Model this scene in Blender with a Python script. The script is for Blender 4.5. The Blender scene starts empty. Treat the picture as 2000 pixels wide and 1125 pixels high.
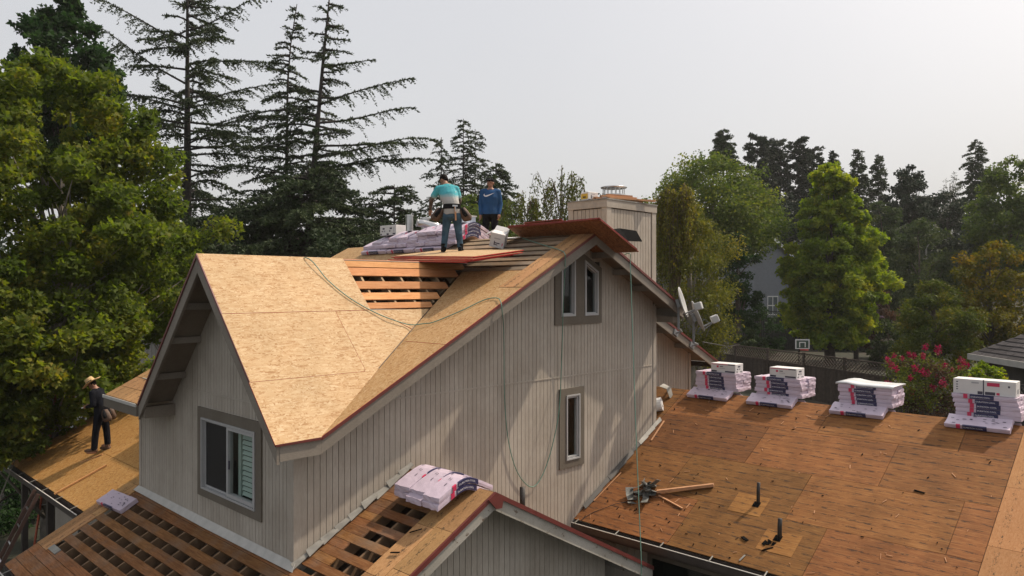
import bpy, bmesh, math, random
import numpy as np
from mathutils import Vector, Matrix

S = bpy.context.scene
COL = S.collection
R_ = math.radians
rnd = random.Random(11)
V = Vector

# ------------------------------------------------------------------ camera, sky, sun, exposure
RIGHT = V((0.69717, -0.71691, 0.0)).normalized()
FWD = V((-RIGHT.y, RIGHT.x, 0.0))
CAM = V((-5.242, -9.241, 7.2))
FPX = 1460.0
cam_d = bpy.data.cameras.new('camera')
cam_d.sensor_width = 36.0
cam_d.lens = 36.0 * FPX / 2000.0
cam_d.clip_end = 3000
cam = bpy.data.objects.new('camera', cam_d)
COL.objects.link(cam)
cam.location = CAM
cam.rotation_euler = (R_(90), 0, math.atan2(FWD.y, FWD.x) - R_(90))
S.camera = cam

SUN_DIR = V((-0.578, 0.213, -0.789)).normalized()      # direction the light travels
sun_el = math.asin(-SUN_DIR.z)
sun_az = math.atan2(-SUN_DIR.x, -SUN_DIR.y)            # from +Y towards +X
W = bpy.data.worlds.new('World')
S.world = W
W.use_nodes = True
nt = W.node_tree
nt.nodes.clear()
out = nt.nodes.new('ShaderNodeOutputWorld')
sky = nt.nodes.new('ShaderNodeTexSky')
sky.sky_type = 'NISHITA'
sky.sun_disc = False
sky.sun_elevation = sun_el
sky.sun_rotation = sun_az
sky.air_density = 0.8
sky.dust_density = 10.0
sky.ozone_density = 1.0
bg1 = nt.nodes.new('ShaderNodeBackground')
bg1.inputs['Strength'].default_value = 0.15
nt.links.new(sky.outputs[0], bg1.inputs['Color'])
# smoke-grey overcast veil in front of the blue sky, paler towards the horizon all the way round
tc = nt.nodes.new('ShaderNodeTexCoord')
sp = nt.nodes.new('ShaderNodeSeparateXYZ')
nt.links.new(tc.outputs['Generated'], sp.inputs[0])
rp = nt.nodes.new('ShaderNodeValToRGB')
rp.color_ramp.elements[0].position = 0.0
rp.color_ramp.elements[0].color = (0.80, 0.795, 0.785, 1)
rp.color_ramp.elements[1].position = 0.55
rp.color_ramp.elements[1].color = (0.765, 0.765, 0.765, 1)
nt.links.new(sp.outputs['Z'], rp.inputs[0])
bg2 = nt.nodes.new('ShaderNodeBackground')
bg2.inputs['Strength'].default_value = 1.19
# faint unevenness of the smoke
nz = nt.nodes.new('ShaderNodeTexNoise'); nz.inputs['Scale'].default_value = 2.2; nz.inputs['Detail'].default_value = 4
nt.links.new(tc.outputs['Generated'], nz.inputs['Vector'])
mr = nt.nodes.new('ShaderNodeMapRange'); mr.inputs[3].default_value = 0.95; mr.inputs[4].default_value = 1.05
nt.links.new(nz.outputs['Fac'], mr.inputs[0])
vm = nt.nodes.new('ShaderNodeVectorMath'); vm.operation = 'SCALE'
nt.links.new(rp.outputs[0], vm.inputs[0]); nt.links.new(mr.outputs[0], vm.inputs['Scale'])
nt.links.new(vm.outputs[0], bg2.inputs['Color'])
mx = nt.nodes.new('ShaderNodeMixShader')
mx.inputs[0].default_value = 0.62
nt.links.new(bg1.outputs[0], mx.inputs[1])
nt.links.new(bg2.outputs[0], mx.inputs[2])
nt.links.new(mx.outputs[0], out.inputs['Surface'])

sl = bpy.data.lights.new('sun', 'SUN')
sl.energy = 4.4
sl.angle = R_(0.8)
sl.color = (1.0, 0.85, 0.68)
so = bpy.data.objects.new('sun', sl)
COL.objects.link(so)
so.rotation_euler = SUN_DIR.to_track_quat('-Z', 'Y').to_euler()
so.location = (20, -10, 40)

S.view_settings.view_transform = 'Standard'
S.view_settings.look = 'None'
S.view_settings.exposure = 0.0
S.view_settings.gamma = 1.0
S.view_settings.use_curve_mapping = False
S.render.engine = 'CYCLES'
S.cycles.max_bounces = 6
S.cycles.transparent_max_bounces = 8
S.cycles.use_denoising = True

# ------------------------------------------------------------------ measuring helpers (photo pixel -> place in the world)
def ray(u, v):
    return RIGHT * ((u - 1000) / FPX) + FWD + V((0, 0, (562.5 - v) / FPX))
def at(u, v, D):
    return CAM + ray(u, v) * D
def hit(u, v, n, d):
    r = ray(u, v); n = V(n)
    return CAM + r * ((d - n.dot(CAM)) / n.dot(r))

# ------------------------------------------------------------------ materials
MATS = {}
def nmat(name):
    m = bpy.data.materials.new(name); m.use_nodes = True
    MATS[name] = m
    t = m.node_tree
    return m, t, t.nodes['Principled BSDF']
def N(t, k, **kw):
    n = t.nodes.new(k)
    for a, b in kw.items():
        if a.startswith('i_'):
            n.inputs[a[2:]].default_value = b
        else:
            setattr(n, a, b)
    return n
def ramp(t, stops, interp='LINEAR'):
    r = t.nodes.new('ShaderNodeValToRGB')
    r.color_ramp.interpolation = interp
    e = r.color_ramp.elements
    while len(e) < len(stops): e.new(0.5)
    for k, (p, c) in enumerate(stops):
        e[k].position = p
        e[k].color = (c[0], c[1], c[2], 1) if len(c) == 3 else c
    return r
def mixc(t, fac, a, b, mode='MIX'):
    m = t.nodes.new('ShaderNodeMix'); m.data_type = 'RGBA'; m.blend_type = mode
    for sock, val in ((0, fac), (6, a), (7, b)):
        if hasattr(val, 'is_output') or isinstance(val, bpy.types.NodeSocket):
            t.links.new(val, m.inputs[sock])
        else:
            m.inputs[sock].default_value = val if sock == 0 else (val[0], val[1], val[2], 1)
    return m.outputs[2]
def math_(t, op, a, b=None, c=None):
    m = t.nodes.new('ShaderNodeMath'); m.operation = op
    for k, val in enumerate((a, b, c)):
        if val is None: continue
        if isinstance(val, bpy.types.NodeSocket): t.links.new(val, m.inputs[k])
        else: m.inputs[k].default_value = val
    return m.outputs[0]
def coords(t, scale=(1, 1, 1), rot=(0, 0, 0), jitter=0.0):
    tcn = t.nodes.new('ShaderNodeTexCoord')
    mp = t.nodes.new('ShaderNodeMapping')
    mp.inputs['Scale'].default_value = scale
    mp.inputs['Rotation'].default_value = rot
    src = tcn.outputs['Object']
    if jitter:
        oi = t.nodes.new('ShaderNodeObjectInfo')
        ad = t.nodes.new('ShaderNodeVectorMath'); ad.operation = 'ADD'
        sc = math_(t, 'MULTIPLY', oi.outputs['Random'], jitter)
        t.links.new(src, ad.inputs[0]); t.links.new(sc, ad.inputs[1])
        src = ad.outputs[0]
    t.links.new(src, mp.inputs['Vector'])
    return mp.outputs[0]
def noise(t, vec, scale, detail=4, rough=0.55, dist=0.0):
    n = t.nodes.new('ShaderNodeTexNoise')
    n.inputs['Scale'].default_value = scale
    n.inputs['Detail'].default_value = detail
    n.inputs['Roughness'].default_value = rough
    n.inputs['Distortion'].default_value = dist
    t.links.new(vec, n.inputs['Vector'])
    return n.outputs['Fac']
def bump(t, b, h, strength=0.3, dist=0.01):
    n = t.nodes.new('ShaderNodeBump')
    n.inputs['Strength'].default_value = strength
    n.inputs['Distance'].default_value = dist
    t.links.new(h, n.inputs['Height']); t.links.new(n.outputs[0], b.inputs['Normal'])

def plain(name, col, rough=0.6, metal=0.0, var=0.12, scale=6.0, bumpk=0.0, objvar=0.0, stretch=(1, 1, 1), spec=None):
    m, t, b = nmat(name)
    vec = coords(t, stretch, jitter=3.0)
    f = noise(t, vec, scale, 5)
    lo = tuple(c * (1 - var) for c in col); hi = tuple(min(1, c * (1 + var)) for c in col)
    c = ramp(t, [(0.3, lo), (0.7, hi)])
    t.links.new(f, c.inputs[0])
    res = c.outputs[0]
    if objvar:
        oi = t.nodes.new('ShaderNodeObjectInfo')
        k = math_(t, 'MULTIPLY_ADD', oi.outputs['Random'], 2 * objvar, 1 - objvar)
        h = N(t, 'ShaderNodeHueSaturation'); t.links.new(k, h.inputs['Value']); t.links.new(res, h.inputs['Color'])
        res = h.outputs[0]
    t.links.new(res, b.inputs['Base Color'])
    b.inputs['Roughness'].default_value = rough
    b.inputs['Metallic'].default_value = metal
    if spec is not None: b.inputs['Specular IOR Level'].default_value = spec
    if bumpk: bump(t, b, noise(t, vec, scale * 4, 3), bumpk, 0.01)
    return m

def paintwood(name, col, grain=(4, 4, 0.6), wear=0.0, rough=0.75):
    # painted rough-sawn wood: fine vertical grain, faint dirt, small chips
    m, t, b = nmat(name)
    v1 = coords(t, grain, jitter=7.0)
    v2 = coords(t, (1, 1, 1))
    g = noise(t, v1, 14, 6, 0.65)
    d = noise(t, v2, 1.3, 5, 0.6)
    c1 = ramp(t, [(0.25, tuple(x * 0.84 for x in col)), (0.75, tuple(x * 1.1 for x in col))]); t.links.new(g, c1.inputs[0])
    c2 = ramp(t, [(0.3, (0.80, 0.785, 0.76)), (0.65, (1, 1, 1))]); t.links.new(d, c2.inputs[0])
    sk = noise(t, coords(t, (2.2, 2.2, 0.16)), 3.2, 5, 0.65)     # rain streaks
    c3 = ramp(t, [(0.38, (0.84, 0.825, 0.80)), (0.55, (1, 1, 1))]); t.links.new(sk, c3.inputs[0])
    res = mixc(t, 1.0, c1.outputs[0], c2.outputs[0], 'MULTIPLY')
    res = mixc(t, 0.35, res, mixc(t, 1.0, res, c3.outputs[0], 'MULTIPLY'))
    oi = t.nodes.new('ShaderNodeObjectInfo')
    k = math_(t, 'MULTIPLY_ADD', oi.outputs['Random'], 0.10, 0.95)
    h = N(t, 'ShaderNodeHueSaturation'); t.links.new(k, h.inputs['Value']); t.links.new(res, h.inputs['Color'])
    res = h.outputs[0]
    if wear:
        w = noise(t, coords(t, (1, 1, 1)), 9, 6, 0.7)
        r = ramp(t, [(0.70 - wear * 0.1, (0, 0, 0)), (0.73 - wear * 0.1, (1, 1, 1))]); t.links.new(w, r.inputs[0])
        res = mixc(t, r.outputs[0], res, (0.13, 0.10, 0.075))
    t.links.new(res, b.inputs['Base Color'])
    b.inputs['Roughness'].default_value = rough
    b.inputs['Specular IOR Level'].default_value = 0.25
    bump(t, b, g, 0.25, 0.006)
    return m

def osb(name, tones, main_rot=0.0, rough=0.7):
    # pressed strand board: flakes lying every way, mostly along the sheet
    m, t, b = nmat(name)
    nd = N(t, 'ShaderNodeTexNoise', i_Scale=3.0, i_Detail=2.0)
    base = coords(t, (1, 1, 1), jitter=5.0)
    t.links.new(base, nd.inputs['Vector'])
    fields = []
    for k, (rot, sc) in enumerate(((main_rot, (8, 36, 36)), (main_rot + 0.6, (9, 46, 46)), (main_rot - 0.7, (9, 40, 40)), (main_rot + 1.4, (10, 50, 50)))):
        vv = coords(t, sc, (0.0, 0.0, rot), jitter=5.0)
        ad = t.nodes.new('ShaderNodeVectorMath'); ad.operation = 'MULTIPLY_ADD'
        t.links.new(nd.outputs['Color'], ad.inputs[0]); ad.inputs[1].default_value = (3, 3, 3); t.links.new(vv, ad.inputs[2])
        vo = N(t, 'ShaderNodeTexVoronoi', i_Scale=1.0); t.links.new(ad.outputs[0], vo.inputs['Vector'])
        fields.append(vo)
    pick = noise(t, base, 14, 2)
    r1 = ramp(t, [(0.44, (0, 0, 0)), (0.46, (1, 1, 1))]); t.links.new(pick, r1.inputs[0])
    pick2 = noise(t, coords(t, (1.3, 1.3, 1.3), (0, 0, 1), jitter=5.0), 17, 2)
    r2 = ramp(t, [(0.52, (0, 0, 0)), (0.54, (1, 1, 1))]); t.links.new(pick2, r2.inputs[0])
    a = mixc(t, r1.outputs[0], fields[0].outputs['Color'], fields[1].outputs['Color'])
    c = mixc(t, r2.outputs[0], a, fields[2].outputs['Color'])
    pick3 = noise(t, coords(t, (1, 1.4, 1), (0, 0, 2), jitter=5.0), 15, 2)
    r3 = ramp(t, [(0.60, (0, 0, 0)), (0.62, (1, 1, 1))]); t.links.new(pick3, r3.inputs[0])
    c = mixc(t, r3.outputs[0], c, fields[3].outputs['Color'])
    sx = t.nodes.new('ShaderNodeSeparateColor'); t.links.new(c, sx.inputs[0])
    cr = ramp(t, [(0.0, tones[0]), (0.14, tones[1]), (0.32, tones[2]), (0.75, tones[3]), (1.0, tones[4])]); t.links.new(sx.outputs[0], cr.inputs[0])
    big = noise(t, coords(t, (1, 1, 1)), 1.1, 4)
    cb = ramp(t, [(0.3, (0.86, 0.86, 0.84)), (0.7, (1.04, 1.02, 1.0))]); t.links.new(big, cb.inputs[0])
    res = mixc(t, 1.0, cr.outputs[0], cb.outputs[0], 'MULTIPLY')
    t.links.new(res, b.inputs['Base Color'])
    b.inputs['Roughness'].default_value = rough
    b.inputs['Specular IOR Level'].default_value = 0.25
    bump(t, b, sx.outputs[0], 0.25, 0.004)
    return m

def oldwood(name, cols, along='y', marks=0.5, stain=0.5, hole=0.0, pitch=0.0, grey=0.0):
    # weathered sheathing: grain along the board, black stains, torn felt / nail rows every course
    m, t, b = nmat(name)
    st = {'y': (9, 0.7, 9), 'x': (0.7, 9, 9)}[along]
    g = noise(t, coords(t, st, jitter=9.0), 5, 7, 0.65, 0.6)
    c = ramp(t, [(0.25, cols[0]), (0.5, cols[1]), (0.72, cols[2])]); t.links.new(g, c.inputs[0])
    res = c.outputs[0]
    oi = t.nodes.new('ShaderNodeObjectInfo')
    k = math_(t, 'MULTIPLY_ADD', oi.outputs['Random'], 0.42, 0.82)
    h = N(t, 'ShaderNodeHueSaturation')
    t.links.new(k, h.inputs['Value']); t.links.new(res, h.inputs['Color'])
    k2 = math_(t, 'MULTIPLY_ADD', math_(t, 'FRACT', math_(t, 'MULTIPLY', oi.outputs['Random'], 7.31)), 0.014, 0.494)
    t.links.new(k2, h.inputs['Hue'])
    res = h.outputs[0]
    big = noise(t, coords(t, (1, 1, 1)), 1.7, 5, 0.65)
    rb = ramp(t, [(0.3, (0.66, 0.62, 0.6)), (0.6, (1.05, 1.0, 1.0))]); t.links.new(big, rb.inputs[0])
    res = mixc(t, stain, res, mixc(t, 1.0, res, rb.outputs[0], 'MULTIPLY'))
    if grey:
        gn = noise(t, coords(t, (1, 1, 1), (0, 0, 1)), 2.3, 4)
        rg = ramp(t, [(0.45, (0, 0, 0)), (0.75, (grey, grey, grey))]); t.links.new(gn, rg.inputs[0])
        res = mixc(t, rg.outputs[0], res, (0.17, 0.145, 0.12))
    if marks:
        # rows of torn black bits
        sep = t.nodes.new('ShaderNodeSeparateXYZ')
        wob = noise(t, coords(t, (1, 1, 1)), 4.0, 2)
        tcn = t.nodes.new('ShaderNodeTexCoord'); t.links.new(tcn.outputs['Object'], sep.inputs[0])
        ax = sep.outputs['X'] if along == 'y' else sep.outputs['Y']
        if pitch:
            q = math_(t, 'DIVIDE', math_(t, 'ADD', ax, math_(t, 'MULTIPLY', wob, 0.03)), pitch)
            fr = math_(t, 'ABSOLUTE', math_(t, 'SUBTRACT', math_(t, 'FRACT', q), 0.5))
            band = ramp(t, [(0.0, (1, 1, 1)), (0.11, (0.8, 0.8, 0.8)), (0.17, (0, 0, 0))]); t.links.new(fr, band.inputs[0])
            dn = noise(t, coords(t, {'y': (16, 2.6, 16), 'x': (2.6, 16, 16)}[along]), 2.2, 5, 0.75)
            rd = ramp(t, [(0.575 - 0.06 * marks, (0, 0, 0)), (0.62 - 0.06 * marks, (1, 1, 1))]); t.links.new(dn, rd.inputs[0])
            mk = math_(t, 'MULTIPLY', band.outputs[0], rd.outputs[0])
            res = mixc(t, math_(t, 'MULTIPLY', mk, 0.85), res, (0.022, 0.018, 0.015))
        dn2 = noise(t, coords(t, {'y': (6, 1.6, 6), 'x': (1.6, 6, 6)}[along], (0, 0, 0.1)), 3.6, 6, 0.72)
        rd2 = ramp(t, [(0.66 - 0.04 * marks, (0, 0, 0)), (0.72 - 0.04 * marks, (1, 1, 1))]); t.links.new(dn2, rd2.inputs[0])
        res = mixc(t, math_(t, 'MULTIPLY', rd2.outputs[0], 0.75), res, (0.035, 0.026, 0.02))
        # nail holes
        vo = N(t, 'ShaderNodeTexVoronoi', i_Scale=9.0); t.links.new(coords(t, (1, 1, 1)), vo.inputs['Vector'])
        rn = ramp(t, [(0.05, (1, 1, 1)), (0.085, (0, 0, 0))]); t.links.new(vo.outputs['Distance'], rn.inputs[0])
        res = mixc(t, math_(t, 'MULTIPLY', rn.outputs[0], 0.8), res, (0.03, 0.022, 0.018))
    t.links.new(res, b.inputs['Base Color'])
    b.inputs['Roughness'].default_value = 0.8
    b.inputs['Specular IOR Level'].default_value = 0.2
    bump(t, b, g, 0.4, 0.006)
    return m

def leafmat(name, stops, transl=0.35, rough=0.55):
    m, t, b = nmat(name)
    at_ = N(t, 'ShaderNodeAttribute', attribute_name='tone')
    ge = t.nodes.new('ShaderNodeNewGeometry')
    f = math_(t, 'ADD', math_(t, 'MULTIPLY', at_.outputs['Fac'], 0.65), math_(t, 'MULTIPLY', ge.outputs['Random Per Island'], 0.35))
    c = ramp(t, stops); t.links.new(f, c.inputs[0])
    t.links.new(c.outputs[0], b.inputs['Base Color'])
    b.inputs['Roughness'].default_value = 0.65
    b.inputs['Specular IOR Level'].default_value = 0.14
    tr = t.nodes.new('ShaderNodeBsdfTranslucent')
    hs = N(t, 'ShaderNodeHueSaturation', i_Saturation=1.15, i_Value=1.6); t.links.new(c.outputs[0], hs.inputs['Color'])
    t.links.new(hs.outputs[0], tr.inputs['Color'])
    ms = t.nodes.new('ShaderNodeMixShader'); ms.inputs[0].default_value = transl
    t.links.new(b.outputs[0], ms.inputs[1]); t.links.new(tr.outputs[0], ms.inputs[2])
    t.links.new(ms.outputs[0], t.nodes['Material Output'].inputs['Surface'])
    return m

SIDING = paintwood('siding_paint', (0.41, 0.374, 0.326))
TRIM = paintwood('trim_paint', (0.15, 0.132, 0.108), grain=(3, 3, 3))
FASCIA = paintwood('fascia_paint', (0.23, 0.205, 0.175), grain=(2, 2, 4), wear=0.3)
FASCIA_OLD = paintwood('worn_fascia_paint', (0.36, 0.345, 0.31), grain=(2, 2, 4), wear=1.1)
SOFFIT = paintwood('soffit_paint', (0.20, 0.172, 0.14), grain=(3, 3, 3))
GROOVE = plain('groove_paint', (0.10, 0.085, 0.07), 0.9)
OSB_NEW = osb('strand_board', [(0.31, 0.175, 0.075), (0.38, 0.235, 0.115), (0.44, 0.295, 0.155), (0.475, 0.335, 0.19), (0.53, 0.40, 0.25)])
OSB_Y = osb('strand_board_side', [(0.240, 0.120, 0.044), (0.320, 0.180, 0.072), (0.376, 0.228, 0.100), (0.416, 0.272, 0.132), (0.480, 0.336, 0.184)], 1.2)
OSB_DARK = osb('dark_strand_board', [(0.208, 0.092, 0.024), (0.288, 0.140, 0.040), (0.360, 0.188, 0.056), (0.400, 0.224, 0.076), (0.440, 0.272, 0.112)], 0.5)  # darker, more orange flake tones for the left roof panels
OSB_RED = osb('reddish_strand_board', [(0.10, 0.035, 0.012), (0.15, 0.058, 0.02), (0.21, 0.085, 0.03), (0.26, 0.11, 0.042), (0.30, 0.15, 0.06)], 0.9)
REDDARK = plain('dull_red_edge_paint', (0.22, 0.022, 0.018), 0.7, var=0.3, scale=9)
REDEDGE = plain('red_edge_paint', (0.46, 0.022, 0.022), 0.6, var=0.25, scale=9)
DRIP = plain('drip_edge_metal', (0.125, 0.027, 0.023), 0.45, var=0.2)
PLY = oldwood('old_plywood', [(0.115, 0.045, 0.013), (0.185, 0.082, 0.026), (0.255, 0.128, 0.044)], 'y', marks=1.1, stain=0.9, pitch=0.142)
PLY_LIGHT = oldwood('paler_plywood', [(0.30, 0.135, 0.052), (0.37, 0.18, 0.075), (0.43, 0.235, 0.11)], 'x', marks=0.35, stain=0.25, pitch=0.3)
BOARD = oldwood('sheathing_wood', [(0.105, 0.043, 0.015), (0.205, 0.092, 0.033), (0.30, 0.155, 0.064)], 'y', marks=1.1, stain=0.8, grey=0.5)
BOARD_X = oldwood('rake_board_wood', [(0.25, 0.135, 0.055), (0.34, 0.195, 0.085), (0.41, 0.25, 0.12)], 'x', marks=0.9, stain=0.5, pitch=0.26)
BOARD_GREY = oldwood('weathered_sheathing_wood', [(0.16, 0.115, 0.075), (0.25, 0.185, 0.12), (0.33, 0.25, 0.165)], 'y', marks=1.0, stain=0.7, grey=0.8)
SKIP = oldwood('skip_board_wood', [(0.36, 0.155, 0.055), (0.48, 0.235, 0.095), (0.56, 0.31, 0.15)], 'x', marks=0.5, stain=0.4)
RAFTER = plain('rafter_wood', (0.30, 0.21, 0.125), 0.85, var=0.2, objvar=0.15)
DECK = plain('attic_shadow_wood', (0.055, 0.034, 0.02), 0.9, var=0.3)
PATCH = oldwood('patch_wood', [(0.17, 0.068, 0.018), (0.25, 0.115, 0.034), (0.31, 0.16, 0.055)], 'y', marks=0.9, stain=0.6, pitch=0.142)
TWIG = plain('brown_twig', (0.10, 0.075, 0.045), 0.9, var=0.3)
RAFTER_DARK = plain('old_rafter_wood', (0.17, 0.085, 0.042), 0.85, var=0.25, objvar=0.2)
LUMBER = plain('lumber_wood', (0.46, 0.24, 0.12), 0.75, var=0.18, scale=9, stretch=(1, 1, 1), objvar=0.12)
FLASH = plain('galvanised_flashing', (0.22, 0.215, 0.195), 0.6, 0.1, var=0.3, scale=5)
FLASH_WHITE = plain('painted_flashing', (0.42, 0.41, 0.385), 0.55, var=0.12)
METAL = plain('galvanised_steel', (0.55, 0.55, 0.55), 0.28, 0.9, var=0.15)
WINVINYL = plain('grey_white_window_vinyl', (0.36, 0.365, 0.37), 0.45, var=0.05)
WHITE_VINYL = plain('white_vinyl', (0.62, 0.62, 0.60), 0.4, var=0.06)
WHITE = plain('white_paint', (0.72, 0.72, 0.70), 0.5, var=0.05)
GUTTER = plain('brown_gutter_metal', (0.045, 0.036, 0.032), 0.45, var=0.2)
BLACKPIPE = plain('black_pipe', (0.022, 0.019, 0.017), 0.55, var=0.3, scale=20)
FELT = plain('black_felt', (0.007, 0.007, 0.007), 0.95, var=0.3, spec=0.02)
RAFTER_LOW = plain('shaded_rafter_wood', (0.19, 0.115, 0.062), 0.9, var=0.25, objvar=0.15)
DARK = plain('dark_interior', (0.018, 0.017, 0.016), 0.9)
INSUL = plain('attic_paper', (0.42, 0.40, 0.37), 0.8, var=0.4, scale=2)
ROPE = plain('green_hose', (0.10, 0.215, 0.17), 0.5, var=0.1)
BLIND = plain('blind_slat', (0.46, 0.56, 0.52), 0.6, var=0.04)
WRAP = plain('bundle_wrapper', (0.53, 0.445, 0.535), 0.42, var=0.07, scale=5, bumpk=0.3, objvar=0.06)
NAVY = plain('navy_print', (0.022, 0.022, 0.075), 0.4, var=0.1)
REDLOGO = plain('red_print', (0.50, 0.03, 0.09), 0.4, var=0.05)
INK = plain('ink_print', (0.05, 0.045, 0.07), 0.5, var=0.05)
WHITEINK = plain('white_print', (0.72, 0.70, 0.74), 0.5, var=0.02)
CARD = plain('white_cardboard', (0.62, 0.61, 0.60), 0.6, var=0.05)
GREYINK = plain('grey_print', (0.34, 0.34, 0.36), 0.5, var=0.05)
YELLOWINK = plain('yellow_print', (0.60, 0.38, 0.03), 0.5, var=0.05)
STRETCH = plain('white_stretch_wrap', (0.66, 0.68, 0.70), 0.25, var=0.06)
BARK = plain('bark', (0.075, 0.06, 0.048), 0.95, var=0.4, scale=8, bumpk=0.6)
BARK_PALE = plain('pale_bark', (0.20, 0.18, 0.15), 0.9, var=0.35, scale=4, bumpk=0.4)
BARK_DARK = plain('dark_bark', (0.035, 0.03, 0.026), 0.95, var=0.4, scale=8)
FENCE = plain('weathered_fence_wood', (0.062, 0.047, 0.037), 0.9, var=0.3, scale=7, objvar=0.2)
DARKFENCE = plain('dark_fence_wood', (0.035, 0.035, 0.038), 0.9, var=0.3, objvar=0.2)
GREYHOUSE = plain('grey_house_paint', (0.20, 0.215, 0.24), 0.8, var=0.08)
SHINGLE = plain('dark_roof_shingle', (0.05, 0.047, 0.05), 0.95, spec=0.1, var=0.3, scale=12, objvar=0.3)
STUCCO = plain('pale_house_siding', (0.30, 0.285, 0.255), 0.85, var=0.1)
def glassmat():
    m, t, b = nmat('window_glass')
    b.inputs['Base Color'].default_value = (0.012, 0.014, 0.014, 1)
    b.inputs['Roughness'].default_value = 0.03
    tr = t.nodes.new('ShaderNodeBsdfTransparent'); tr.inputs[0].default_value = (0.75, 0.8, 0.78, 1)
    gl = t.nodes.new('ShaderNodeBsdfGlossy'); gl.inputs['Roughness'].default_value = 0.02
    lw = N(t, 'ShaderNodeLayerWeight', i_Blend=0.5)
    fr_ = math_(t, 'MULTIPLY_ADD', math_(t, 'POWER', lw.outputs['Facing'], 4.0), 0.45, 0.045)
    ms = t.nodes.new('ShaderNodeMixShader')
    t.links.new(fr_, ms.inputs[0]); t.links.new(tr.outputs[0], ms.inputs[1]); t.links.new(gl.outputs[0], ms.inputs[2])
    t.links.new(ms.outputs[0], t.nodes['Material Output'].inputs['Surface'])
    return m
GLASS = glassmat()
def screenmat():
    m, t, b = nmat('insect_screen')
    b.inputs['Base Color'].default_value = (0.012, 0.012, 0.013, 1); b.inputs['Roughness'].default_value = 0.6
    tr = t.nodes.new('ShaderNodeBsdfTransparent')
    ms = t.nodes.new('ShaderNodeMixShader'); ms.inputs[0].default_value = 0.65
    t.links.new(tr.outputs[0], ms.inputs[1]); t.links.new(b.outputs[0], ms.inputs[2])
    t.links.new(ms.outputs[0], t.nodes['Material Output'].inputs['Surface'])
    return m
SCREEN = screenmat()

# ------------------------------------------------------------------ mesh and object helpers
def link(name, me, parent=None, mats=()):
    for m in mats: me.materials.append(m)
    o = bpy.data.objects.new(name, me)
    COL.objects.link(o)
    if parent is not None: adopt(o, parent)
    return o
def worldm(p):
    m = p.matrix_basis.copy(); q = p
    while q.parent is not None:
        m = q.parent.matrix_basis @ q.matrix_parent_inverse @ m; q = q.parent
    return m
def adopt(o, p):
    o.parent = p
    o.matrix_parent_inverse = worldm(p).inverted()
def tag(o, label=None, cat=None, group=None, kind=None):
    if label: o['label'] = label
    if cat: o['category'] = cat
    if group: o['group'] = group
    if kind: o['kind'] = kind
    return o
def empty(name, loc, label=None, cat=None, group=None, parent=None, rz=0.0):
    o = bpy.data.objects.new(name, None); COL.objects.link(o)
    o.empty_display_size = 0.2
    o.location = loc; o.rotation_euler = (0, 0, rz)
    if parent is not None: adopt(o, parent)
    return tag(o, label, cat, group)

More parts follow.
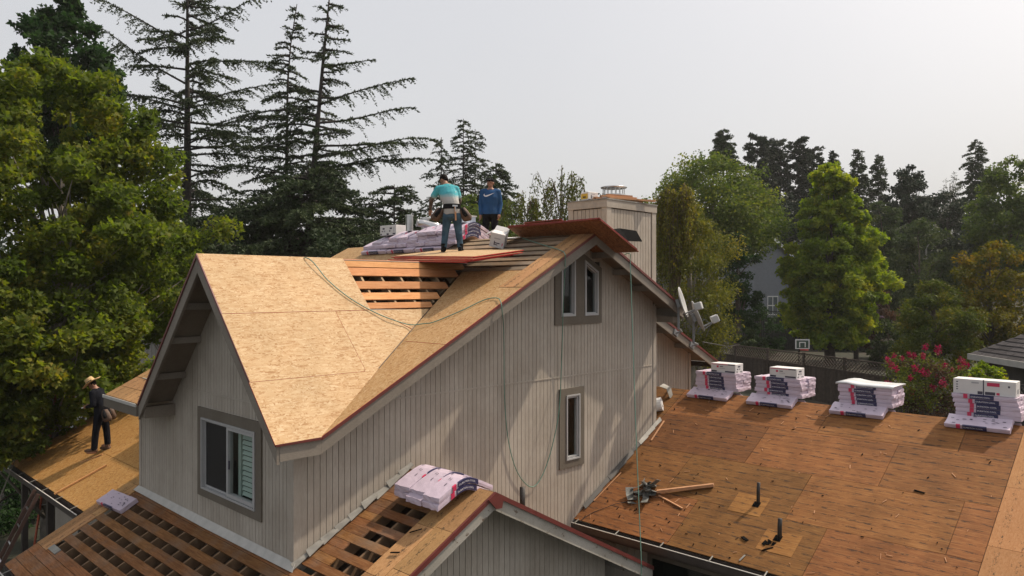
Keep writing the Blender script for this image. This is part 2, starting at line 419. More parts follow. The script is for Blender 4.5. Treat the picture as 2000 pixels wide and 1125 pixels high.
class MB:
    def __init__(self): self.v = []; self.f = []; self.m = []
    def add(self, pts, faces, mi=0):
        k = len(self.v); self.v += [tuple(p) for p in pts]
        for i, f in enumerate(faces):
            self.f.append(tuple(k + j for j in f)); self.m.append(mi[i] if isinstance(mi, (list, tuple)) else mi)
        return self
    def prism(self, pts, ext, mi=0, mside=None):
        n = len(pts); ext = V(ext); a = [V(p) for p in pts]; b = [p + ext for p in a]
        fs = [tuple(range(n)), tuple(range(2 * n - 1, n - 1, -1))] + [(i, n + i, n + (i + 1) % n, (i + 1) % n) for i in range(n)]
        ms = [mi, mi] + [mi if mside is None else mside] * n
        return self.add(a + b, fs, ms)
    def box(self, x0, x1, y0, y1, z0, z1, mi=0):
        return self.prism([(x0, y0, z1), (x1, y0, z1), (x1, y1, z1), (x0, y1, z1)], (0, 0, z0 - z1), mi)
    def obox(self, c, a, b, d, mi=0):
        c, a, b, d = V(c), V(a), V(b), V(d)
        return self.prism([c - a - b + d, c + a - b + d, c + a + b + d, c - a + b + d], -2 * d, mi)
    def beam(self, p, q, w, h, up=(0, 0, 1), mi=0):
        p, q = V(p), V(q); d = (q - p); L = d.length; d.normalize()
        s = d.cross(V(up)); s.normalize(); u = s.cross(d)
        return self.obox((p + q) / 2, d * (L / 2), s * (w / 2), u * (h / 2), mi)
    def tube(self, path, rad, n=6, mi=0, cap=True):
        path = [V(p) for p in path]
        if not hasattr(rad, '__len__'): rad = [rad] * len(path)
        k = len(self.v); ref = None
        for i, p in enumerate(path):
            d = (path[min(i + 1, len(path) - 1)] - path[max(i - 1, 0)])
            if d.length < 1e-9: d = V((0, 0, 1))
            d.normalize()
            if ref is None:
                ref = V((1, 0, 0)) if abs(d.x) < 0.8 else V((0, 1, 0))
            s = d.cross(ref); s.normalize(); ref = s.cross(d); ref.normalize()
            r = rad[i]; rx, ry = (r if hasattr(r, '__len__') else (r, r))
            for j in range(n):
                a = 2 * math.pi * j / n
                self.v.append(tuple(p + s * (rx * math.cos(a)) + ref * (ry * math.sin(a))))
        for i in range(len(path) - 1):
            for j in range(n):
                self.f.append((k + i * n + j, k + i * n + (j + 1) % n, k + (i + 1) * n + (j + 1) % n, k + (i + 1) * n + j)); self.m.append(mi)
        if cap:
            self.f.append(tuple(k + j for j in range(n - 1, -1, -1))); self.m.append(mi)
            e = k + (len(path) - 1) * n
            self.f.append(tuple(e + j for j in range(n))); self.m.append(mi)
        return self
    def ball(self, c, r, n=8, m=6, mi=0):
        c = V(c); rx, ry, rz = r if hasattr(r, '__len__') else (r, r, r)
        k = len(self.v)
        self.v.append((c.x, c.y, c.z - rz))
        for i in range(1, m):
            a = -math.pi / 2 + math.pi * i / m
            for j in range(n):
                b = 2 * math.pi * j / n
                self.v.append((c.x + rx * math.cos(a) * math.cos(b), c.y + ry * math.cos(a) * math.sin(b), c.z + rz * math.sin(a)))
        self.v.append((c.x, c.y, c.z + rz)); top = len(self.v) - 1
        for j in range(n):
            self.f.append((k, k + 1 + (j + 1) % n, k + 1 + j)); self.m.append(mi)
            e = k + 1 + (m - 2) * n
            self.f.append((top, e + j, e + (j + 1) % n)); self.m.append(mi)
        for i in range(m - 2):
            for j in range(n):
                a = k + 1 + i * n
                self.f.append((a + j, a + (j + 1) % n, a + n + (j + 1) % n, a + n + j)); self.m.append(mi)
        return self
    def mesh(self, name, smooth=False, fix=True):
        me = bpy.data.meshes.new(name)
        me.from_pydata(self.v, [], self.f)
        me.polygons.foreach_set('material_index', self.m)
        if fix:
            bm = bmesh.new(); bm.from_mesh(me)
            bmesh.ops.recalc_face_normals(bm, faces=bm.faces)
            bm.to_mesh(me); bm.free()
        if smooth: me.polygons.foreach_set('use_smooth', [True] * len(me.polygons))
        me.update()
        return me
    def build(self, name, mats, parent=None, smooth=False, fix=True):
        if not isinstance(mats, (list, tuple)): mats = [mats]
        return link(name, self.mesh(name, smooth, fix), parent, mats)

def copy_tree(o, parent=None):
    c = o.copy(); COL.objects.link(c)
    if parent is not None: c.parent = parent
    for ch in list(o.children): copy_tree(ch, c)
    return c

# planes of the roofs: z = a x + b y + c
class Plane:
    def __init__(s, a, b, c): s.a, s.b, s.c = a, b, c; s.n = V((-a, -b, 1)).normalized()
    def z(s, x, y): return s.a * x + s.b * y + s.c
    def p(s, x, y, off=0.0): return V((x, y, s.z(x, y))) + s.n * off
    def hit(s, u, v, off=0.0):
        n = V((-s.a, -s.b, 1)); return hit(u, v, n, s.c + off * n.length)
P_LOW = Plane(0.51, 0, 3.403)                 # lower roof, porch and left roof
P_PORCH = Plane(-0.53, 0, 4.40 + 0.53 * 1.95)  # far side of the porch gable
P_WING = Plane(0.51, 0, -0.292)
P_WING2 = Plane(-0.51, 0, -0.292 + 2 * 0.51 * 10.06)
P_MAIN = Plane(0.511, 0, 5.215)
P_MAIN2 = Plane(-0.482, 0, 8.266 + 0.482 * 5.963)
P_DORM = Plane(0, 1.043, 7.71 - 1.043 * 1.79)
P_DORM2 = Plane(0, -1.043, 7.71 + 1.043 * 1.79)
def sheet(pl, pts, th=0.012, off=0.0, mb=None, mi=0, mside=None):
    mb = mb or MB()
    return mb.prism([pl.p(x, y, off) for x, y in pts], -pl.n * th, mi, mside)
def rect(x0, x1, y0, y1): return [(x0, y0), (x1, y0), (x1, y1), (x0, y1)]

# ------------------------------------------------------------------ the ground and far setting
def terrain_z(x, y):
    q = V((x, y, 0)) - V((CAM.x, CAM.y, 0))
    d = q.dot(FWD); r = q.dot(RIGHT)
    t = min(1, max(0, (d - 21) / 14.0)); t = t * t * (3 - 2 * t)
    side = min(1, max(0, (r + 2) / 8.0))
    up = 2.0 * t * side
    far = max(0, d - 36) * (0.035 * side + 0.0)
    hill = max(0, d - 62) * 0.11 * min(1, max(0, (r + 5) / 20))
    return up + far + min(hill, 9)
HAZE = 0.00032
def build_ground():
    n = 90
    xs = np.concatenate([np.linspace(-300, -60, 8), np.linspace(-50, 130, n), np.linspace(140, 300, 7)])
    ys = np.concatenate([np.linspace(-300, -60, 8), np.linspace(-50, 130, n), np.linspace(140, 300, 7)])
    vs = [(x, y, terrain_z(x, y)) for y in ys for x in xs]
    m = len(xs)
    fs = [(j * m + i, j * m + i + 1, (j + 1) * m + i + 1, (j + 1) * m + i) for j in range(len(ys) - 1) for i in range(m - 1)]
    me = bpy.data.meshes.new('ground'); me.from_pydata(vs, [], fs); me.update()
    mt, t, b = nmat('yard_ground')
    f = noise(t, coords(t), 0.35, 6, 0.6); f2 = noise(t, coords(t), 5.0, 5, 0.7)
    c = ramp(t, [(0.35, (0.014, 0.018, 0.008)), (0.5, (0.024, 0.026, 0.012)), (0.65, (0.040, 0.030, 0.02))]); t.links.new(f, c.inputs[0])
    c2 = ramp(t, [(0.3, (0.6, 0.6, 0.6)), (0.7, (1.15, 1.15, 1.15))]); t.links.new(f2, c2.inputs[0])
    t.links.new(mixc(t, 1.0, c.outputs[0], c2.outputs[0], 'MULTIPLY'), b.inputs['Base Color'])
    b.inputs['Roughness'].default_value = 0.95
    tag(link('ground', me, None, [mt]), kind='structure')
build_ground()

# smoky air: one closed box round the camera and everything that stands here
hm = bpy.data.materials.new('smoke_haze'); hm.use_nodes = True
ht = hm.node_tree; ht.nodes.clear()
ho = ht.nodes.new('ShaderNodeOutputMaterial'); hv = ht.nodes.new('ShaderNodeVolumePrincipled')
hv.inputs['Color'].default_value = (0.93, 0.93, 0.93, 1); hv.inputs['Density'].default_value = HAZE; hv.inputs['Anisotropy'].default_value = 0.2
ht.links.new(hv.outputs[0], ho.inputs['Volume'])
hb = bpy.data.meshes.new('haze'); hz0, hz1, hr = -1.5, 31.0, 320.0
hb.from_pydata([(x, y, z) for z in (hz0, hz1) for y in (-hr, hr) for x in (-hr, hr)], [], [(0, 2, 3, 1), (4, 5, 7, 6), (0, 1, 5, 4), (2, 6, 7, 3), (0, 4, 6, 2), (1, 3, 7, 5)])
tag(link('haze', hb, None, [hm]), kind='stuff')

# ------------------------------------------------------------------ the house
HOUSE = empty('house', (4.0, 1.5, 0.0), 'taupe two storey house with its roof stripped to bare sheathing', 'house')

class Fr:
    # a wall's own frame: a along the wall, z up, d outwards
    def __init__(s, o, u, n): s.o, s.u, s.n = V(o), V(u), V(n)
    def P(s, a, z, d=0.0): return s.o + s.u * a + V((0, 0, z)) + s.n * d
    def poly(s, mb, pts, d0, d1, mi=0): return mb.prism([s.P(a, z, d1) for a, z in pts], s.n * (d0 - d1), mi)
    def box(s, mb, a0, a1, z0, z1, d0, d1, mi=0): return s.poly(mb, [(a0, z0), (a1, z0), (a1, z1), (a0, z1)], d0, d1, mi)

def siding(fr, a0, a1, zb, zt, holes=(), pitch=0.1, gap=0.009, mat=None, parent=None, name='wall', th=0.016, d=0.0):
    back = MB(); pieces = []
    n = max(1, round((a1 - a0) / pitch)); w = (a1 - a0) / n
    eps = 1e-4
    for i in range(n):
        l, r = a0 + i * w, a0 + (i + 1) * w
        cuts = sorted({l, r} | {h for q in holes for h in q[:2] if l + 0.01 < h < r - 0.01})
        for k in range(len(cuts) - 1):
            s, e = cuts[k], cuts[k + 1]
            mid = (s + e) / 2
            hs = [q for q in holes if q[0] - eps <= mid <= q[1] + eps]
            segs = [(zb(s), zb(e), zt(s), zt(e))]
            for q in hs:
                new = []
                for b0, b1, t0, t1 in segs:
                    if q[2] > max(b0, b1): new.append((b0, b1, min(t0, q[2]), min(t1, q[2])))
                    if q[3] < min(t0, t1): new.append((max(b0, q[3]), max(b1, q[3]), t0, t1))
                segs = new
            for b0, b1, t0, t1 in segs:
                if t0 - b0 < 0.01 or t1 - b1 < 0.01: continue
                fr.poly(back, [(s, b0), (e, b1), (e, t1), (s, t0)], -0.05 + d, d)
                sl = s + (gap / 2 if k == 0 else 0); el = e - (gap / 2 if k == len(cuts) - 2 else 0)
                f = lambda A0, A1, x: A0 + (A1 - A0) * (x - s) / (e - s)
                pieces.append([(sl, f(b0, b1, sl)), (el, f(b0, b1, el)), (el, f(t0, t1, el)), (sl, f(t0, t1, sl))])
    wall = back.build(name, GROOVE, parent or HOUSE, fix=False)
    for p in pieces:
        m = MB(); fr.poly(m, p, d + 0.0005, d + th + rnd.uniform(0, 0.002))
        m.build('siding_board', mat or SIDING, wall)
    return wall

F_FRONT = Fr((0, 0, 0), (0, 1, 0), (-1, 0, 0))
F_LONG = Fr((0, 0, 0), (1, 0, 0), (0, -1, 0))
WALL_L = 5.643          # end of the front wall
XR = 8.767              # right end of the long wall

def front_top(y):
    if y <= 1.79: z = P_DORM.z(0, y)
    elif y <= 4.15: z = P_DORM2.z(0, y)
    else: z = 5.40
    return max(z, 5.1) - 0.04
def long_top(x):
    return (P_MAIN.z(x, 0) if x < 5.963 else P_MAIN2.z(x, 0)) - 0.05
def low_z(x): return P_LOW.z(x, 0)
def long_bot(x):
    if x < 1.95: return P_LOW.z(x, 0) - 0.15
    if x < 6.0: return 2.2
    return P_WING.z(x, 0) - 0.15
front_wall = siding(F_FRONT, 0.075, WALL_L - 0.07, lambda a: 3.28, front_top, [(0.90, 2.98, 3.87, 5.21)])
long_wall = siding(F_LONG, 0.09, XR - 0.09, long_bot, long_top, [(5.56, 6.20, 3.81, 5.24), (5.42, 6.78, 6.54, 7.72)])
# left side wall of the tall block and its back wall (out of sight from the street side)
m = MB()
m.prism([(0.0, WALL_L, 3.2), (2.3, WALL_L, 3.2), (2.3, WALL_L, 6.2), (0.0, WALL_L, 5.0)], (0, -0.06, 0))
m.prism([(2.2, 7.4, 3.0), (8.7, 7.4, 3.0), (8.7, 7.4, 6.85), (5.963, 7.4, 8.2), (2.2, 7.4, 6.2)], (0, -0.06, 0))
m.box(2.2, 2.26, 5.6, 7.4, 3.0, 6.2)
m.prism([(XR, -0.02, 2.4), (XR, 7.4, 2.4), (XR, 7.4, 6.85), (XR, -0.02, 6.85)], (-0.05, 0, 0))
m.build('wall', SIDING, HOUSE)
# corner boards
for (x0, x1, y0, y1, z0, z1) in ((-0.028, 0.086, -0.03, 0.0, 3.36, 5.16), (-0.03, 0.0, 0.0, 0.072, 3.3, 5.16), (-0.026, 0.0, WALL_L - 0.068, WALL_L + 0.02, 3.3, 5.3),
                                 (XR - 0.088, XR + 0.03, -0.03, 0.0, 4.1, 6.8), (XR, XR + 0.028, 0.0, 0.09, 4.2, 6.8)):
    MB().box(x0, x1, y0, y1, z0, z1).build('corner_board', SIDING, HOUSE)
# horizontal flashing seams between the siding sheets
m = MB(); F_LONG.box(m, 1.0, 8.64, 5.497, 5.522, 0.0, 0.026); m.build('siding_seam', SIDING, long_wall)
m = MB(); F_FRONT.box(m, 0.1, 5.5, 5.497, 5.52, 0.0, 0.026); m.build('siding_seam', SIDING, front_wall)

# windows ----------------------------------------------------------
def poly_frame(fr, mb, outer, inner, d0, d1, mi=0):
    n = len(outer)
    for i in range(n):
        j = (i + 1) % n
        fr.poly(mb, [outer[i], outer[j], inner[j], inner[i]], d0, d1, mi)
def inset(poly, k):
    # offsets a convex polygon inwards (counter-clockwise points)
    n = len(poly); res = []
    for i in range(n):
        p0, p1, p2 = V(poly[i - 1]).to_2d(), V(poly[i]).to_2d(), V(poly[(i + 1) % n]).to_2d()
        d1 = (p1 - p0).normalized(); d2 = (p2 - p1).normalized()
        n1 = V((-d1.y, d1.x)); n2 = V((-d2.y, d2.x))
        bis = (n1 + n2); bis = bis / (bis.dot(n1))
        q = p1 + bis * k; res.append((q.x, q.y))
    return res
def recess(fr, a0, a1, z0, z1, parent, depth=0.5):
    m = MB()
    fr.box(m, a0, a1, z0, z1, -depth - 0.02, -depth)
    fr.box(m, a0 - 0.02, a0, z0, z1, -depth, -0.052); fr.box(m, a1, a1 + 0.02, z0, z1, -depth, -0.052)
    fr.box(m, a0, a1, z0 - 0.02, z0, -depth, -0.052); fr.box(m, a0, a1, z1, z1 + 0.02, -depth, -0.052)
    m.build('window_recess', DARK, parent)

# big sliding window in the front wall
fr = F_FRONT
m = MB(); poly_frame(fr, m, [(0.86, 3.82), (3.02, 3.82), (3.02, 5.26), (0.86, 5.26)], [(1.03, 3.945), (2.86, 3.945), (2.86, 5.10), (1.03, 5.10)], 0.0, 0.045)
win = m.build('window', TRIM, HOUSE)
m = MB(); o = [(1.032, 3.947), (2.858, 3.947), (2.858, 5.098), (1.032, 5.098)]
poly_frame(fr, m, o, inset(o, 0.028), -0.05, 0.062); m.build('window_frame', WINVINYL, win)
m = MB(); o = [(1.069, 3.984), (1.965, 3.984), (1.965, 5.061), (1.069, 5.061)]
poly_frame(fr, m, o, inset(o, 0.05), -0.03, 0.045); m.build('window_sash', WINVINYL, win)
m = MB(); o = [(1.925, 3.984), (2.821, 3.984), (2.821, 5.061), (1.925, 5.061)]
poly_frame(fr, m, o, inset(o, 0.028), -0.048, 0.008); m.build('window_sash', WINVINYL, win)
m = MB(); m.add([fr.P(a, z, .003) for a, z in ((1.118, 4.033), (1.916, 4.033), (1.916, 5.012), (1.118, 5.012))], [(0, 3, 2, 1)]); m.build('window_pane', GLASS, win)
m = MB(); m.add([fr.P(a, z, -.027) for a, z in ((1.953, 4.012), (2.793, 4.012), (2.793, 5.033), (1.953, 5.033))], [(0, 3, 2, 1)]); m.build('window_pane', GLASS, win)
m = MB(); fr.box(m, 1.953, 2.793, 4.012, 5.033, -0.006, -0.004); m.build('insect_screen', SCREEN, win)
m = MB(); fr.box(m, 1.84, 1.88, 4.42, 4.55, 0.045, 0.06); m.build('window_latch', INK, win)
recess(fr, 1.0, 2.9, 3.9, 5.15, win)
for k in range(13):
    z = 4.03 + k * 0.078
    m = MB(); fr.poly(m, [(1.09, z), (1.72, z), (1.72, z + 0.056), (1.09, z + 0.056)], -0.10, -0.094)
    for i, p in enumerate(m.v):   # tilt the slat
        m.v[i] = (p[0] + (p[2] - z) * 0.35, p[1], p[2])
    m.build('blind_slat', BLIND, win)
m = MB(); fr.box(m, 1.74, 1.82, 4.0, 5.06, -0.12, -0.08); m.build('curtain', BLIND, win)

# narrow window low in the long wall
fr = F_LONG
m = MB(); poly_frame(fr, m, [(5.51, 3.76), (6.25, 3.76), (6.25, 5.28), (5.51, 5.28)], [(5.70, 3.90), (6.11, 3.90), (6.11, 5.15), (5.70, 5.15)], 0.0, 0.045)
win = m.build('window', TRIM, HOUSE)
m = MB(); o = [(5.702, 3.902), (6.108, 3.902), (6.108, 5.148), (5.702, 5.148)]
poly_frame(fr, m, o, inset(o, 0.028), -0.05, 0.062); m.build('window_frame', WINVINYL, win)
m = MB(); o2 = inset(o, 0.036); poly_frame(fr, m, o2, inset(o2, 0.03), -0.04, 0.03); m.build('window_sash', WINVINYL, win)
m = MB(); m.add([fr.P(a, z, -.01) for a, z in inset(o, 0.067)], [(0, 1, 2, 3)]); m.build('window_pane', GLASS, win)
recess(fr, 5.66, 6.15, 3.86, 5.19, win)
m = MB(); fr.box(m, 5.74, 6.10, 3.93, 5.12, -0.40, -0.38); m.build('curtain', DECK, win)

# twin windows under the gable
m = MB()
m2 = [(5.38, 6.50), (6.81, 6.50), (6.81, 7.60), (5.98, 8.03), (5.38, 7.70)]
wl = [(5.55, 6.655), (5.97, 6.655), (5.97, 7.79), (5.55, 7.575)]
wr = [(6.26, 6.655), (6.69, 6.655), (6.69, 7.53), (6.26, 7.755)]
for pts in ([(5.38, 6.50), (6.81, 6.50), (6.81, 6.655), (5.38, 6.655)], [(5.38, 6.6551), (5.55, 6.6551), (5.55, 7.78), (5.38, 7.70)], [(5.97, 6.6551), (6.26, 6.6551), (6.26, 7.86), (5.97, 8.02)],
            [(6.69, 6.6551), (6.81, 6.6551), (6.81, 7.60), (6.69, 7.66)], [(5.5501, 7.576), (5.9699, 7.79), (5.9699, 8.01), (5.5501, 7.79)], [(6.2601, 7.756), (6.6899, 7.531), (6.6899, 7.66), (6.2601, 7.86)]):
    fr.poly(m, pts, 0.0, 0.045)
win = m.build('window', TRIM, HOUSE)
for o in (wl, wr):
    oi = inset(o, 0.002)
    m = MB(); poly_frame(fr, m, oi, inset(oi, 0.04), -0.05, 0.062); m.build('window_frame', WINVINYL, win)
    m = MB(); o2 = inset(oi, 0.041); poly_frame(fr, m, o2, inset(o2, 0.022), -0.04, 0.03); m.build('window_sash', WINVINYL, win)
    m = MB(); m.add([fr.P(a, z, -.01) for a, z in inset(oi, 0.063)], [(0, 1, 2, 3)]); m.build('window_pane', GLASS, win)
recess(fr, 5.5, 6.75, 6.6, 7.85, win)

# dormer roof --------------------------------------------------------
OHX = -0.567
def build_dormer():
    vx = lambda y: (P_DORM.z(0, y) - P_MAIN.c) / P_MAIN.a        # valley x at a given y
    m = MB()
    # dark underside decking, both slopes (left clear where the boards are open)
    sheet(P_DORM, [(OHX + 0.04, -0.55), (0.1, -0.55), (vx(0.945), 0.945), (1.92, 0.99), (1.92, 1.785), (OHX + 0.04, 1.785)], 0.02, -0.02, m)
    yv = lambda z: 1.79 + (7.71 - z) / 1.043
    sheet(P_DORM2, [(OHX + 0.04, 1.795), (vx(1.785), 1.795), (0.1, 4.14), (OHX + 0.04, 4.14)], 0.02, -0.02, m)
    roof = m.build('dormer_roof', SOFFIT, HOUSE)
    def pan(pts, off=0.0, mat=OSB_NEW, edge=REDEDGE):
        mb = sheet(P_DORM, pts, 0.014, off, MB(), 0, 1)
        return mb.build('osb_panel', [mat, edge], roof)
    g = 0.004
    y1, y2 = 0.955, 0.105
    k = OHX - 0.015
    pan([(k, y1 + g), (1.925, y1 + g), (1.935, 1.792), (k, 1.792)])
    pan([(k, y2 + g), (1.24, y2 + g), (1.25, y1 - g), (k, y1 - g)], 0.003)
    pan([(1.247, y2 + 0.022), (vx(0.13) - 0.02, 0.13), (vx(0.64) - 0.02, 0.64), (2.03, y1 - g), (1.257, y1 - g)], 0.001)
    pan([(2.035, y1 - g), (vx(0.648) - 0.02, 0.648), (vx(y1 - g) - 0.02, y1 - g)], 0.0)
    pan([(k - 0.02, -0.59), (0.06, -0.585), (vx(0.135) - 0.02, 0.124), (1.23, 0.128), (1.22, y2 - g), (k - 0.02, y2 - g)], 0.010)
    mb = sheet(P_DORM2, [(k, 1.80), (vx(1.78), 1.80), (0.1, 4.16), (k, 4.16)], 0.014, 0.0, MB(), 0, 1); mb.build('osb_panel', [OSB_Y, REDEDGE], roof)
    # open part: skip boards and rafters
    bx = 1.95
    for (ya, yb) in ((1.66, 1.785), (1.515, 1.645), (1.30, 1.42), (1.125, 1.235), (0.985, 1.075)):
        e = min(vx(ya), vx(yb)) + 0.05
        sheet(P_DORM, rect(bx - 0.1, e, ya, yb), 0.022, -0.012).build('skip_board', SKIP, roof)
    for i in range(7):
        x = 1.72 + i * 0.42
        y0 = max(0.80, (P_MAIN.z(x, 0) - P_DORM.c) / 1.043 + 0.02)
        if y0 > 1.7: continue
        m = MB(); m.beam(P_DORM.p(x, y0, -0.11), P_DORM.p(x, 1.77, -0.11), 0.04, 0.14, P_DORM.n); m.build('rafter', RAFTER, roof)
        m = MB(); m.beam(P_DORM2.p(x, 1.84, -0.11), P_DORM2.p(x, 3.0, -0.11), 0.04, 0.14, P_DORM2.n); m.build('rafter', RAFTER_DARK, roof)
    m = MB()
    for i in range(9):                                         # torn paper and insulation lying in the attic
        x = 1.9 + rnd.random() * 2.2; y = 1.1 + rnd.random() * 0.9
        m.obox((x, y, 6.35 + rnd.random() * 0.25), V((0.22, rnd.uniform(-.1, .1), 0.05)), V((rnd.uniform(-.08, .08), 0.14, 0.06)), V((0, 0, 0.01)))
    m.build('attic_insulation', INSUL, roof)
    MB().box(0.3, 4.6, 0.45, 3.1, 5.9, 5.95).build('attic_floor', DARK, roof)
    # fascia boards of the gable and the eave
    ap = (7.71, 1.79)
    fm = 0.19
    def rake(pl, ya, yb, nm='rake_board'):
        m = MB()
        m.prism([(OHX, ya, pl.z(0, ya) - 0.012), (OHX, yb, pl.z(0, yb) - 0.012), (OHX, yb, pl.z(0, yb) - 0.012 - fm * 1.42), (OHX, ya, pl.z(0, ya) - 0.012 - fm * 1.42)], (0.04, 0, 0))
        m.build(nm, TRIM if False else FASCIA, roof)
        m = MB()
        m.prism([(OHX - 0.02, ya, pl.z(0, ya) + 0.001), (OHX - 0.02, yb, pl.z(0, yb) + 0.001), (OHX - 0.02, yb, pl.z(0, yb) - 0.05), (OHX - 0.02, ya, pl.z(0, ya) - 0.05)], (0.016, 0, 0))
        m.build('drip_edge', DRIP, roof)
    rake(P_DORM, -0.567, 1.788); rake(P_DORM2, 1.792, 4.15)
    zl = P_DORM.z(0, -0.567)
    m = MB(); m.box(OHX + 0.042, 0.07, -0.571, -0.53, zl - 0.245, zl - 0.014); m.build('fascia_board', FASCIA, roof)
    m = MB(); m.box(OHX - 0.02, 0.06, -0.60, -0.58, zl - 0.045, zl - 0.016); m.build('drip_edge', DRIP, roof)
    # lookouts carrying the overhang
    for pl, ys in ((P_DORM2, (2.42, 2.95, 3.55)), (P_DORM, (1.25,))):
        for y in ys:
            m = MB(); m.beam((OHX + 0.045, y, pl.z(0, y) - 0.14), (-0.02, y, pl.z(0, y) - 0.14), 0.045, 0.10); m.build('lookout_beam', FASCIA, roof)
    # soffit returns at both eaves
    m = MB(); m.box(OHX + 0.045, -0.02, 3.98, 4.14, 5.0, 5.19); m.build('soffit_return', SOFFIT, roof)
    # eave of the main slope carried on beside the dormer
    pe = Plane(0.51, 0, 5.23 + 0.51 * 0.567)
    m = MB(); sheet(pe, [(OHX + 0.01, 4.16), (1.6, 4.16), (1.6, 5.80), (OHX + 0.01, 5.80)], 0.02, -0.025, m)
    eave = m.build('eave_roof', SOFFIT, HOUSE)
    xs = [OHX, OHX + 0.27, OHX + 0.55, OHX + 0.83, OHX + 1.11, OHX + 1.4, OHX + 1.7]
    for a, b in zip(xs[:-1], xs[1:]):
        for ya, yb in ((4.165, 4.93), (4.938, 5.82)):
            sheet(pe, rect(a + 0.005, b - 0.005, ya, yb), 0.022, rnd.uniform(-.002, .002)).build('sheathing_board', BOARD_X, eave)
    m = MB(); m.box(OHX - 0.035, OHX, 4.15, 5.80, 5.02, 5.205); m.build('fascia_board', TRIM, eave)
    m = MB(); m.box(OHX - 0.05, OHX - 0.036, 4.15, 5.82, 5.18, 5.235); m.build('drip_edge', FLASH_WHITE, eave)
build_dormer()

# main roof ----------------------------------------------------------
def build_main():
    oh = -0.567
    vy = lambda x: (P_MAIN.z(x, 0) - P_DORM.c) / 1.043             # valley y at a given x
    m = MB()
    sheet(P_MAIN, [(0.06, oh + 0.02), (4.45, oh + 0.02), (4.45, vy(4.45) - 0.03), (0.10, -0.5)], 0.02, -0.03, m)
    sheet(P_MAIN2, rect(5.97, 9.02, oh + 0.02, 7.7), 0.02, -0.03, m)
    sheet(P_MAIN, [(3.0, 3.3), (4.92, 3.3), (5.95, 3.3), (5.95, 7.7), (3.0, 7.7)], 0.02, -0.03, m)
    roof = m.build('main_roof', SOFFIT, HOUSE)
    def pan(pts, off=0.0, mat=OSB_Y, th=0.014, pl=P_MAIN):
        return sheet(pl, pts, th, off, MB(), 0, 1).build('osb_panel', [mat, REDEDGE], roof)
    # new board between the valley and the gable edge
    e = oh - 0.02
    pan([(0.02, e), (2.2, e), (2.2, vy(2.2) - 0.01), (0.10, -0.55)])
    pan([(2.206, e), (3.9, e), (3.9, -0.026), (4.50, -0.026), (4.50, vy(4.50) - 0.03), (2.206, vy(2.206) - 0.01)], 0.003)
    # weathered planks up the gable edge
    for k, (ya, yb) in enumerate(((-0.585, -0.40), (-0.392, -0.215), (-0.207, -0.03))):
        x0 = 3.905
        for a, b in ((x0, 5.0 + 0.1 * k), (5.005 + 0.1 * k, 5.96)):
            sheet(P_MAIN, rect(a, b, ya, yb), 0.022, 0.008 + rnd.uniform(0, .004)).build('rake_plank', BOARD_X, roof)
    # skip sheathing boards along the slope, gaps between
    x = 4.53
    while x < 5.90:
        w = 0.125
        y1 = 3.6 + (0.0 if x > 4.95 else -0.2)
        cuts = [-0.015, rnd.uniform(0.9, 1.6), y1]
        for a, b in zip(cuts[:-1], cuts[1:]):
            q = rnd.uniform(-.012, .012)
            sheet(P_MAIN, [(x + q, a + 0.004), (min(x + w + q, 5.955), a + 0.004), (min(x + w - q, 5.955), b - 0.004), (x - q, b - 0.004)], 0.022, rnd.uniform(-.004, .006)).build('skip_board', BOARD_GREY, roof)
        x += 0.195
    for y in [0.25 + 0.42 * k for k in range(8)]:
        m = MB(); m.beam(P_MAIN.p(4.3, y, -0.12), P_MAIN.p(5.93, y, -0.12), 0.04, 0.15, P_MAIN.n); m.build('rafter', RAFTER_DARK, roof)
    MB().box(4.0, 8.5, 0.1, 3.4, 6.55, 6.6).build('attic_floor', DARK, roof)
    # new board on the far half of the slope
    pan([(4.35, 3.62), (5.955, 3.62), (5.955, 6.0), (3.4, 6.0), (3.4, 3.62)], 0.0)
    pan([(3.0, 6.006), (5.955, 6.006), (5.955, 7.72), (3.0, 7.72)], 0.002)
    # beyond the ridge
    for ya, yb in ((-0.585, 1.85), (1.856, 4.29), (4.296, 6.73), (6.736, 7.72)):
        for xa, xb in ((5.975, 7.06), (7.066, 8.15), (8.156, 9.05)):
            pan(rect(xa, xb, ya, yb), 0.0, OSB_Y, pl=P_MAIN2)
    # gable trim
    def rake(pl, xa, xb, ya=oh, dn=0.225):
        m = MB(); m.prism([(xa, ya, pl.z(xa, 0) - 0.016), (xb, ya, pl.z(xb, 0) - 0.016), (xb, ya, pl.z(xb, 0) - 0.016 - dn), (xa, ya, pl.z(xa, 0) - 0.016 - dn)], (0, 0.04, 0))
        m.build('rake_board', FASCIA, roof)
        m = MB(); m.prism([(xa, ya - 0.022, pl.z(xa, 0) - 0.005), (xb, ya - 0.022, pl.z(xb, 0) - 0.005), (xb, ya - 0.022, pl.z(xb, 0) - 0.055), (xa, ya - 0.022, pl.z(xa, 0) - 0.055)], (0, 0.018, 0))
        m.build('drip_edge', DRIP, roof)
    rake(P_MAIN, 0.074, 5.961); rake(P_MAIN2, 5.965, 9.04)
    m = MB(); m.box(9.0, 9.04, oh + 0.045, 7.7, P_MAIN2.z(9.04, 0) - 0.24, P_MAIN2.z(9.04, 0) - 0.02); m.build('fascia_board', FASCIA, roof)
    # lookouts under the overhang
    for x in (6.55, 7.22, 7.9):
        z = P_MAIN2.z(x, 0) - 0.14
        m = MB(); m.beam((x, oh + 0.045, z), (x, -0.03, z), 0.07, 0.12); m.build('lookout_beam', FASCIA, roof)
    for x in (0.9, 2.1, 3.3, 4.5, 5.3):
        z = P_MAIN.z(x, 0) - 0.14
        m = MB(); m.beam((x, oh + 0.045, z), (x, -0.03, z), 0.05, 0.12); m.build('lookout_beam', FASCIA, roof)
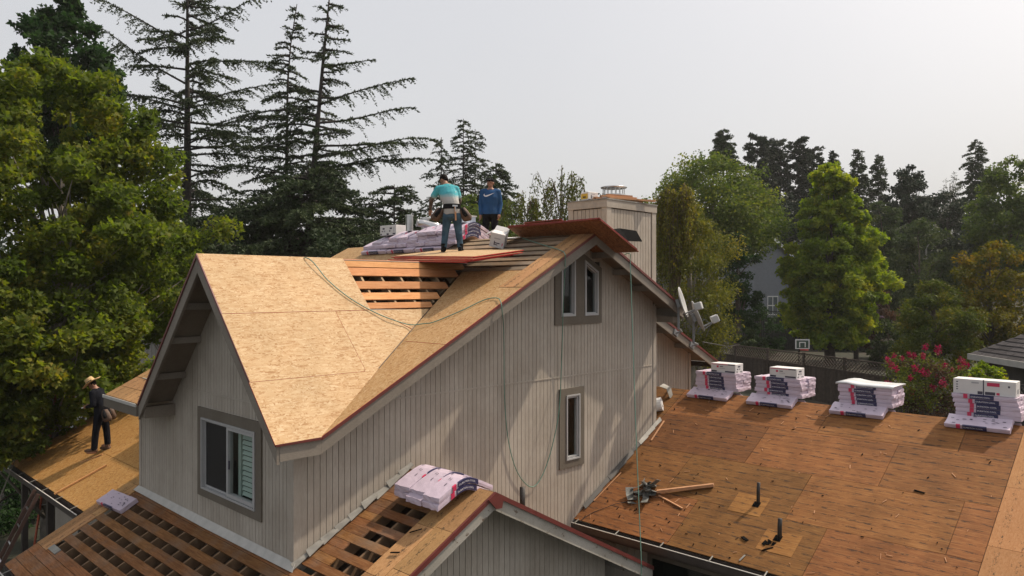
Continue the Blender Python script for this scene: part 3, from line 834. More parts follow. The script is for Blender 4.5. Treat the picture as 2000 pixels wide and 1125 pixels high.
    m = MB(); m.box(8.80, 8.99, oh + 0.12, -0.035, 6.45, 6.58); m.build('soffit_return', SOFFIT, roof)
build_main()

# recessed wing wall with its own lean roof ---------------------------
def build_recess():
    p0, p1 = V((9.72, 0.6, 6.65)), V((12.66, 0.6, 5.28))
    a = (p1.z - p0.z) / (p1.x - p0.x); pl = Plane(a, 0, p0.z - a * p0.x)
    wall = siding(Fr((0, 1.15, 0), (1, 0, 0), (0, -1, 0)), 8.8, 12.05, lambda x: 3.9, lambda x: pl.z(x, 0) - 0.06, pitch=0.115)
    MB().box(12.06, 12.15, 1.10, 1.2, 3.6, pl.z(12.1, 0) - 0.06).build('corner_board', SIDING, wall)
    MB().box(12.0, 12.06, 1.2, 5.0, 0.4, 5.4).build('wall', SIDING, HOUSE)
    m = MB(); sheet(pl, rect(8.8, 12.62, 0.63, 5.0), 0.02, -0.03, m)
    roof = m.build('side_roof', SOFFIT, HOUSE)
    for xa, xb in ((8.8, 10.05), (10.056, 11.3), (11.306, 12.66)):
        for ya, yb in ((0.58, 3.0), (3.006, 5.05)):
            sheet(pl, rect(xa, xb, ya, yb), 0.014).build('plywood_panel', PLY, roof)
    m = MB(); m.prism([(8.8, 0.6, pl.z(8.8, 0) - 0.016), (12.66, 0.6, pl.z(12.66, 0) - 0.016), (12.66, 0.6, pl.z(12.66, 0) - 0.25), (8.8, 0.6, pl.z(8.8, 0) - 0.25)], (0, 0.04, 0)); m.build('rake_board', FASCIA, roof)
    m = MB(); m.prism([(8.8, 0.578, pl.z(8.8, 0) - 0.004), (12.67, 0.578, pl.z(12.67, 0) - 0.004), (12.67, 0.578, pl.z(12.67, 0) - 0.06), (8.8, 0.578, pl.z(8.8, 0) - 0.06)], (0, 0.018, 0)); m.build('drip_edge', DRIP, roof)
    for x in (9.6, 10.5, 11.4):
        z = pl.z(x, 0) - 0.14
        m = MB(); m.beam((x, 0.645, z), (x, 1.12, z), 0.05, 0.11); m.build('lookout_beam', FASCIA, roof)
    # gutter end and swan-neck downpipe
    z = pl.z(12.66, 0)
    m = MB(); m.box(12.665, 12.79, 0.62, 5.0, z - 0.18, z - 0.05); m.build('gutter', GUTTER, roof)
    m = MB(); m.box(12.665, 12.80, 0.60, 0.618, z - 0.2, z - 0.03); m.build('gutter_end', WHITE_VINYL, roof)
    m = MB(); m.tube([(12.7, 1.0, z - 0.2), (12.62, 1.02, z - 0.42), (12.3, 1.06, z - 0.62), (12.2, 1.08, z - 0.8), (12.2, 1.08, 0.6)], 0.045, 8); m.build('downpipe', FASCIA, roof, True)
    return pl
P_SIDE = build_recess()

# chimney --------------------------------------------------------------
def build_chimney():
    x0, x1, y0, y1, zt, zb = 8.88, 10.89, 1.4, 2.51, 9.31, 5.6
    m = MB(); m.box(x0 + 0.01, x1 - 0.01, y0 + 0.01, y1 - 0.01, zb, zt - 0.01)
    ch = m.build('chimney', GROOVE, HOUSE)
    def face(fr, a0, a1, n):
        w = (a1 - a0) / n
        for i in range(n):
            mm = MB(); fr.box(mm, a0 + i * w + 0.007, a0 + (i + 1) * w - 0.007, zb, zt - 0.235, -0.0095, 0.012)
            mm.build('siding_board', SIDING, ch)
    face(Fr((0, y0, 0), (1, 0, 0), (0, -1, 0)), x0 + 0.17, x1 - 0.17, 14)
    face(Fr((x0, 0, 0), (0, 1, 0), (-1, 0, 0)), y0 + 0.13, y1 - 0.13, 7)
    for (a, b, c, d) in ((x0 - 0.03, x0 + 0.15, y0 - 0.03, y0 + 0.009), (x1 - 0.15, x1 + 0.03, y0 - 0.03, y0 + 0.009)):
        MB().box(a, b, c, d, zb, zt - 0.21).build('corner_board', SIDING, ch)
    for (c, d) in ((y0 + 0.0095, y0 + 0.12), (y1 - 0.12, y1 + 0.03)):
        MB().box(x0 - 0.028, x0 + 0.009, c, d, zb, zt - 0.21).build('corner_board', SIDING, ch)
    m = MB(); m.box(x0 - 0.045, x1 + 0.045, y0 - 0.045, y0 + 0.02, zt - 0.21, zt - 0.03); m.box(x0 - 0.045, x0 + 0.02, y0 + 0.021, y1 + 0.045, zt - 0.21, zt - 0.03)
    m.box(x1 - 0.02, x1 + 0.045, y0 + 0.021, y1 + 0.045, zt - 0.21, zt - 0.03); m.build('chimney_band', SIDING, ch)
    MB().box(x0 - 0.06, x1 + 0.06, y0 - 0.06, y1 + 0.06, zt - 0.0295, zt).build('chimney_top', FLASH, ch)
    # flue with its rain cap
    c = V((9.95, 1.98, zt))
    m = MB(); m.tube([c, c + V((0, 0, 0.22))], 0.19, 18); m.build('flue', METAL, ch, False)
    m = MB()
    for k in range(16):
        a = k * math.pi / 8; q = c + V((0.27 * math.cos(a), 0.27 * math.sin(a), 0.22))
        m.beam(q, q + V((0, 0, 0.17)), 0.014, 0.014, (1, 0, 0))
    m.tube([c + V((0, 0, 0.19)), c + V((0, 0, 0.225))], 0.29, 20)
    m.build('flue_cage', METAL, ch)
    m = MB(); m.tube([c + V((0, 0, 0.385)), c + V((0, 0, 0.41)), c + V((0, 0, 0.425)), c + V((0, 0, 0.45))], [0.32, 0.33, 0.29, 0.12], 22); m.build('flue_cap', METAL, ch, True)
build_chimney()

# lower roofs (front, porch, left) -------------------------------------
def build_low():
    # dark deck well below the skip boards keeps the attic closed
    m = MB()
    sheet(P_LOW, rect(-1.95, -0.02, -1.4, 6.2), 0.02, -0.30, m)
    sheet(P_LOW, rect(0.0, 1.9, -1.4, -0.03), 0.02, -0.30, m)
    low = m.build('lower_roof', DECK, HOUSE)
    brd = lambda pts, mat=BOARD, off=0.0, th=0.022, nm='sheathing_board': sheet(P_LOW, pts, th, off + rnd.uniform(-.002, .003)).build(nm, mat, low)
    # solid boards at the eave
    for a, b in ((-2.05, -1.90), (-1.893, -1.715), (-1.708, -1.555)):
        c = [-1.25, rnd.uniform(0.4, 1.6), rnd.uniform(3.2, 4.6), 6.27]
        for ya, yb in zip(c[:-1], c[1:]): brd([(a, ya + .004), (b, ya + .004), (b, yb - .004), (a, yb - .004)])
    # skip boards, one gap wide apart
    tops = [-0.135 - 0.256 * k for k in range(6)]
    for k, t in enumerate(tops):
        a, b = t - 0.13, t
        cs = [-1.2, rnd.uniform(0.3, 1.0) if k % 2 else rnd.uniform(2.2, 3.2), 5.70 - (0.0 if k < 5 else 0.02)]
        for ya, yb in zip(cs[:-1], cs[1:]):
            q = rnd.uniform(-.006, .006)
            brd([(a + q, ya + .004), (b + q, ya + .004), (b - q, yb - .004), (a - q, yb - .004)])
    brd(rect(-0.128, -0.01, -1.2, 5.66))
    # rafters showing in the gaps
    y = -0.86
    while y < 5.7:
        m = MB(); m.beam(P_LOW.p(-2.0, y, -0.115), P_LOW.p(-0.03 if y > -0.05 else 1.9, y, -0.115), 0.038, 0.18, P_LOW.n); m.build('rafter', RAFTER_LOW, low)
        y += 0.43
    # planks along the outer rake on the left
    for ya, yb in ((5.715, 5.985), (5.992, 6.285)):
        for xa, xb in ((-1.55, -0.75 + 0.3 * (ya > 5.9)), (-0.745 + 0.3 * (ya > 5.9), 0.02)):
            brd(rect(xa, xb, ya, yb), BOARD_X, 0.004, nm='rake_plank')
    brd(rect(0.025, 0.12, 5.66, 6.27), BOARD_X, 0.003, nm='rake_plank')
    m = MB(); m.obox(P_LOW.p(-1.47, 5.5, 0.012), V((0.05, 0, 0.0255)), V((0, 0.2, 0)), P_LOW.n * 0.01); m.build('vent_block', FLASH, low)
    # porch: full boards and half boards in turn, leaving square holes
    for k in range(8):
        a = 0.07 + 0.256 * k
        if a > 1.9: break
        brd(rect(a, min(a + 0.124, 1.93), -1.205, -0.06))
        if a + 0.132 < 1.9:
            e = -0.52 + rnd.uniform(-.05, .05)
            brd(rect(a + 0.130, min(a + 0.252, 1.93), e, -0.06))
    for ya, yb in ((-1.565, -1.215), (-1.90, -1.572)):
        cs = [-2.05, -0.85 + rnd.uniform(-.2, .2), 0.35 + rnd.uniform(-.2, .2), 1.15 + rnd.uniform(-.2, .2), 1.945]
        for xa, xb in zip(cs[:-1], cs[1:]): brd(rect(xa + .003, xb - .003, ya, yb), BOARD_X, 0.003, nm='rake_plank')
    # far side of the porch gable
    sheet(P_PORCH, rect(1.955, 5.75, -1.9, -0.03), 0.02, 0.0).build('plywood_panel', PLY, low)
    # porch gable trim
    def rake(pl, xa, xb, mat=FASCIA_OLD):
        m = MB(); m.prism([(xa, -1.905, pl.z(xa, 0) - 0.03), (xb, -1.905, pl.z(xb, 0) - 0.03), (xb, -1.905, pl.z(xb, 0) - 0.25), (xa, -1.905, pl.z(xa, 0) - 0.25)], (0, 0.045, 0)); m.build('rake_board', mat, low)
        m = MB(); m.prism([(xa, -1.935, pl.z(xa, 0) + 0.004), (xb, -1.935, pl.z(xb, 0) + 0.004), (xb, -1.935, pl.z(xb, 0) - 0.066), (xa, -1.935, pl.z(xa, 0) - 0.066)], (0, 0.028, 0)); m.build('drip_edge', DRIP, low)
    rake(P_LOW, -2.05, 1.948); rake(P_PORCH, 1.952, 5.82)
    m = MB(); m.prism([(1.80, -1.94, P_LOW.z(1.80, 0) + .004), (1.951, -1.94, 4.401), (2.10, -1.94, P_PORCH.z(2.1, 0) + .004), (2.06, -1.94, P_PORCH.z(2.06, 0) - 0.18), (1.951, -1.94, 4.17)], (0, -0.012, 0)); m.build('ridge_cap', DRIP, low)
    m = MB(); m.box(5.70, 5.83, -1.9, -0.3, 2.16, 2.33); m.build('gutter', FASCIA_OLD, low)
    # soffit under the porch overhang
    m = MB()
    sheet(P_LOW, rect(-2.0, 1.93, -1.86, -1.42), 0.015, -0.035, m); sheet(P_PORCH, rect(1.96, 5.7, -1.86, -1.42), 0.015, -0.035, m)
    m.build('soffit', SOFFIT, low)
    # porch gable wall
    def pt(x): return min(P_LOW.z(x, 0), P_PORCH.z(x, 0)) - 0.06
    siding(Fr((0, -1.4, 0), (1, 0, 0), (0, -1, 0)), -1.6, 5.1, lambda x: 0.3, pt, pitch=0.112)
    # apron flashing along the front wall and stepped flashing up the long wall
    m = MB(); m.prism([(-0.022, -0.06, 3.47), (-0.022, WALL_L + 0.05, 3.47), (-0.095, WALL_L + 0.12, P_LOW.z(-0.095, 0) + 0.03), (-0.115, 2.6, P_LOW.z(-0.115, 0) + 0.025), (-0.105, -0.13, P_LOW.z(-0.105, 0) + 0.028)], (0.002, 0, -0.004))
    m.build('apron_flashing', FLASH_WHITE, low)
    for k in range(9):
        x = -0.08 + k * 0.225
        z = P_LOW.z(x, 0)
        t = rnd.uniform(-0.02, 0.03); w = rnd.uniform(0.03, 0.065)
        p = [V((x, -0.045, z + 0.10 + t)), V((x + 0.25, -0.045, z + 0.20 + t)), V((x + 0.27, -0.05 - w, z + 0.165 + t)), V((x + 0.02, -0.06 - w, z + 0.03 + t * .5))]
        m = MB(); m.prism(p, (0.0, 0.004, -0.006)); m.build('step_flashing', FLASH, low)
    # left roof: strand board on the same slope
    m = MB(); sheet(P_LOW, [(-0.74, 6.30), (0.03, 6.30), (0.03, 5.67), (3.38, 5.67), (3.38, 11.8), (-0.74, 11.8)], 0.02, -0.03, m)
    P_L2 = Plane(-0.51, 0, 3.403 + 2 * 0.51 * 3.4)
    sheet(P_L2, rect(3.42, 6.0, 7.5, 11.8), 0.03, 0.0, m)
    left = m.build('left_roof', SOFFIT, HOUSE)
    ops = [(rect(-0.785, 0.296, 6.29, 8.70), 0), (rect(-0.785, 0.296, 8.706, 11.12), .002), (rect(-0.785, 0.296, 11.126, 11.84), 0),
           (rect(0.302, 1.386, 6.29, 7.5), .001), ([(0.03, 5.665), (1.386, 5.665), (1.386, 6.284), (0.03, 6.284)], .002), (rect(0.302, 1.386, 7.506, 9.93), 0), (rect(0.302, 1.386, 9.936, 11.84), .002),
           (rect(1.392, 2.47, 5.67, 8.7), 0), (rect(1.392, 2.47, 8.706, 11.84), 0), (rect(2.476, 3.395, 5.67, 8.0), 0), (rect(2.476, 3.395, 8.006, 11.84), 0)]
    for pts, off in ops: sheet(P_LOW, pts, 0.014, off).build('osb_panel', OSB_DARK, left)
    # gutter with its straps
    def gutter(parent, xo, y0, y1, z, lip=FLASH_WHITE, step=0.95):
        m = MB(); m.box(xo - 0.125, xo - 0.01, y0, y1, z - 0.15, z - 0.145); m.box(xo - 0.01, xo - 0.005, y0, y1, z - 0.15, z - 0.03); m.box(xo - 0.13, xo - 0.125, y0, y1, z - 0.15, z - 0.04)
        g = m.build('gutter', GUTTER, parent)
        m = MB(); m.box(xo - 0.138, xo - 0.118, y0, y1, z - 0.0395, z - 0.03); m.build('gutter_lip', lip, g)
        y = y0 + 0.45
        while y < y1:
            m = MB(); m.beam((xo - 0.125, y, z - 0.025), (xo + 0.03, y + 0.02, z + 0.012), 0.022, 0.006); m.build('gutter_strap', FLASH, g); y += step
        m = MB(); m.box(xo - 0.005, xo + 0.04, y0, y1, z - 0.24, z - 0.03); m.build('fascia_board', GUTTER, parent)
    gutter(left, -0.785, 6.29, 11.84, P_LOW.z(-0.785, 0))
    gutter(low, -2.05, -1.25, 6.28, P_LOW.z(-2.05, 0))
    # walls below
    MB().box(-1.62, -1.5, -1.3, 6.1, 0.0, 2.55).build('wall', SIDING, HOUSE)
    MB().box(-1.5, 0.1, 6.0, 6.1, 0.0, 2.6).build('wall', SIDING, HOUSE)
    MB().box(0.1, 0.22, 6.1, 11.6, 0.0, 3.3).build('wall', SIDING, HOUSE)
    m = MB(); m.prism([(0.22, 11.5, 0.0), (5.9, 11.5, 0.0), (5.9, 11.5, 3.8), (3.4, 11.5, 5.08), (0.22, 11.5, 3.45)], (0, 0.1, 0)); m.build('wall', STUCCO, HOUSE)
    m = MB(); m.prism([(-0.78, 11.80, P_LOW.z(-.78, 0) - .03), (3.39, 11.80, P_LOW.z(3.39, 0) - .03), (3.39, 11.80, P_LOW.z(3.39, 0) - .25), (-0.78, 11.80, P_LOW.z(-.78, 0) - .25)], (0, 0.035, 0)); m.build('rake_board', FASCIA, left)
    for y in (7.0, 9.2, 11.3):
        MB().box(-0.66, -0.54, y, y + 0.12, 0.0, 2.95).build('porch_post', GUTTER, HOUSE)
    return gutter
gutter_fn = build_low()

# wing on the right --------------------------------------------------------
def build_wing():
    m = MB(); sheet(P_WING, rect(6.02, 10.05, -7.25, -0.05), 0.02, -0.03, m); sheet(P_WING2, rect(10.07, 14.1, -7.25, 1.1), 0.02, -0.03, m)
    wing = m.build('wing_roof', SOFFIT, HOUSE)
    rows = [(5.95, 7.03), (7.036, 8.115), (8.121, 9.2), (9.206, 10.055)]
    cuts = [[-0.02, -2.1, -4.45, -6.62], [-0.02, -1.35, -3.75, -6.16, -6.62], [-0.02, -2.45, -4.87, -6.62], [-0.02, -1.0, -3.4, -5.8, -6.62]]
    for (a, b), cs in zip(rows, cuts):
        for ya, yb in zip(cs[:-1], cs[1:]):
            q = rnd.uniform(-.004, .004)
            sheet(P_WING, [(a, yb + .004), (b, yb + .004), (b, ya - .004 + q), (a, ya - .004 - q)], 0.016, rnd.uniform(0, .003)).build('plywood_panel', PLY, wing)
    sheet(P_WING, rect(8.80, 10.055, -0.012, 1.1), 0.016, 0.0).build('plywood_panel', PLY, wing)
    # paler board along the far rake
    for a, b in ((5.94, 7.35), (7.356, 8.57), (8.576, 10.055)):
        sheet(P_WING, rect(a, b, -7.27, -6.626), 0.016, 0.004).build('rake_panel', PLY_LIGHT, wing)
    for ya, yb in ((-7.27, -4.8), (-4.79, -2.4), (-2.39, 0.0), (0.01, 1.1)):
        for xa, xb in ((10.065, 11.2), (11.21, 12.3), (12.31, 14.1)):
            sheet(P_WING2, rect(xa, xb, ya, yb), 0.016).build('plywood_panel', PLY, wing)
    # pale patches where vents stood
    for x, y in ((7.25, -3.02), (6.62, -3.86)):
        sheet(P_WING, rect(x - 0.30, x + 0.14, y - 0.3, y + 0.3), 0.004, 0.0078).build('patch_panel', PATCH, wing)
    gutter_fn(wing, 5.95, -7.25, -0.06, P_WING.z(5.95, 0))
    m = MB(); m.prism([(5.95, -7.275, P_WING.z(5.95, 0) - .0), (10.05, -7.275, P_WING.z(10.05, 0)), (10.05, -7.275, P_WING.z(10.05, 0) - .25), (5.95, -7.275, P_WING.z(5.95, 0) - .25)], (0, -0.05, 0)); m.build('rake_board', GUTTER, wing)
    m = MB(); m.prism([(10.06, -7.275, P_WING2.z(10.06, 0)), (14.1, -7.275, P_WING2.z(14.1, 0)), (14.1, -7.275, P_WING2.z(14.1, 0) - .25), (10.06, -7.275, P_WING2.z(10.06, 0) - .25)], (0, -0.05, 0)); m.build('rake_board', GUTTER, wing)
    # walls under it
    siding(Fr((6.45, 0, 0), (0, -1, 0), (-1, 0, 0)), 0.05, 6.8, lambda a: 0.2, lambda a: 2.8, [(1.4, 3.0, 0.9, 2.3)], pitch=0.15)
    m = MB(); fr = Fr((6.45, 0, 0), (0, -1, 0), (-1, 0, 0)); o = [(1.4, 0.9), (3.0, 0.9), (3.0, 2.3), (1.4, 2.3)]
    poly_frame(fr, m, o, inset(o, 0.07), -0.04, 0.04); win = m.build('window', TRIM, HOUSE)
    m = MB(); fr.poly(m, inset(o, 0.07), -0.01, 0.0); m.build('window_pane', GLASS, win)
    recess(fr, 1.4, 3.0, 0.9, 2.3, win)
    m = MB(); m.prism([(6.5, -6.85, 0.2), (13.6, -6.85, 0.2), (13.6, -6.85, 2.9), (10.06, -6.85, 4.7), (6.5, -6.85, 2.95)], (0, 0.08, 0)); m.box(13.5, 13.6, -6.8, 1.1, 0.3, 2.95); m.build('wall', SIDING, HOUSE)
    # vent pipes and the collars cut round them
    for x, y, h, r in ((7.22, -3.17, 0.38, 0.030), (6.63, -3.83, 0.32, 0.036)):
        z = P_WING.z(x, y)
        m = MB(); m.tube([(x, y, z - 0.1), (x + 0.004, y, z + h * .6), (x + 0.01, y - 0.006, z + h)], r, 12)
        vp = m.build('vent_pipe', BLACKPIPE, wing, True)
        m = MB(); m.obox(P_WING.p(x - 0.02, y + 0.02, 0.012), V((0.06, 0, 0.031)), V((0, 0.06, 0)), P_WING.n * 0.003); m.build('pipe_collar', FELT, vp)
    # crumpled flashing left along the wall foot
    for k in range(10):
        x = 6.2 + k * 0.27; z = P_WING.z(x, 0)
        m = MB(); w = rnd.uniform(.03, .07)
        m.prism([(x, -0.04, z + 0.09), (x + 0.29, -0.04, z + 0.235), (x + 0.28, -0.06 - w, z + 0.165), (x, -0.05 - w, z + 0.03)], (0, 0.003, -0.006)); m.build('step_flashing', BLACKPIPE if k < 7 else FLASH, wing)
build_wing()

# crumbs of torn felt and splinters left on the wing deck
m = MB(); r_ = random.Random(3)
for i in range(80):
    x, y = r_.uniform(6.0, 9.9), r_.uniform(-6.5, -0.1)
    if r_.random() < .4: x = 6.0 + abs(r_.gauss(0, .7)); y = -abs(r_.gauss(.3, 1.6))
    p = P_WING.p(min(x, 9.8), max(y, -6.5), .013); a = r_.uniform(0, 3.14); l = r_.uniform(.006, .03); w = r_.uniform(.003, .009)
    u = V((math.cos(a), math.sin(a), .51 * math.cos(a))); v = P_WING.n.cross(u)
    m.obox(p, u * l, v * w, P_WING.n * .004)
m.build('roof_debris', FELT, HOUSE, fix=False)['kind'] = 'stuff'
m = MB()
for i in range(55):
    x, y = r_.uniform(6.0, 9.9), r_.uniform(-6.5, -0.1); p = P_WING.p(x, y, .012); a = r_.uniform(0, 3.14); l = r_.uniform(.01, .06); w = r_.uniform(.002, .006)
    u = V((math.cos(a), math.sin(a), .51 * math.cos(a))); v = P_WING.n.cross(u)
    m.obox(p, u * l, v * w, P_WING.n * .003)
m.build('wood_splinters', LUMBER, HOUSE, fix=False)['kind'] = 'stuff'

# black pipe standing behind the porch
m = MB(); PX, PY = 3.42, -1.05; z = P_PORCH.z(PX, 0); m.tube([(PX, PY, z - 0.1), (PX, PY, z + 0.40)], 0.045, 12); m.build('vent_pipe', BLACKPIPE, HOUSE, True)

# ------------------------------------------------------------------ shingle bundles
TEXTS = {}
def text_mesh(body, size, ext=0.0):
    key = (body, size, ext)
    if key not in TEXTS:
        cu = bpy.data.curves.new('lettering', 'FONT'); cu.body = body; cu.size = size; cu.extrude = ext; cu.resolution_u = 2
        cu.align_x = 'LEFT'; cu.align_y = 'CENTER'
        o = bpy.data.objects.new('lettering', cu); COL.objects.link(o)
        dg = bpy.context.evaluated_depsgraph_get(); dg.update()
        me = bpy.data.meshes.new_from_object(o.evaluated_get(dg))
        me.name = 'lettering'
        bpy.data.objects.remove(o)
        TEXTS[key] = me
    return TEXTS[key].copy()
def lettering(body, size, mat, parent, M, bend=None, name='lettering'):
    me = text_mesh(body, size)
    me.materials.clear()
    vs = [M @ v.co for v in me.vertices]
    if bend: vs = [bend(v) for v in vs]
    for v, c in zip(me.vertices, vs): v.co = c
    return link(name, me, parent, [mat])

BL, BW, BH = 1.0, 0.34, 0.077
def bundle_proto(bent, k):
    bend = (lambda p: V((p[0], p[1], p[2] - 0.5 * (math.sqrt(p[0] ** 2 + 0.13 ** 2) - 0.13)))) if bent else (lambda p: V(p))
    r = random.Random(40 + k)
    root = empty('shingle_bundle', (0, 0, 0))
    nx, ny, nz = 14, 5, 2
    bm = bmesh.new(); grid = {}
    for i in range(nx + 1):
        for j in range(ny + 1):
            for l in range(nz + 1):
                if 0 < i < nx and 0 < j < ny and 0 < l < nz: continue
                x, y, z = (i / nx - .5) * BL, (j / ny - .5) * BW, l / nz * BH
                ex = 0.006 if i in (0, nx) else 0.0
                z += r.uniform(-.002, .002) if l == nz else 0
                y += r.uniform(-.003, .003) - (math.copysign(0.003, y) if l != 1 and j in (0, ny) else 0)
                x += r.uniform(-.008, .008) * (1 if i in (0, nx) else .3) - (math.copysign(0.004, x) if l != 1 and i in (0, nx) else 0)
                grid[i, j, l] = bm.verts.new(bend((x, y, z)))
    q = lambda *a: bm.faces.new([grid[t] for t in a])
    for i in range(nx):
        for j in range(ny):
            q((i, j, nz), (i + 1, j, nz), (i + 1, j + 1, nz), (i, j + 1, nz)); q((i, j, 0), (i, j + 1, 0), (i + 1, j + 1, 0), (i + 1, j, 0))
    for i in range(nx):
        for l in range(nz):
            q((i, 0, l), (i + 1, 0, l), (i + 1, 0, l + 1), (i, 0, l + 1)); q((i, ny, l), (i, ny, l + 1), (i + 1, ny, l + 1), (i + 1, ny, l))
    for j in range(ny):
        for l in range(nz):
            q((0, j, l), (0, j, l + 1), (0, j + 1, l + 1), (0, j + 1, l)); q((nx, j, l), (nx, j + 1, l), (nx, j + 1, l + 1), (nx, j, l + 1))
    me = bpy.data.meshes.new('wrapper'); bm.normal_update(); bm.to_mesh(me); bm.free()
    link('wrapper', me, root, [WRAP])
    # navy band with its lettering, folded a little over the top
    x0 = -0.20 + r.uniform(-.05, .05); x1 = x0 + 0.37
    m = MB()
    def strip(xa, xb, sy):
        n = 6
        y = sy * (BW / 2 + 0.0085)
        pts = []
        for i in range(n + 1):
            x = xa + (xb - xa) * i / n
            pts += [bend((x, y, 0.006)), bend((x, y, BH - 0.001)), bend((x, sy * (BW / 2 - 0.016), BH + 0.0062))]
        f = []
        for i in range(n):
            a = 3 * i
            f += [(a, a + 3, a + 4, a + 1), (a + 1, a + 4, a + 5, a + 2)]
        return pts, f
    p, f = strip(x0, x1, -1); m.add(p, f)
    lab = m.build('label', NAVY, root)
    m = MB(); p, f = strip(x0 - 0.10, x0 - 0.035, -1); m.add(p, f); m.build('logo', REDLOGO, root)
    M = Matrix.Translation((x0 + 0.015, -(BW / 2 + 0.0105), BH * 0.5)) @ Matrix.Rotation(R_(90), 4, 'X')
    lettering('DURATION COOL', 0.036, WHITEINK, lab, M, bend)
    # scattered small print on the wrapper's top
    m = MB()
    for i in range(16):
        x, y = r.uniform(-.42, .42), r.uniform(-.13, .13); w, h = r.uniform(.008, .03), r.uniform(.004, .008)
        if i == 0: w, h = 0.02, 0.016
        a = [(x - w, y - h), (x + w, y - h), (x + w, y + h), (x - w, y + h)]
        m.add([bend((px, py, BH + 0.0065)) for px, py in a], [(0, 1, 2, 3)])
    m.build('small_print', INK, root, fix=False)['kind'] = 'stuff'
    return root
PROTO = {}
for kk in range(5):
    PROTO[False, kk] = bundle_proto(False, kk)
    PROTO[True, kk] = bundle_proto(True, kk + 9)
used = set()
def bundle(loc, rz, label, group, rx=0.0, bent=False, ry=0.0):
    k = (bent, rnd.randrange(5))
    src = PROTO[k]
    if k in used: o = copy_tree(src)
    else: used.add(k); o = src
    o.location = loc; o.rotation_euler = (rx, ry, rz)
    tag(o, label, 'shingle bundle', group)
    return o

ORD = ['lowest', 'second from the bottom', 'middle', 'second from the top', 'topmost']
SL = math.atan(0.51)
stack_at = [(-0.78, 'the stack nearest the house wall'), (-2.22, 'the second stack from the wall'), (-3.98, 'the sheet capped stack'), (-6.02, 'the strapped carton stack')]
GW = 'shingle bundles stacked along the wing ridge'
for si, (y, where) in enumerate(stack_at):
    zr = P_WING.z(10.06, 0)
    p = P_WING.p(9.925, y + .06, 0.018)
    bundle(p, R_(-90) + rnd.uniform(-.02, .02), 'lilac bundle flat on the near slope below ' + where, GW, rx=SL * .92)
    p = P_WING2.p(10.36, y, 0.018)
    bundle(p, R_(-90), 'lilac bundle lying on the far slope under ' + where, GW, rx=-SL)
    z = zr + 0.062
    for l in range(5):
        for d in (0, 1):
            q = rnd.uniform(-.035, .035)
            bundle((10.20 + 0.345 * d + rnd.uniform(-.015, .015), y + q - 0.02, z + l * 0.0800), R_(-90) + rnd.uniform(-.02, .02), f'{"near" if d == 0 else "far"} side lilac bundle, {ORD[l]} in {where}', GW)
STACK_TOP = P_WING.z(10.06, 0) + 0.062 + 5 * 0.0800

# white cartons on top of the stacks --------------------------------------
def carton(loc, dims, rz, label, marks, name='carton', cat='box', rx=0, ry=0, mat=None, lid=False, group=None):
    lx, ly, lz = dims
    root = empty(name, (0, 0, 0), label, cat, group)
    m = MB(); m.box(-lx / 2, lx / 2, -ly / 2, ly / 2, 0, lz); body = m.build('box_body', mat or CARD, root)
    bv = body.modifiers.new('bevel', 'BEVEL'); bv.width = 0.006; bv.segments = 1
    for (face, a0, a1, b0, b1, mt, nm) in marks:
        m = MB(); e = 0.0012
        if face == 'front': m.box(-lx / 2 + a0 * lx, -lx / 2 + a1 * lx, -ly / 2 - e, -ly / 2, b0 * lz, b1 * lz)
        elif face == 'right': m.box(lx / 2, lx / 2 + e, -ly / 2 + a0 * ly, -ly / 2 + a1 * ly, b0 * lz, b1 * lz)
        elif face == 'left': m.box(-lx / 2 - e, -lx / 2, -ly / 2 + a0 * ly, -ly / 2 + a1 * ly, b0 * lz, b1 * lz)
        elif face == 'top': m.box(-lx / 2 + a0 * lx, -lx / 2 + a1 * lx, -ly / 2 + b0 * ly, -ly / 2 + b1 * ly, lz, lz + e)
        m.build(nm, mt, body)
    root.location = loc; root.rotation_euler = (rx, ry, rz)
    return root
MK = [('front', 0.02, 0.70, 0.86, 0.93, REDLOGO, 'red_stripe'), ('front', 0.70, 0.97, 0.84, 0.95, INK, 'printed_bar'), ('front', 0.24, 0.32, 0.55, 0.76, REDLOGO, 'logo'), ('front', 0.37, 0.50, 0.62, 0.70, INK, 'printed_bar'),
      ('front', 0.35, 0.58, 0.45, 0.50, GREYINK, 'small_print'), ('front', 0.02, 0.24, 0.05, 0.22, INK, 'printed_bar'), ('front', 0.58, 0.97, 0.06, 0.22, INK, 'printed_bar'),
      ('right', 0.30, 0.62, 0.62, 0.78, INK, 'hand_hole'), ('right', 0.2, 0.36, 0.36, 0.5, INK, 'small_print'), ('right', 0.5, 0.6, 0.36, 0.5, INK, 'small_print'), ('right', 0.12, 0.3, 0.1, 0.22, INK, 'small_print'), ('right', 0.6, 0.9, 0.1, 0.18, INK, 'small_print')]
carton((10.25, -0.95, STACK_TOP), (0.60, 0.36, 0.205), R_(-90), 'long white carton on the bundle stack closest to the house wall', MK, group='white cartons on the bundle stacks')
carton((10.25, -2.34, STACK_TOP), (0.60, 0.36, 0.21), R_(-92), 'long white carton on the second bundle stack from the house wall', MK, group='white cartons on the bundle stacks')
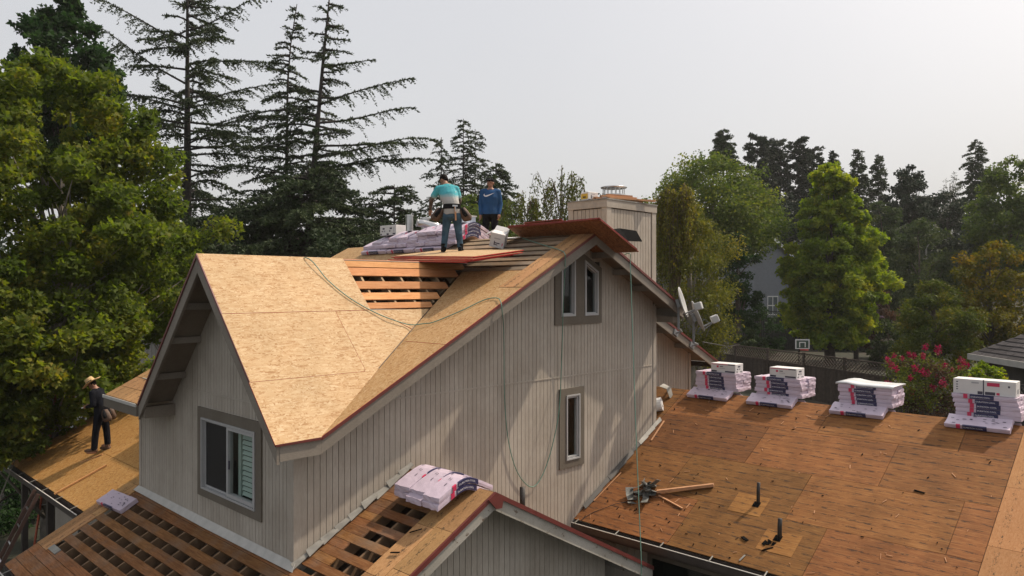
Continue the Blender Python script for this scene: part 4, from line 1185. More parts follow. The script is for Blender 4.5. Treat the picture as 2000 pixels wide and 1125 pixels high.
MK2 = [('front', 0.05, 0.08, 0.75, 0.82, INK, 'small_print'), ('front', 0.05, 0.08, 0.58, 0.64, INK, 'small_print'), ('front', 0.05, 0.08, 0.42, 0.48, INK, 'small_print'), ('front', 0.05, 0.08, 0.26, 0.32, INK, 'small_print'),
       ('front', 0.55, 0.75, 0.62, 0.86, REDLOGO, 'logo'), ('front', 0.30, 0.42, 0.74, 0.84, GREYINK, 'small_print'), ('front', 0.40, 0.48, 0.04, 0.24, INK, 'printed_bar'), ('front', 0.52, 0.68, 0.04, 0.24, INK, 'printed_bar'), ('front', 0.70, 0.75, 0.06, 0.22, REDLOGO, 'logo'),
       ('front', 0.485, 0.505, -0.2, 1.02, INK, 'strap'), ('front', 0.88, 0.91, 0.6, 0.72, INK, 'small_print'), ('right', 0.3, 0.7, 0.2, 0.5, GREYINK, 'small_print')]
c4 = carton((10.25, -6.00, STACK_TOP), (0.96, 0.34, 0.265), R_(-90), 'wide white strapped carton standing on the stack at the far right', MK2, group='white cartons on the bundle stacks')
# white sheet of wrap over the third stack
m = MB(); n = 10
pts = []; fs = []
for i in range(n + 1):
    yy = -3.98 + 0.53 - 1.08 * i / n
    for j, xx in enumerate((10.0, 10.015, 10.3, 10.73, 10.74)):
        zz = STACK_TOP + 0.012 + (0 if j in (1, 2, 3) else -0.035) + 0.035 * math.exp(-((i - 1.6) / 1.5) ** 2) + rnd.uniform(-.004, .004)
        pts.append((xx, yy, zz))
for i in range(n):
    for j in range(4): fs.append((5 * i + j, 5 * i + j + 1, 5 * i + 6 + j, 5 * i + 5 + j))
m.add(pts, fs); o = m.build('wrap_sheet', STRETCH, None, True)
sm = o.modifiers.new('thick', 'SOLIDIFY'); sm.thickness = 0.014
tag(o, 'white plastic sheet folded over the top of the third bundle stack', 'plastic sheet')

# pile on the main ridge -------------------------------------------------
GR = 'shingle bundles piled over the main ridge'
COLN = ['rightmost', 'second from the right', 'third from the right', 'fourth from the right', 'fifth from the right', 'fifth from the left', 'fourth from the left', 'third from the left', 'second from the left', 'leftmost']
counts = [4, 4, 4, 4, 3, 3, 3, 2, 2, 1]
for c, n in enumerate(counts):
    y = 3.05 + 0.352 * c
    for l in range(n):
        xo = 6.03 + rnd.uniform(-.04, .04) - (0.05 if l == 0 else 0)
        nth = ['bottom', 'second', 'third', 'fourth', 'fifth'][l]
        bundle((xo, y + rnd.uniform(-.012, .012), 8.266 + 0.075 + l * 0.0800), rnd.uniform(-.03, .03), f'{nth} layer lilac bundle in the {COLN[c]} ridge pile column', GR, bent=True)
for i, y in enumerate((3.72, 4.78, 5.84)):
    p = P_MAIN.p(5.60, y, 0.018)
    bundle(p, R_(-90), ['lilac bundle lying flat below the ridge pile, right behind the standing worker', 'lilac bundle lying flat below the middle of the ridge pile', 'lilac bundle lying flat below the left end of the ridge pile'][i], GR, rx=SL)
zt = 8.341
carton((5.97, 5.72, zt + 2 * 0.0800 - 0.01), (0.62, 0.4, 0.245), R_(-88), 'white carton with two dark hand holes on the left end of the ridge pile',
       [('front', 0.17, 0.30, 0.60, 0.76, INK, 'hand_hole'), ('front', 0.62, 0.76, 0.60, 0.76, INK, 'hand_hole'), ('front', 0.12, 0.18, 0.36, 0.48, INK, 'small_print'), ('front', 0.24, 0.34, 0.34, 0.5, GREYINK, 'small_print'), ('front', 0.58, 0.66, 0.36, 0.48, INK, 'small_print'),
        ('front', 0.03, 0.12, 0.05, 0.2, INK, 'printed_bar'), ('front', 0.42, 0.56, 0.04, 0.2, INK, 'printed_bar'), ('front', 0.80, 0.97, 0.05, 0.2, INK, 'printed_bar'), ('front', 0.86, 0.9, 0.3, 0.8, GREYINK, 'small_print')])

# porch bundles, bent over the small gable -------------------------------
GP = 'shingle bundles bent over the porch ridge'
for c, y in enumerate((-1.44, -1.08, -0.72)):
    for l in (0, 1):
        bundle((1.72 + 0.06 * rnd.uniform(-1, 1) + 0.04 * l, y, P_LOW.z(1.72, 0) + 0.135 + l * 0.09), rnd.uniform(-.02, .02), f'{"upper" if l else "lower"} lilac bundle bent over the porch ridge, {["at the gable edge", "in the middle column", "beside the long wall"][c]}', GP, bent=True)
# one on its own at the left of the front window
p = P_LOW.p(-0.40, 5.62, 0.03)
bundle(p, R_(-85), 'single lilac bundle lying alone on the front roof below the big window', None, rx=SL)

# ------------------------------------------------------------------ loose strand boards with red edges
def loose_sheet(A, B, C, th, label, group, shift=(0, 0, 0), rot=0.0, mat=None, edge=None):
    A, B, C = V(A), V(B), V(C); D = A + C - B
    n = (A - B).cross(C - B).normalized()
    edge = edge or REDEDGE
    if n.z < 0: n = -n
    c = (A + C) / 2; M = Matrix.Rotation(rot, 3, n)
    pts = [c + M @ (q - c) + V(shift) for q in (A, B, C, D)]
    m = MB(); m.prism(pts, -n * th, 0, 1)
    o = m.build('osb_sheet', [mat or OSB_NEW, edge])
    return tag(o, label, 'osb sheet', group)
A, B, C = (3.78, 2.79, 7.83), (3.68, 0.35, 7.74), (4.88, 0.30, 7.90)
offs = [((0.0, 0, 0.012), 0, 'top sheet of the red edged stack the worker stands on'), ((-.03, .05, -.010), .014, 'second sheet down in the red edged stack under the worker'),
        ((-.05, -.03, -.032), -.012, 'third sheet down in the red edged stack under the worker'), ((-.10, .06, -.056), .02, 'fourth sheet down in the red edged stack under the worker'),
        ((-.13, .16, -.082), .03, 'bottom sheet of the red edged stack under the worker')]
for s, r, lab in offs: loose_sheet(A, B, C, 0.017, lab, 'red edged sheets stacked by the valley', s, r)
up = (0.02, 0.0, 0.035)
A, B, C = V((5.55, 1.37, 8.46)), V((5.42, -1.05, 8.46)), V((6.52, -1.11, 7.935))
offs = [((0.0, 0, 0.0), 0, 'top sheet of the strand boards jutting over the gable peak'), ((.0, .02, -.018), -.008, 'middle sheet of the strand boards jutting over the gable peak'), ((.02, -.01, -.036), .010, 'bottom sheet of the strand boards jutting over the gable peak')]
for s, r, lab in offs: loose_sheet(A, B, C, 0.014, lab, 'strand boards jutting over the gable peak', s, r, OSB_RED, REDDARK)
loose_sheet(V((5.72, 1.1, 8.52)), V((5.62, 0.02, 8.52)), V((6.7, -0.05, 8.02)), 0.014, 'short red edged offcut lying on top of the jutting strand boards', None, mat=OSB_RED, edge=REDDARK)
# black roofing felt flap beside them
m = MB()
o1, o2, o3 = at(1254, 472, 15.35), at(1243, 452, 15.75), at(1228, 471, 15.2)
i1, i2 = V((6.12, -0.85, 8.225)), V((6.10, -0.05, 8.235))          # the part lying on the sheets
m.prism([i1, o3, o1, o2, at(1210, 447, 15.6), i2], V((0.0, 0.0, 0.014)))
o = m.build('felt_sheet', FELT); tag(o, 'folded sheet of black roofing felt sticking out beside the chimney', 'roofing felt')

# ------------------------------------------------------------------ small things on the roofs
# vents and flue pipes waiting on the ridge pile
def vent_can(loc, r, h, label):
    root = empty('roof_vent', (0, 0, 0), label, 'vent', 'metal vents on the ridge pile')
    m = MB(); m.tube([(0, 0, 0), (0, 0, h)], r, 18); m.build('vent_body', METAL, root, False)
    m = MB(); m.tube([(0, 0, h - 0.04), (0, 0, h - 0.01), (0, 0, h)], [r * 1.12, r * 1.12, r * 0.95], 18); m.build('vent_rim', METAL, root, False)
    root.location = loc
    return root
zz = 8.341 + 3 * 0.0800
vent_can((5.88, 5.00, zz - 0.02), 0.09, 0.39, 'tall galvanised vent pipe standing on the ridge pile, leftmost of the metal')
vent_can((6.0, 4.55, zz - 0.02), 0.095, 0.30, 'shorter galvanised vent pipe standing on the ridge pile beside the elbow')
root = empty('roof_vent', (0, 0, 0), 'galvanised elbow vent lying on the ridge pile by the worker', 'vent', 'metal vents on the ridge pile')
m = MB(); m.tube([(-.12, .08, .08), (.02, 0, .06), (.16, -.12, 0), (.2, -.3, -.04)], [.085, .085, .1, .1], 16); m.build('vent_body', METAL, root, True)
m = MB(); m.tube([(-.125, .083, .081), (-.11, .075, .078)], 0.094, 16); m.build('vent_rim', METAL, root); root.location = (5.80, 4.38, zz + 0.06)
root = empty('storage_bin', (0, 0, 0), 'pale blue plastic bin on the ridge pile right of the worker', 'bin')
m = MB(); m.prism([(-.2, -.14, 0), (.2, -.14, 0), (.2, .14, 0), (-.2, .14, 0)], (0, 0, 0.14)); m.build('bin_body', plain('pale_blue_plastic', (0.45, 0.52, 0.60), 0.4), root)
m = MB(); m.box(-.22, .22, -.16, .16, .14, .165); m.build('bin_lid', WHITE_VINYL, root); root.location = (6.0, 3.16, 8.341 + 4 * 0.0800 - 0.01)
# opened white nail carton on the skip boards
p = P_MAIN.p(5.45, 1.55, 0.03)
root = carton((p.x, p.y, p.z + 0.02), (0.30, 0.24, 0.30), R_(-58), 'opened white nail carton tipped on the skip boards behind the red sheets',
       [('front', 0.28, 0.72, 0.62, 0.68, GREYINK, 'small_print'), ('front', 0.30, 0.36, 0.18, 0.46, INK, 'printed_nailer'), ('front', 0.36, 0.70, 0.30, 0.37, INK, 'printed_nailer'), ('front', 0.36, 0.56, 0.18, 0.24, INK, 'printed_nailer'), ('front', 0.86, 0.92, 0.2, 0.4, REDLOGO, 'logo')], rx=R_(18), ry=R_(14))
m = MB(); m.prism([(-.15, -.12, .30), (-.15, .12, .30), (-.27, .12, .20), (-.27, -.12, .20)], (0, 0, .004)); m.prism([(-.15, .12, .30), (.15, .12, .30), (.14, .22, .36), (-.14, .22, .36)], (0, 0, .004))
q = m.build('box_flap', CARD); q.parent = root
p = P_MAIN.p(5.72, 1.42, 0.03)
m = MB(); m.obox((p.x, p.y, p.z + 0.06), V((.14, .05, .02)), V((-.04, .16, 0)), V((0, 0, .004))); tag(m.build('card_scrap', CARD), 'loose piece of white cardboard behind the opened nail carton', 'cardboard')
# carton and lumber on the chimney
zc = 9.312
carton((9.06, 2.05, zc), (0.33, 0.26, 0.20), R_(-8), 'small white carton with a yellow end on the chimney corner', [('front', 0.3, 0.7, 0.72, 0.80, GREYINK, 'small_print'), ('front', 0.28, 0.36, 0.22, 0.62, INK, 'printed_nailer'), ('front', 0.36, 0.66, 0.40, 0.48, GREYINK, 'printed_nailer'), ('front', 0.02, 0.98, 0.02, 0.14, NAVY, 'printed_bar'), ('left', 0.05, 0.95, 0.15, 0.8, YELLOWINK, 'printed_panel'), ('left', 0.3, 0.7, 0.3, 0.5, INK, 'printed_bar')], rx=0)
def stick(p, q, w, h, label, group=None, mat=None, name='lumber', cat='lumber'):
    m = MB(); m.beam(p, q, w, h); return tag(m.build(name, mat or LUMBER), label, cat, group)
GL = 'boards laid across the chimney top'
for (p, q, dz, lab) in (((9.0, 1.92), (10.40, 1.52), .02, 'bottom rear board laid across the chimney top'), ((8.98, 1.74), (10.30, 1.40), .02, 'bottom front board laid across the chimney top'),
        ((9.25, 1.62), (10.62, 1.22), .06, 'board poking out past the right side of the chimney'), ((9.02, 1.86), (10.2, 1.55), .06, 'second layer board resting on the rear of the chimney boards'),
        ((9.12, 1.72), (10.12, 1.44), .10, 'third layer board on the chimney lumber pile'), ((9.3, 1.70), (10.0, 1.48), .14, 'short topmost board of the chimney lumber pile')):
    stick((p[0], p[1], zc + dz), (q[0], q[1], zc + dz + (-.0 if dz != .06 else -.005)), .10, .038, lab, GL)
# wing roof odds and ends
def onw(u, v, off): return P_WING.hit(u, v, off)
p, q = onw(1283, 960, 0.07), onw(1394, 947, 0.05)
stick(p, q, .09, .05, 'orange two by four leaning out of the scrap metal on the wing roof')
stick(onw(1287, 968, .02), onw(1333, 993, .02), .03, .02, 'thin splintered stick right of the scrap metal', 'splinters on the wing roof', name='stick', cat='stick')
stick(onw(1318, 981, .012), onw(1327, 974, .012), .012, .01, 'tiny splinter crossing the thin stick near the scrap metal', 'splinters on the wing roof', name='stick', cat='stick')
stick(onw(1340, 992, .012), onw(1348, 983, .012), .012, .01, 'tiny pale splinter off the end of the thin stick', 'splinters on the wing roof', name='stick', cat='stick')
stick(onw(1160, 978, .02), onw(1213, 923, .02), .018, .014, 'long pale lath lying beside the wall foot on the wing roof', name='stick', cat='stick')
stick(onw(1272, 860, .02), onw(1297, 822, .02), .03, .012, 'pale lath lying by the corner of the tall wall', name='stick', cat='stick')
stick(onw(1786, 957, .01), onw(1806, 963, .01), .035, .014, 'dark sliver of shingle alone on the right of the wing roof', name='shingle_scrap', cat='scrap', mat=FELT)
stick(onw(1488, 1075, .01), onw(1510, 1069, .01), .03, .012, 'dark shingle sliver below the nearer vent pipe', name='shingle_scrap', cat='scrap', mat=FELT)
stick(onw(1450, 1048, .01), onw(1460, 1056, .01), .07, .012, 'dark shingle crumb left of the nearer vent pipe', name='shingle_scrap', cat='scrap', mat=FELT)
stick(onw(1444, 1095, .02), onw(1455, 1084, .02), .03, .006, 'bent metal strap lying at the wing eave', name='metal_scrap', cat='scrap', mat=FLASH)
# crumpled flashing heap
m = MB(); c = onw(1256, 968, 0.0); rs = random.Random(5)
for i in range(22):
    a = rs.uniform(0, 6.28); r = rs.uniform(.02, .26); p = c + V((math.cos(a) * r, math.sin(a) * r, 0.03 + 0.12 * rs.random() + 0.51 * math.cos(a) * r))
    u = V((rs.uniform(-1, 1), rs.uniform(-1, 1), rs.uniform(-.5, .5))).normalized(); w = u.cross(V((rs.uniform(-.4, .4), rs.uniform(-.4, .4), 1))).normalized()
    l1, l2 = rs.uniform(.07, .2), rs.uniform(.03, .075); nn = u.cross(w) * rs.uniform(.02, .06)
    m.add([p - u * l1 - w * l2, p - u * l1 + w * l2, p - w * l2 * .9 + nn, p + w * l2 * 1.1 + nn, p + u * l1 - w * l2, p + u * l1 + w * l2], [(0, 1, 3, 2), (2, 3, 5, 4)])
o = m.build('scrap_metal', [plain('crumpled_old_flashing', (0.15, 0.155, 0.145), 0.5, 0.25, var=0.7, scale=5)], None, False, False)
sm = o.modifiers.new('thick', 'SOLIDIFY'); sm.thickness = 0.006
tag(o, 'heap of crumpled grey flashing on the wing roof near the wall', 'scrap metal')
m = MB()
for i in range(5):
    p = onw(1500 + rs.uniform(-12, 12), 1064 + rs.uniform(-8, 6), .01); m.obox(p, V((rs.uniform(.02, .05), rs.uniform(-.03, .03), .02)), V((rs.uniform(-.02, .02), rs.uniform(.015, .03), .005)), P_WING.n * .006)
tag(m.build('shingle_scrap', FELT), 'torn black felt crumbs around the foot of the nearer vent pipe', 'scrap')
# white roll behind the tall wall and a bent flashing beside it
root = empty('paper_roll', (9.45, 0.55, P_WING.z(9.45, 0) + .12), 'white roll of underlayment lying behind the corner of the tall wall', 'roll')
m = MB(); a, b = at(1266, 778, 17.0), at(1293, 757, 16.9); a.z = P_WING.z(a.x, a.y) + .16; b.z = P_WING.z(min(b.x, 10.05), b.y) + .16
m.tube([a, b], 0.15, 16); m.build('roll_body', STRETCH, root, False)
m = MB(); d = (b - a).normalized(); m.tube([b, b + d * .012], 0.06, 12); m.build('roll_core', CARD, root)
m = MB(); q0 = onw(1300, 775, .02); q0.z += .06
m.add([q0 + V((-.12, .1, .18)), q0 + V((.1, .12, .22)), q0 + V((.14, -.05, .15)), q0 + V((-.05, -.05, .13)), q0 + V((.12, -.12, -.06)), q0 + V((-.02, -.12, -.08))], [(0, 1, 2, 3), (3, 2, 4, 5)])
o = m.build('metal_scrap', FLASH, None, False, False); sm = o.modifiers.new('thick', 'SOLIDIFY'); sm.thickness = 0.01
tag(o, 'bent strip of old flashing beside the white roll at the tall wall', 'scrap')
# porch shingle scraps
def onl(u, v, off): return P_LOW.hit(u, v, off)
stick(onl(763, 1079, .035), onl(780, 1079, .035), .03, .012, 'dark curled shingle scrap on the porch rake planks', name='shingle_scrap', cat='scrap', mat=FELT)
stick(onl(800, 1040, .035), onl(824, 1033, .035), .02, .012, 'black twig of shingle on the porch rake planks', name='shingle_scrap', cat='scrap', mat=FELT)
# long batten on the left roof, hanging over the gutter
stick(onl(106, 965, .02), onl(208, 908, .02), .075, .03, 'fresh orange batten lying down the left roof to the gutter', mat=SKIP)
stick(onl(158, 903, .015), onl(200, 887, .015), .03, .015, 'short pale stick lying by the feet of the worker in the straw hat', name='stick', cat='stick')

# satellite dishes ---------------------------------------------------------
DISHM = plain('dish_grey_paint', (0.40, 0.405, 0.40), 0.45, var=0.05)
ARM = plain('dish_arm_metal', (0.20, 0.21, 0.22), 0.5, 0.3, var=0.1)
def dish(foot, cen, lnb, label, w=0.40, h=0.44, face=None):
    root = empty('satellite_dish', foot, label, 'satellite dish', 'satellite dishes on the side roof rake')
    foot, cen, lnb = V(foot), V(cen), V(lnb)
    n = face.normalized() if face else (lnb - cen).normalized(); up = V((0, 0, 1)); s = n.cross(up).normalized(); u = s.cross(n)
    m = MB(); rings = 5; seg = 22; pts = [cen - n * 0.06]; fs = []
    for i in range(1, rings + 1):
        r = i / rings
        for j in range(seg):
            a = 2 * math.pi * j / seg; pts.append(cen + s * (w * r * math.cos(a)) + u * (h * r * math.sin(a)) - n * (0.06 * (1 - r * r)))
    for j in range(seg): fs.append((0, 1 + j, 1 + (j + 1) % seg))
    for i in range(rings - 1):
        a = 1 + i * seg
        for j in range(seg): fs.append((a + j, a + seg + j, a + seg + (j + 1) % seg, a + (j + 1) % seg))
    m.add(pts, fs); d = m.build('reflector', DISHM, root, True, False); sm = d.modifiers.new('thick', 'SOLIDIFY'); sm.thickness = 0.012
    m = MB(); k = cen - n * 0.1; m.obox(k, s * .07, u * .09, n * .035); m.build('bracket', ARM, root)
    m = MB(); m.tube([foot, foot + V((0.06, -0.12, 0.03)), V((k.x, k.y, foot.z + 0.3 * (k.z - foot.z))), k], .026, 8); m.obox(foot, V((.09, 0, -.05)), V((0, .012, 0)), V((.03, 0, .06))); m.build('mast', ARM, root, False)
    m = MB(); m.tube([cen - n * .08 - u * h * .75, lnb - n * .03 - u * .04], .017, 6); m.tube([cen - n * .02 - u * h * .9 + s * .1, lnb - n * .02 - u * .05], .01, 6); m.build('feed_arm', ARM, root)
    m = MB(); m.obox(lnb, n * .08, s * .09, u * .08); b = m.build('receiver', DISHM, root); bv = b.modifiers.new('bevel', 'BEVEL'); bv.width = .015
    return root
f1 = V((10.58, 0.58, P_SIDE.z(10.58, 0) - .14)); f2 = V((11.33, 0.58, P_SIDE.z(11.33, 0) - .14))
dish(f1, at(1334, 590, 16.0), at(1364, 598, 15.8), 'upper satellite dish on the side roof rake, its face turned to the yard', 0.20, .34, V((0.35, -0.95, .30)))
dish(f2, at(1363, 617, 16.5), at(1396, 623, 16.4), 'lower satellite dish on the side roof rake, seen nearly edge on', .25, .36, V((0.62, -0.76, .40)))

# ropes ----------------------------------------------------------------------
def rope(pts, label, r=0.0085):
    # smooth through the given points
    pts = [V(p) for p in pts]; res = []
    P = [pts[0]] + pts + [pts[-1]]
    for i in range(1, len(P) - 2):
        for k in range(6):
            t = k / 6; a, b, c, d = P[i - 1], P[i], P[i + 1], P[i + 2]
            res.append(0.5 * ((2 * b) + (c - a) * t + (2 * a - 5 * b + 4 * c - d) * t * t + (3 * b - a - 3 * c + d) * t ** 3))
    res.append(pts[-1])
    m = MB(); m.tube(res, r, 6); return tag(m.build('air_hose', ROPE, None, True), label, 'hose', 'green hoses')
d_ = lambda u, v: P_DORM.hit(u, v, .028)
mn = lambda u, v: P_MAIN.hit(u, v, .03)
wl_ = lambda u, v, y=-0.06: hit(u, v, (0, 1, 0), y)
edge = lambda u, v: hit(u, v, (0, 1, 0), -0.60)
rope([P_DORM2.p(1.0, 2.1, .012), d_(597, 503), d_(640, 547), d_(680, 580), d_(722, 605), P_DORM.hit(760, 622, .05), P_MAIN.hit(800, 634, .10), P_MAIN.hit(828, 632, .05), mn(850, 628), mn(905, 605), mn(945, 586), mn(970, 582), edge(978, 590), edge(981, 612), wl_(984, 650, -.3), wl_(985, 760), wl_(989, 830), wl_(998, 885), wl_(1012, 925), wl_(1032, 949), wl_(1048, 946), wl_(1065, 915), wl_(1080, 865), wl_(1092, 800), wl_(1097, 700, -.1), wl_(1100, 600, -.3), edge(1104, 510), edge(1103, 496), mn(1095, 489), mn(1060, 478), mn(1020, 465)],
     'green air hose draped over the dormer and looping down the long wall')
T0, T1 = edge(1231, 515), hit(1252, 1083, (0, 1, 0), -1.965)
rope([P_MAIN2.p(6.9, 0.5, .02), P_MAIN2.p(6.93, -0.3, .02), edge(1229, 495)] + [T0.lerp(T1, k / 6) - V((0, 0, .25 * math.sin(math.pi * k / 6))) for k in range(7)] + [T1 + V((-.01, -.01, -.3)), T1 + V((-.05, 0, -.9))],
     'green air hose hanging straight down the right end of the long wall')
# thin wires lying on the wing roof
m = MB(); m.tube([onw(1245, 975, .01), onw(1200, 985, .03), onw(1160, 1000, .01), onw(1142, 1010, .02), onw(1128, 1022, .04)], .006, 5); tag(m.build('cable', BLACKPIPE, None, True), 'thin dark cable running from the scrap heap to the wing eave', 'cable')

# ladders ----------------------------------------------------------------------
def ladder(foot, top, width, n, label, railm, side):
    root = empty('ladder', foot, label, 'ladder')
    foot, top = V(foot), V(top); s = V(side).normalized() * (width / 2); d = top - foot; nn = d.normalized().cross(s.normalized())
    for sg in (-1, 1):
        m = MB(); m.beam(foot + s * sg, top + s * sg, .028, .075, nn); m.build('rail', railm, root)
    for k in range(1, n):
        p = foot + d * (k / n); m = MB(); m.tube([p - s, p + s], .017, 6); m.build('rung', METAL, root)
    return root
ORANGE = plain('orange_fibreglass', (0.34, 0.07, 0.03), 0.5, var=0.15)
BROWNF = plain('brown_fibreglass', (0.085, 0.045, 0.033), 0.5, var=0.15)
ladder((-2.35, 8.95, 0.0), (-0.98, 8.72, 2.95), 0.42, 9, 'brown ladder leaning on the gutter of the left roof', BROWNF, (0.1, 1, 0))
ladder((0.2, 13.3, 0.0), (0.42, 12.0, 4.55), 0.42, 14, 'orange ladder rising past the far rake of the left roof', ORANGE, (1, 0.1, 0))

# ------------------------------------------------------------------ people
SKIN = plain('skin', (0.27, 0.135, 0.085), 0.55, var=0.08)
def fuse(name, mb, mats, parent, voxel, it=4):
    me = mb.mesh('tmp', True)
    o = bpy.data.objects.new('tmp', me); COL.objects.link(o)
    r = o.modifiers.new('r', 'REMESH'); r.mode = 'VOXEL'; r.voxel_size = voxel; r.use_smooth_shade = True
    s = o.modifiers.new('s', 'SMOOTH'); s.factor = 0.5; s.iterations = it
    dg = bpy.context.evaluated_depsgraph_get(); dg.update()
    res = bpy.data.meshes.new_from_object(o.evaluated_get(dg)); res.name = name
    bpy.data.objects.remove(o); bpy.data.meshes.remove(me)
    res.materials.clear()
    return link(name, res, parent, mats if isinstance(mats, (list, tuple)) else [mats])

def seg(mb, a, b, ra, rb, n=10, mid=None, k=0.0):
    a, b = V(a), V(b); pts = [a.lerp(b, t) for t in (0, .25, .5, .75, 1)]
    bul = [0, .6, 1, .6, 0]
    mb.tube(pts, [ra + (rb - ra) * t + k * u for t, u in zip((0, .25, .5, .75, 1), bul)], n)
    mb.ball(a, ra, 10, 7); mb.ball(b, rb, 10, 7)
def hand(mb, w, d, side, curl=0.5):
    # w wrist, d direction of the hand, side = direction of the thumb across the palm
    w, d, side = V(w), V(d).normalized(), V(side); side = (side - d * side.dot(d)).normalized(); nrm = d.cross(side)
    k = len(mb.v)
    c = w + d * .05
    mb.tube([w, w + d * .03, w + d * .09], [(.017, .024), (.018, .036), (.014, .038)], 10)
    mb.ball(c, .03, 8, 6)
    for i, (o, L) in enumerate(((.03, .068), (.010, .077), (-.010, .072), (-.029, .056))):
        p = w + d * .085 + side * o
        q = p + (d * math.cos(curl * .5) + nrm * math.sin(curl * .5)) * L * .45
        r = q + (d * math.cos(curl * 1.3) + nrm * math.sin(curl * 1.3)) * L * .32
        s = r + (d * math.cos(curl * 2.1) + nrm * math.sin(curl * 2.1)) * L * .25
        mb.tube([p - d * .01, p, q, r, s], [.0095, .0098, .0092, .0085, .007], 8)
    p = w + d * .03 + side * .026
    q = p + (d * .6 + side * .7 + nrm * .2).normalized() * .035
    mb.tube([p - side * .01, p, q, q + (d * .9 + side * .25 + nrm * .3).normalized() * .03], [.013, .012, .011, .0085], 8)
def torso(mb, P, grow=0.0, face=0.0, a=0, b=5):
    rings = [('pel', .115, .165), ('hipc', .112, .155), ('waist', .10, .143), ('chest', .118, .172), ('sho', .085, .165), ('neck', .062, .075)]
    pts, rad = [], []
    for nm, dp, wd in rings[a:b + 1]:
        pts.append(V(P[nm])); c, s = abs(math.cos(face)), abs(math.sin(face))
        rad.append((math.hypot(dp * c, wd * s) + grow, math.hypot(wd * c, dp * s) + grow))
    mb.tube(pts, rad, 16)
def person(loc, P, label, build, group=None):
    root = empty('person', (0, 0, 0), label, 'person', group)
    m = MB()
    torso(m, P, 0, P.get('face', 0)); m.tube([V(P['neck']) + V((0, 0, -.05)), V(P['neck']), V(P['head'])], [.07, .056, .052], 10)
    h = V(P['head']); f = V(P['look']).normalized(); sd = f.cross(V((0, 0, 1))).normalized(); u = sd.cross(f)
    def hp(a, b, c): return h + sd * a + f * b + u * c
    m.ball(h + u * .02, (.078, .084, .098)); m.ball(hp(0, .022, -.045), (.058, .062, .066)); m.ball(hp(0, .05, -.085), .026)
    m.tube([hp(0, .080, .012), hp(0, .098, -.018), hp(0, .084, -.034)], [.010, .015, .014], 8)
    for s in (-1, 1): m.ball(hp(.079 * s, -.008, -.012), (.014, .018, .028)); m.ball(hp(.032 * s, .071, .028), .018)
    m.ball(hp(0, .074, -.058), .022)
    for s in ('L', 'R'):
        seg(m, P['sh' + s], P['el' + s], .056, .043, k=.004); seg(m, P['el' + s], P['wr' + s], .042, .028, k=.004)
        sg = -1 if s == 'L' else 1
        hand(m, P['wr' + s], P['hd' + s], P['th' + s], P.get('curl', .5))
        seg(m, P['hip' + s], P['kn' + s], .085, .058, k=.004); seg(m, P['kn' + s], P['an' + s], .057, .038, k=.008)
        a = V(P['an' + s]); t = V(P['toe' + s]).normalized()
        m.tube([a + t * -.05 + V((0, 0, -.04)), a + t * .04 + V((0, 0, -.045)), a + t * .15 + V((0, 0, -.06))], [.035, .042, .03], 8)
    fuse('body', m, SKIN, root, .0085, 3)
    for s in (-1, 1):
        e = MB(); e.ball(hp(.031 * s, .079, .022), (.011, .011, .007)); e.build('eye', INK, root, True)
    e = MB(); e.ball(hp(0, .089, -.055), (.022, .012, .005)); e.build('mouth', plain('lips', (0.20, 0.07, 0.06), 0.5) if 'lips' not in MATS else MATS['lips'], root, True)
    build(root, P, hp, f, sd, u)
    root.location = loc; root.rotation_euler = (0, 0, math.atan2(RIGHT.y, RIGHT.x))
    return root
def shirt(root, P, mat, long=False, low='pel', grow=.016):
    m = MB(); a = 0 if low == 'pel' else 1
    torso(m, P, grow, P.get('face', 0), a, 4)
    m.tube([V(P['sho']), V(P['neck']) - V((0, 0, .015))], [(.095, .165) if abs(math.cos(P.get('face', 0))) > .7 else (.165, .095), .068], 14)
    for s in ('L', 'R'):
        sh, el, wr = V(P['sh' + s]), V(P['el' + s]), V(P['wr' + s])
        m.tube([V(P['sho']).lerp(sh, .4), sh], [.085, .075], 10)
        if long:
            seg(m, sh, el, .074, .056); seg(m, el, el.lerp(wr, .96), .056, .038)
        else:
            seg(m, sh, sh.lerp(el, .62), .076, .070)
    return fuse('shirt', m, mat, root, .012, 5)
def trousers(root, P, mat, flare=0.0):
    m = MB(); torso(m, P, .012, P.get('face', 0), 0, 1)
    m.ball(V(P['pel']) - V((0, 0, .03)), (.165, .125, .09) if abs(math.cos(P.get('face', 0))) > .7 else (.13, .155, .09), 12, 8)
    for s in ('L', 'R'):
        seg(m, P['hip' + s], P['kn' + s], .102, .074); seg(m, P['kn' + s], V(P['an' + s]).lerp(V(P['kn' + s]), .08), .074, .062 + flare)
    return fuse('trousers', m, mat, root, .012, 5)
def boots(root, P, mat):
    for s in ('L', 'R'):
        m = MB(); a = V(P['an' + s]); t = V(P['toe' + s]).normalized(); g = a.z
        m.tube([a + V((0, 0, .09)), a + V((0, 0, .0)), a + V((0, 0, -g + .05))], [.062, .056, .055], 10)
        m.tube([a - t * .07 + V((0, 0, -g + .045)), a + t * .02 + V((0, 0, -g + .05)), a + t * .12 + V((0, 0, -g + .045)), a + t * .19 + V((0, 0, -g + .035))], [(.044, .040), (.05, .044), (.044, .048), (.03, .034)], 10)
        fuse('boot', m, mat, root, .011, 3)

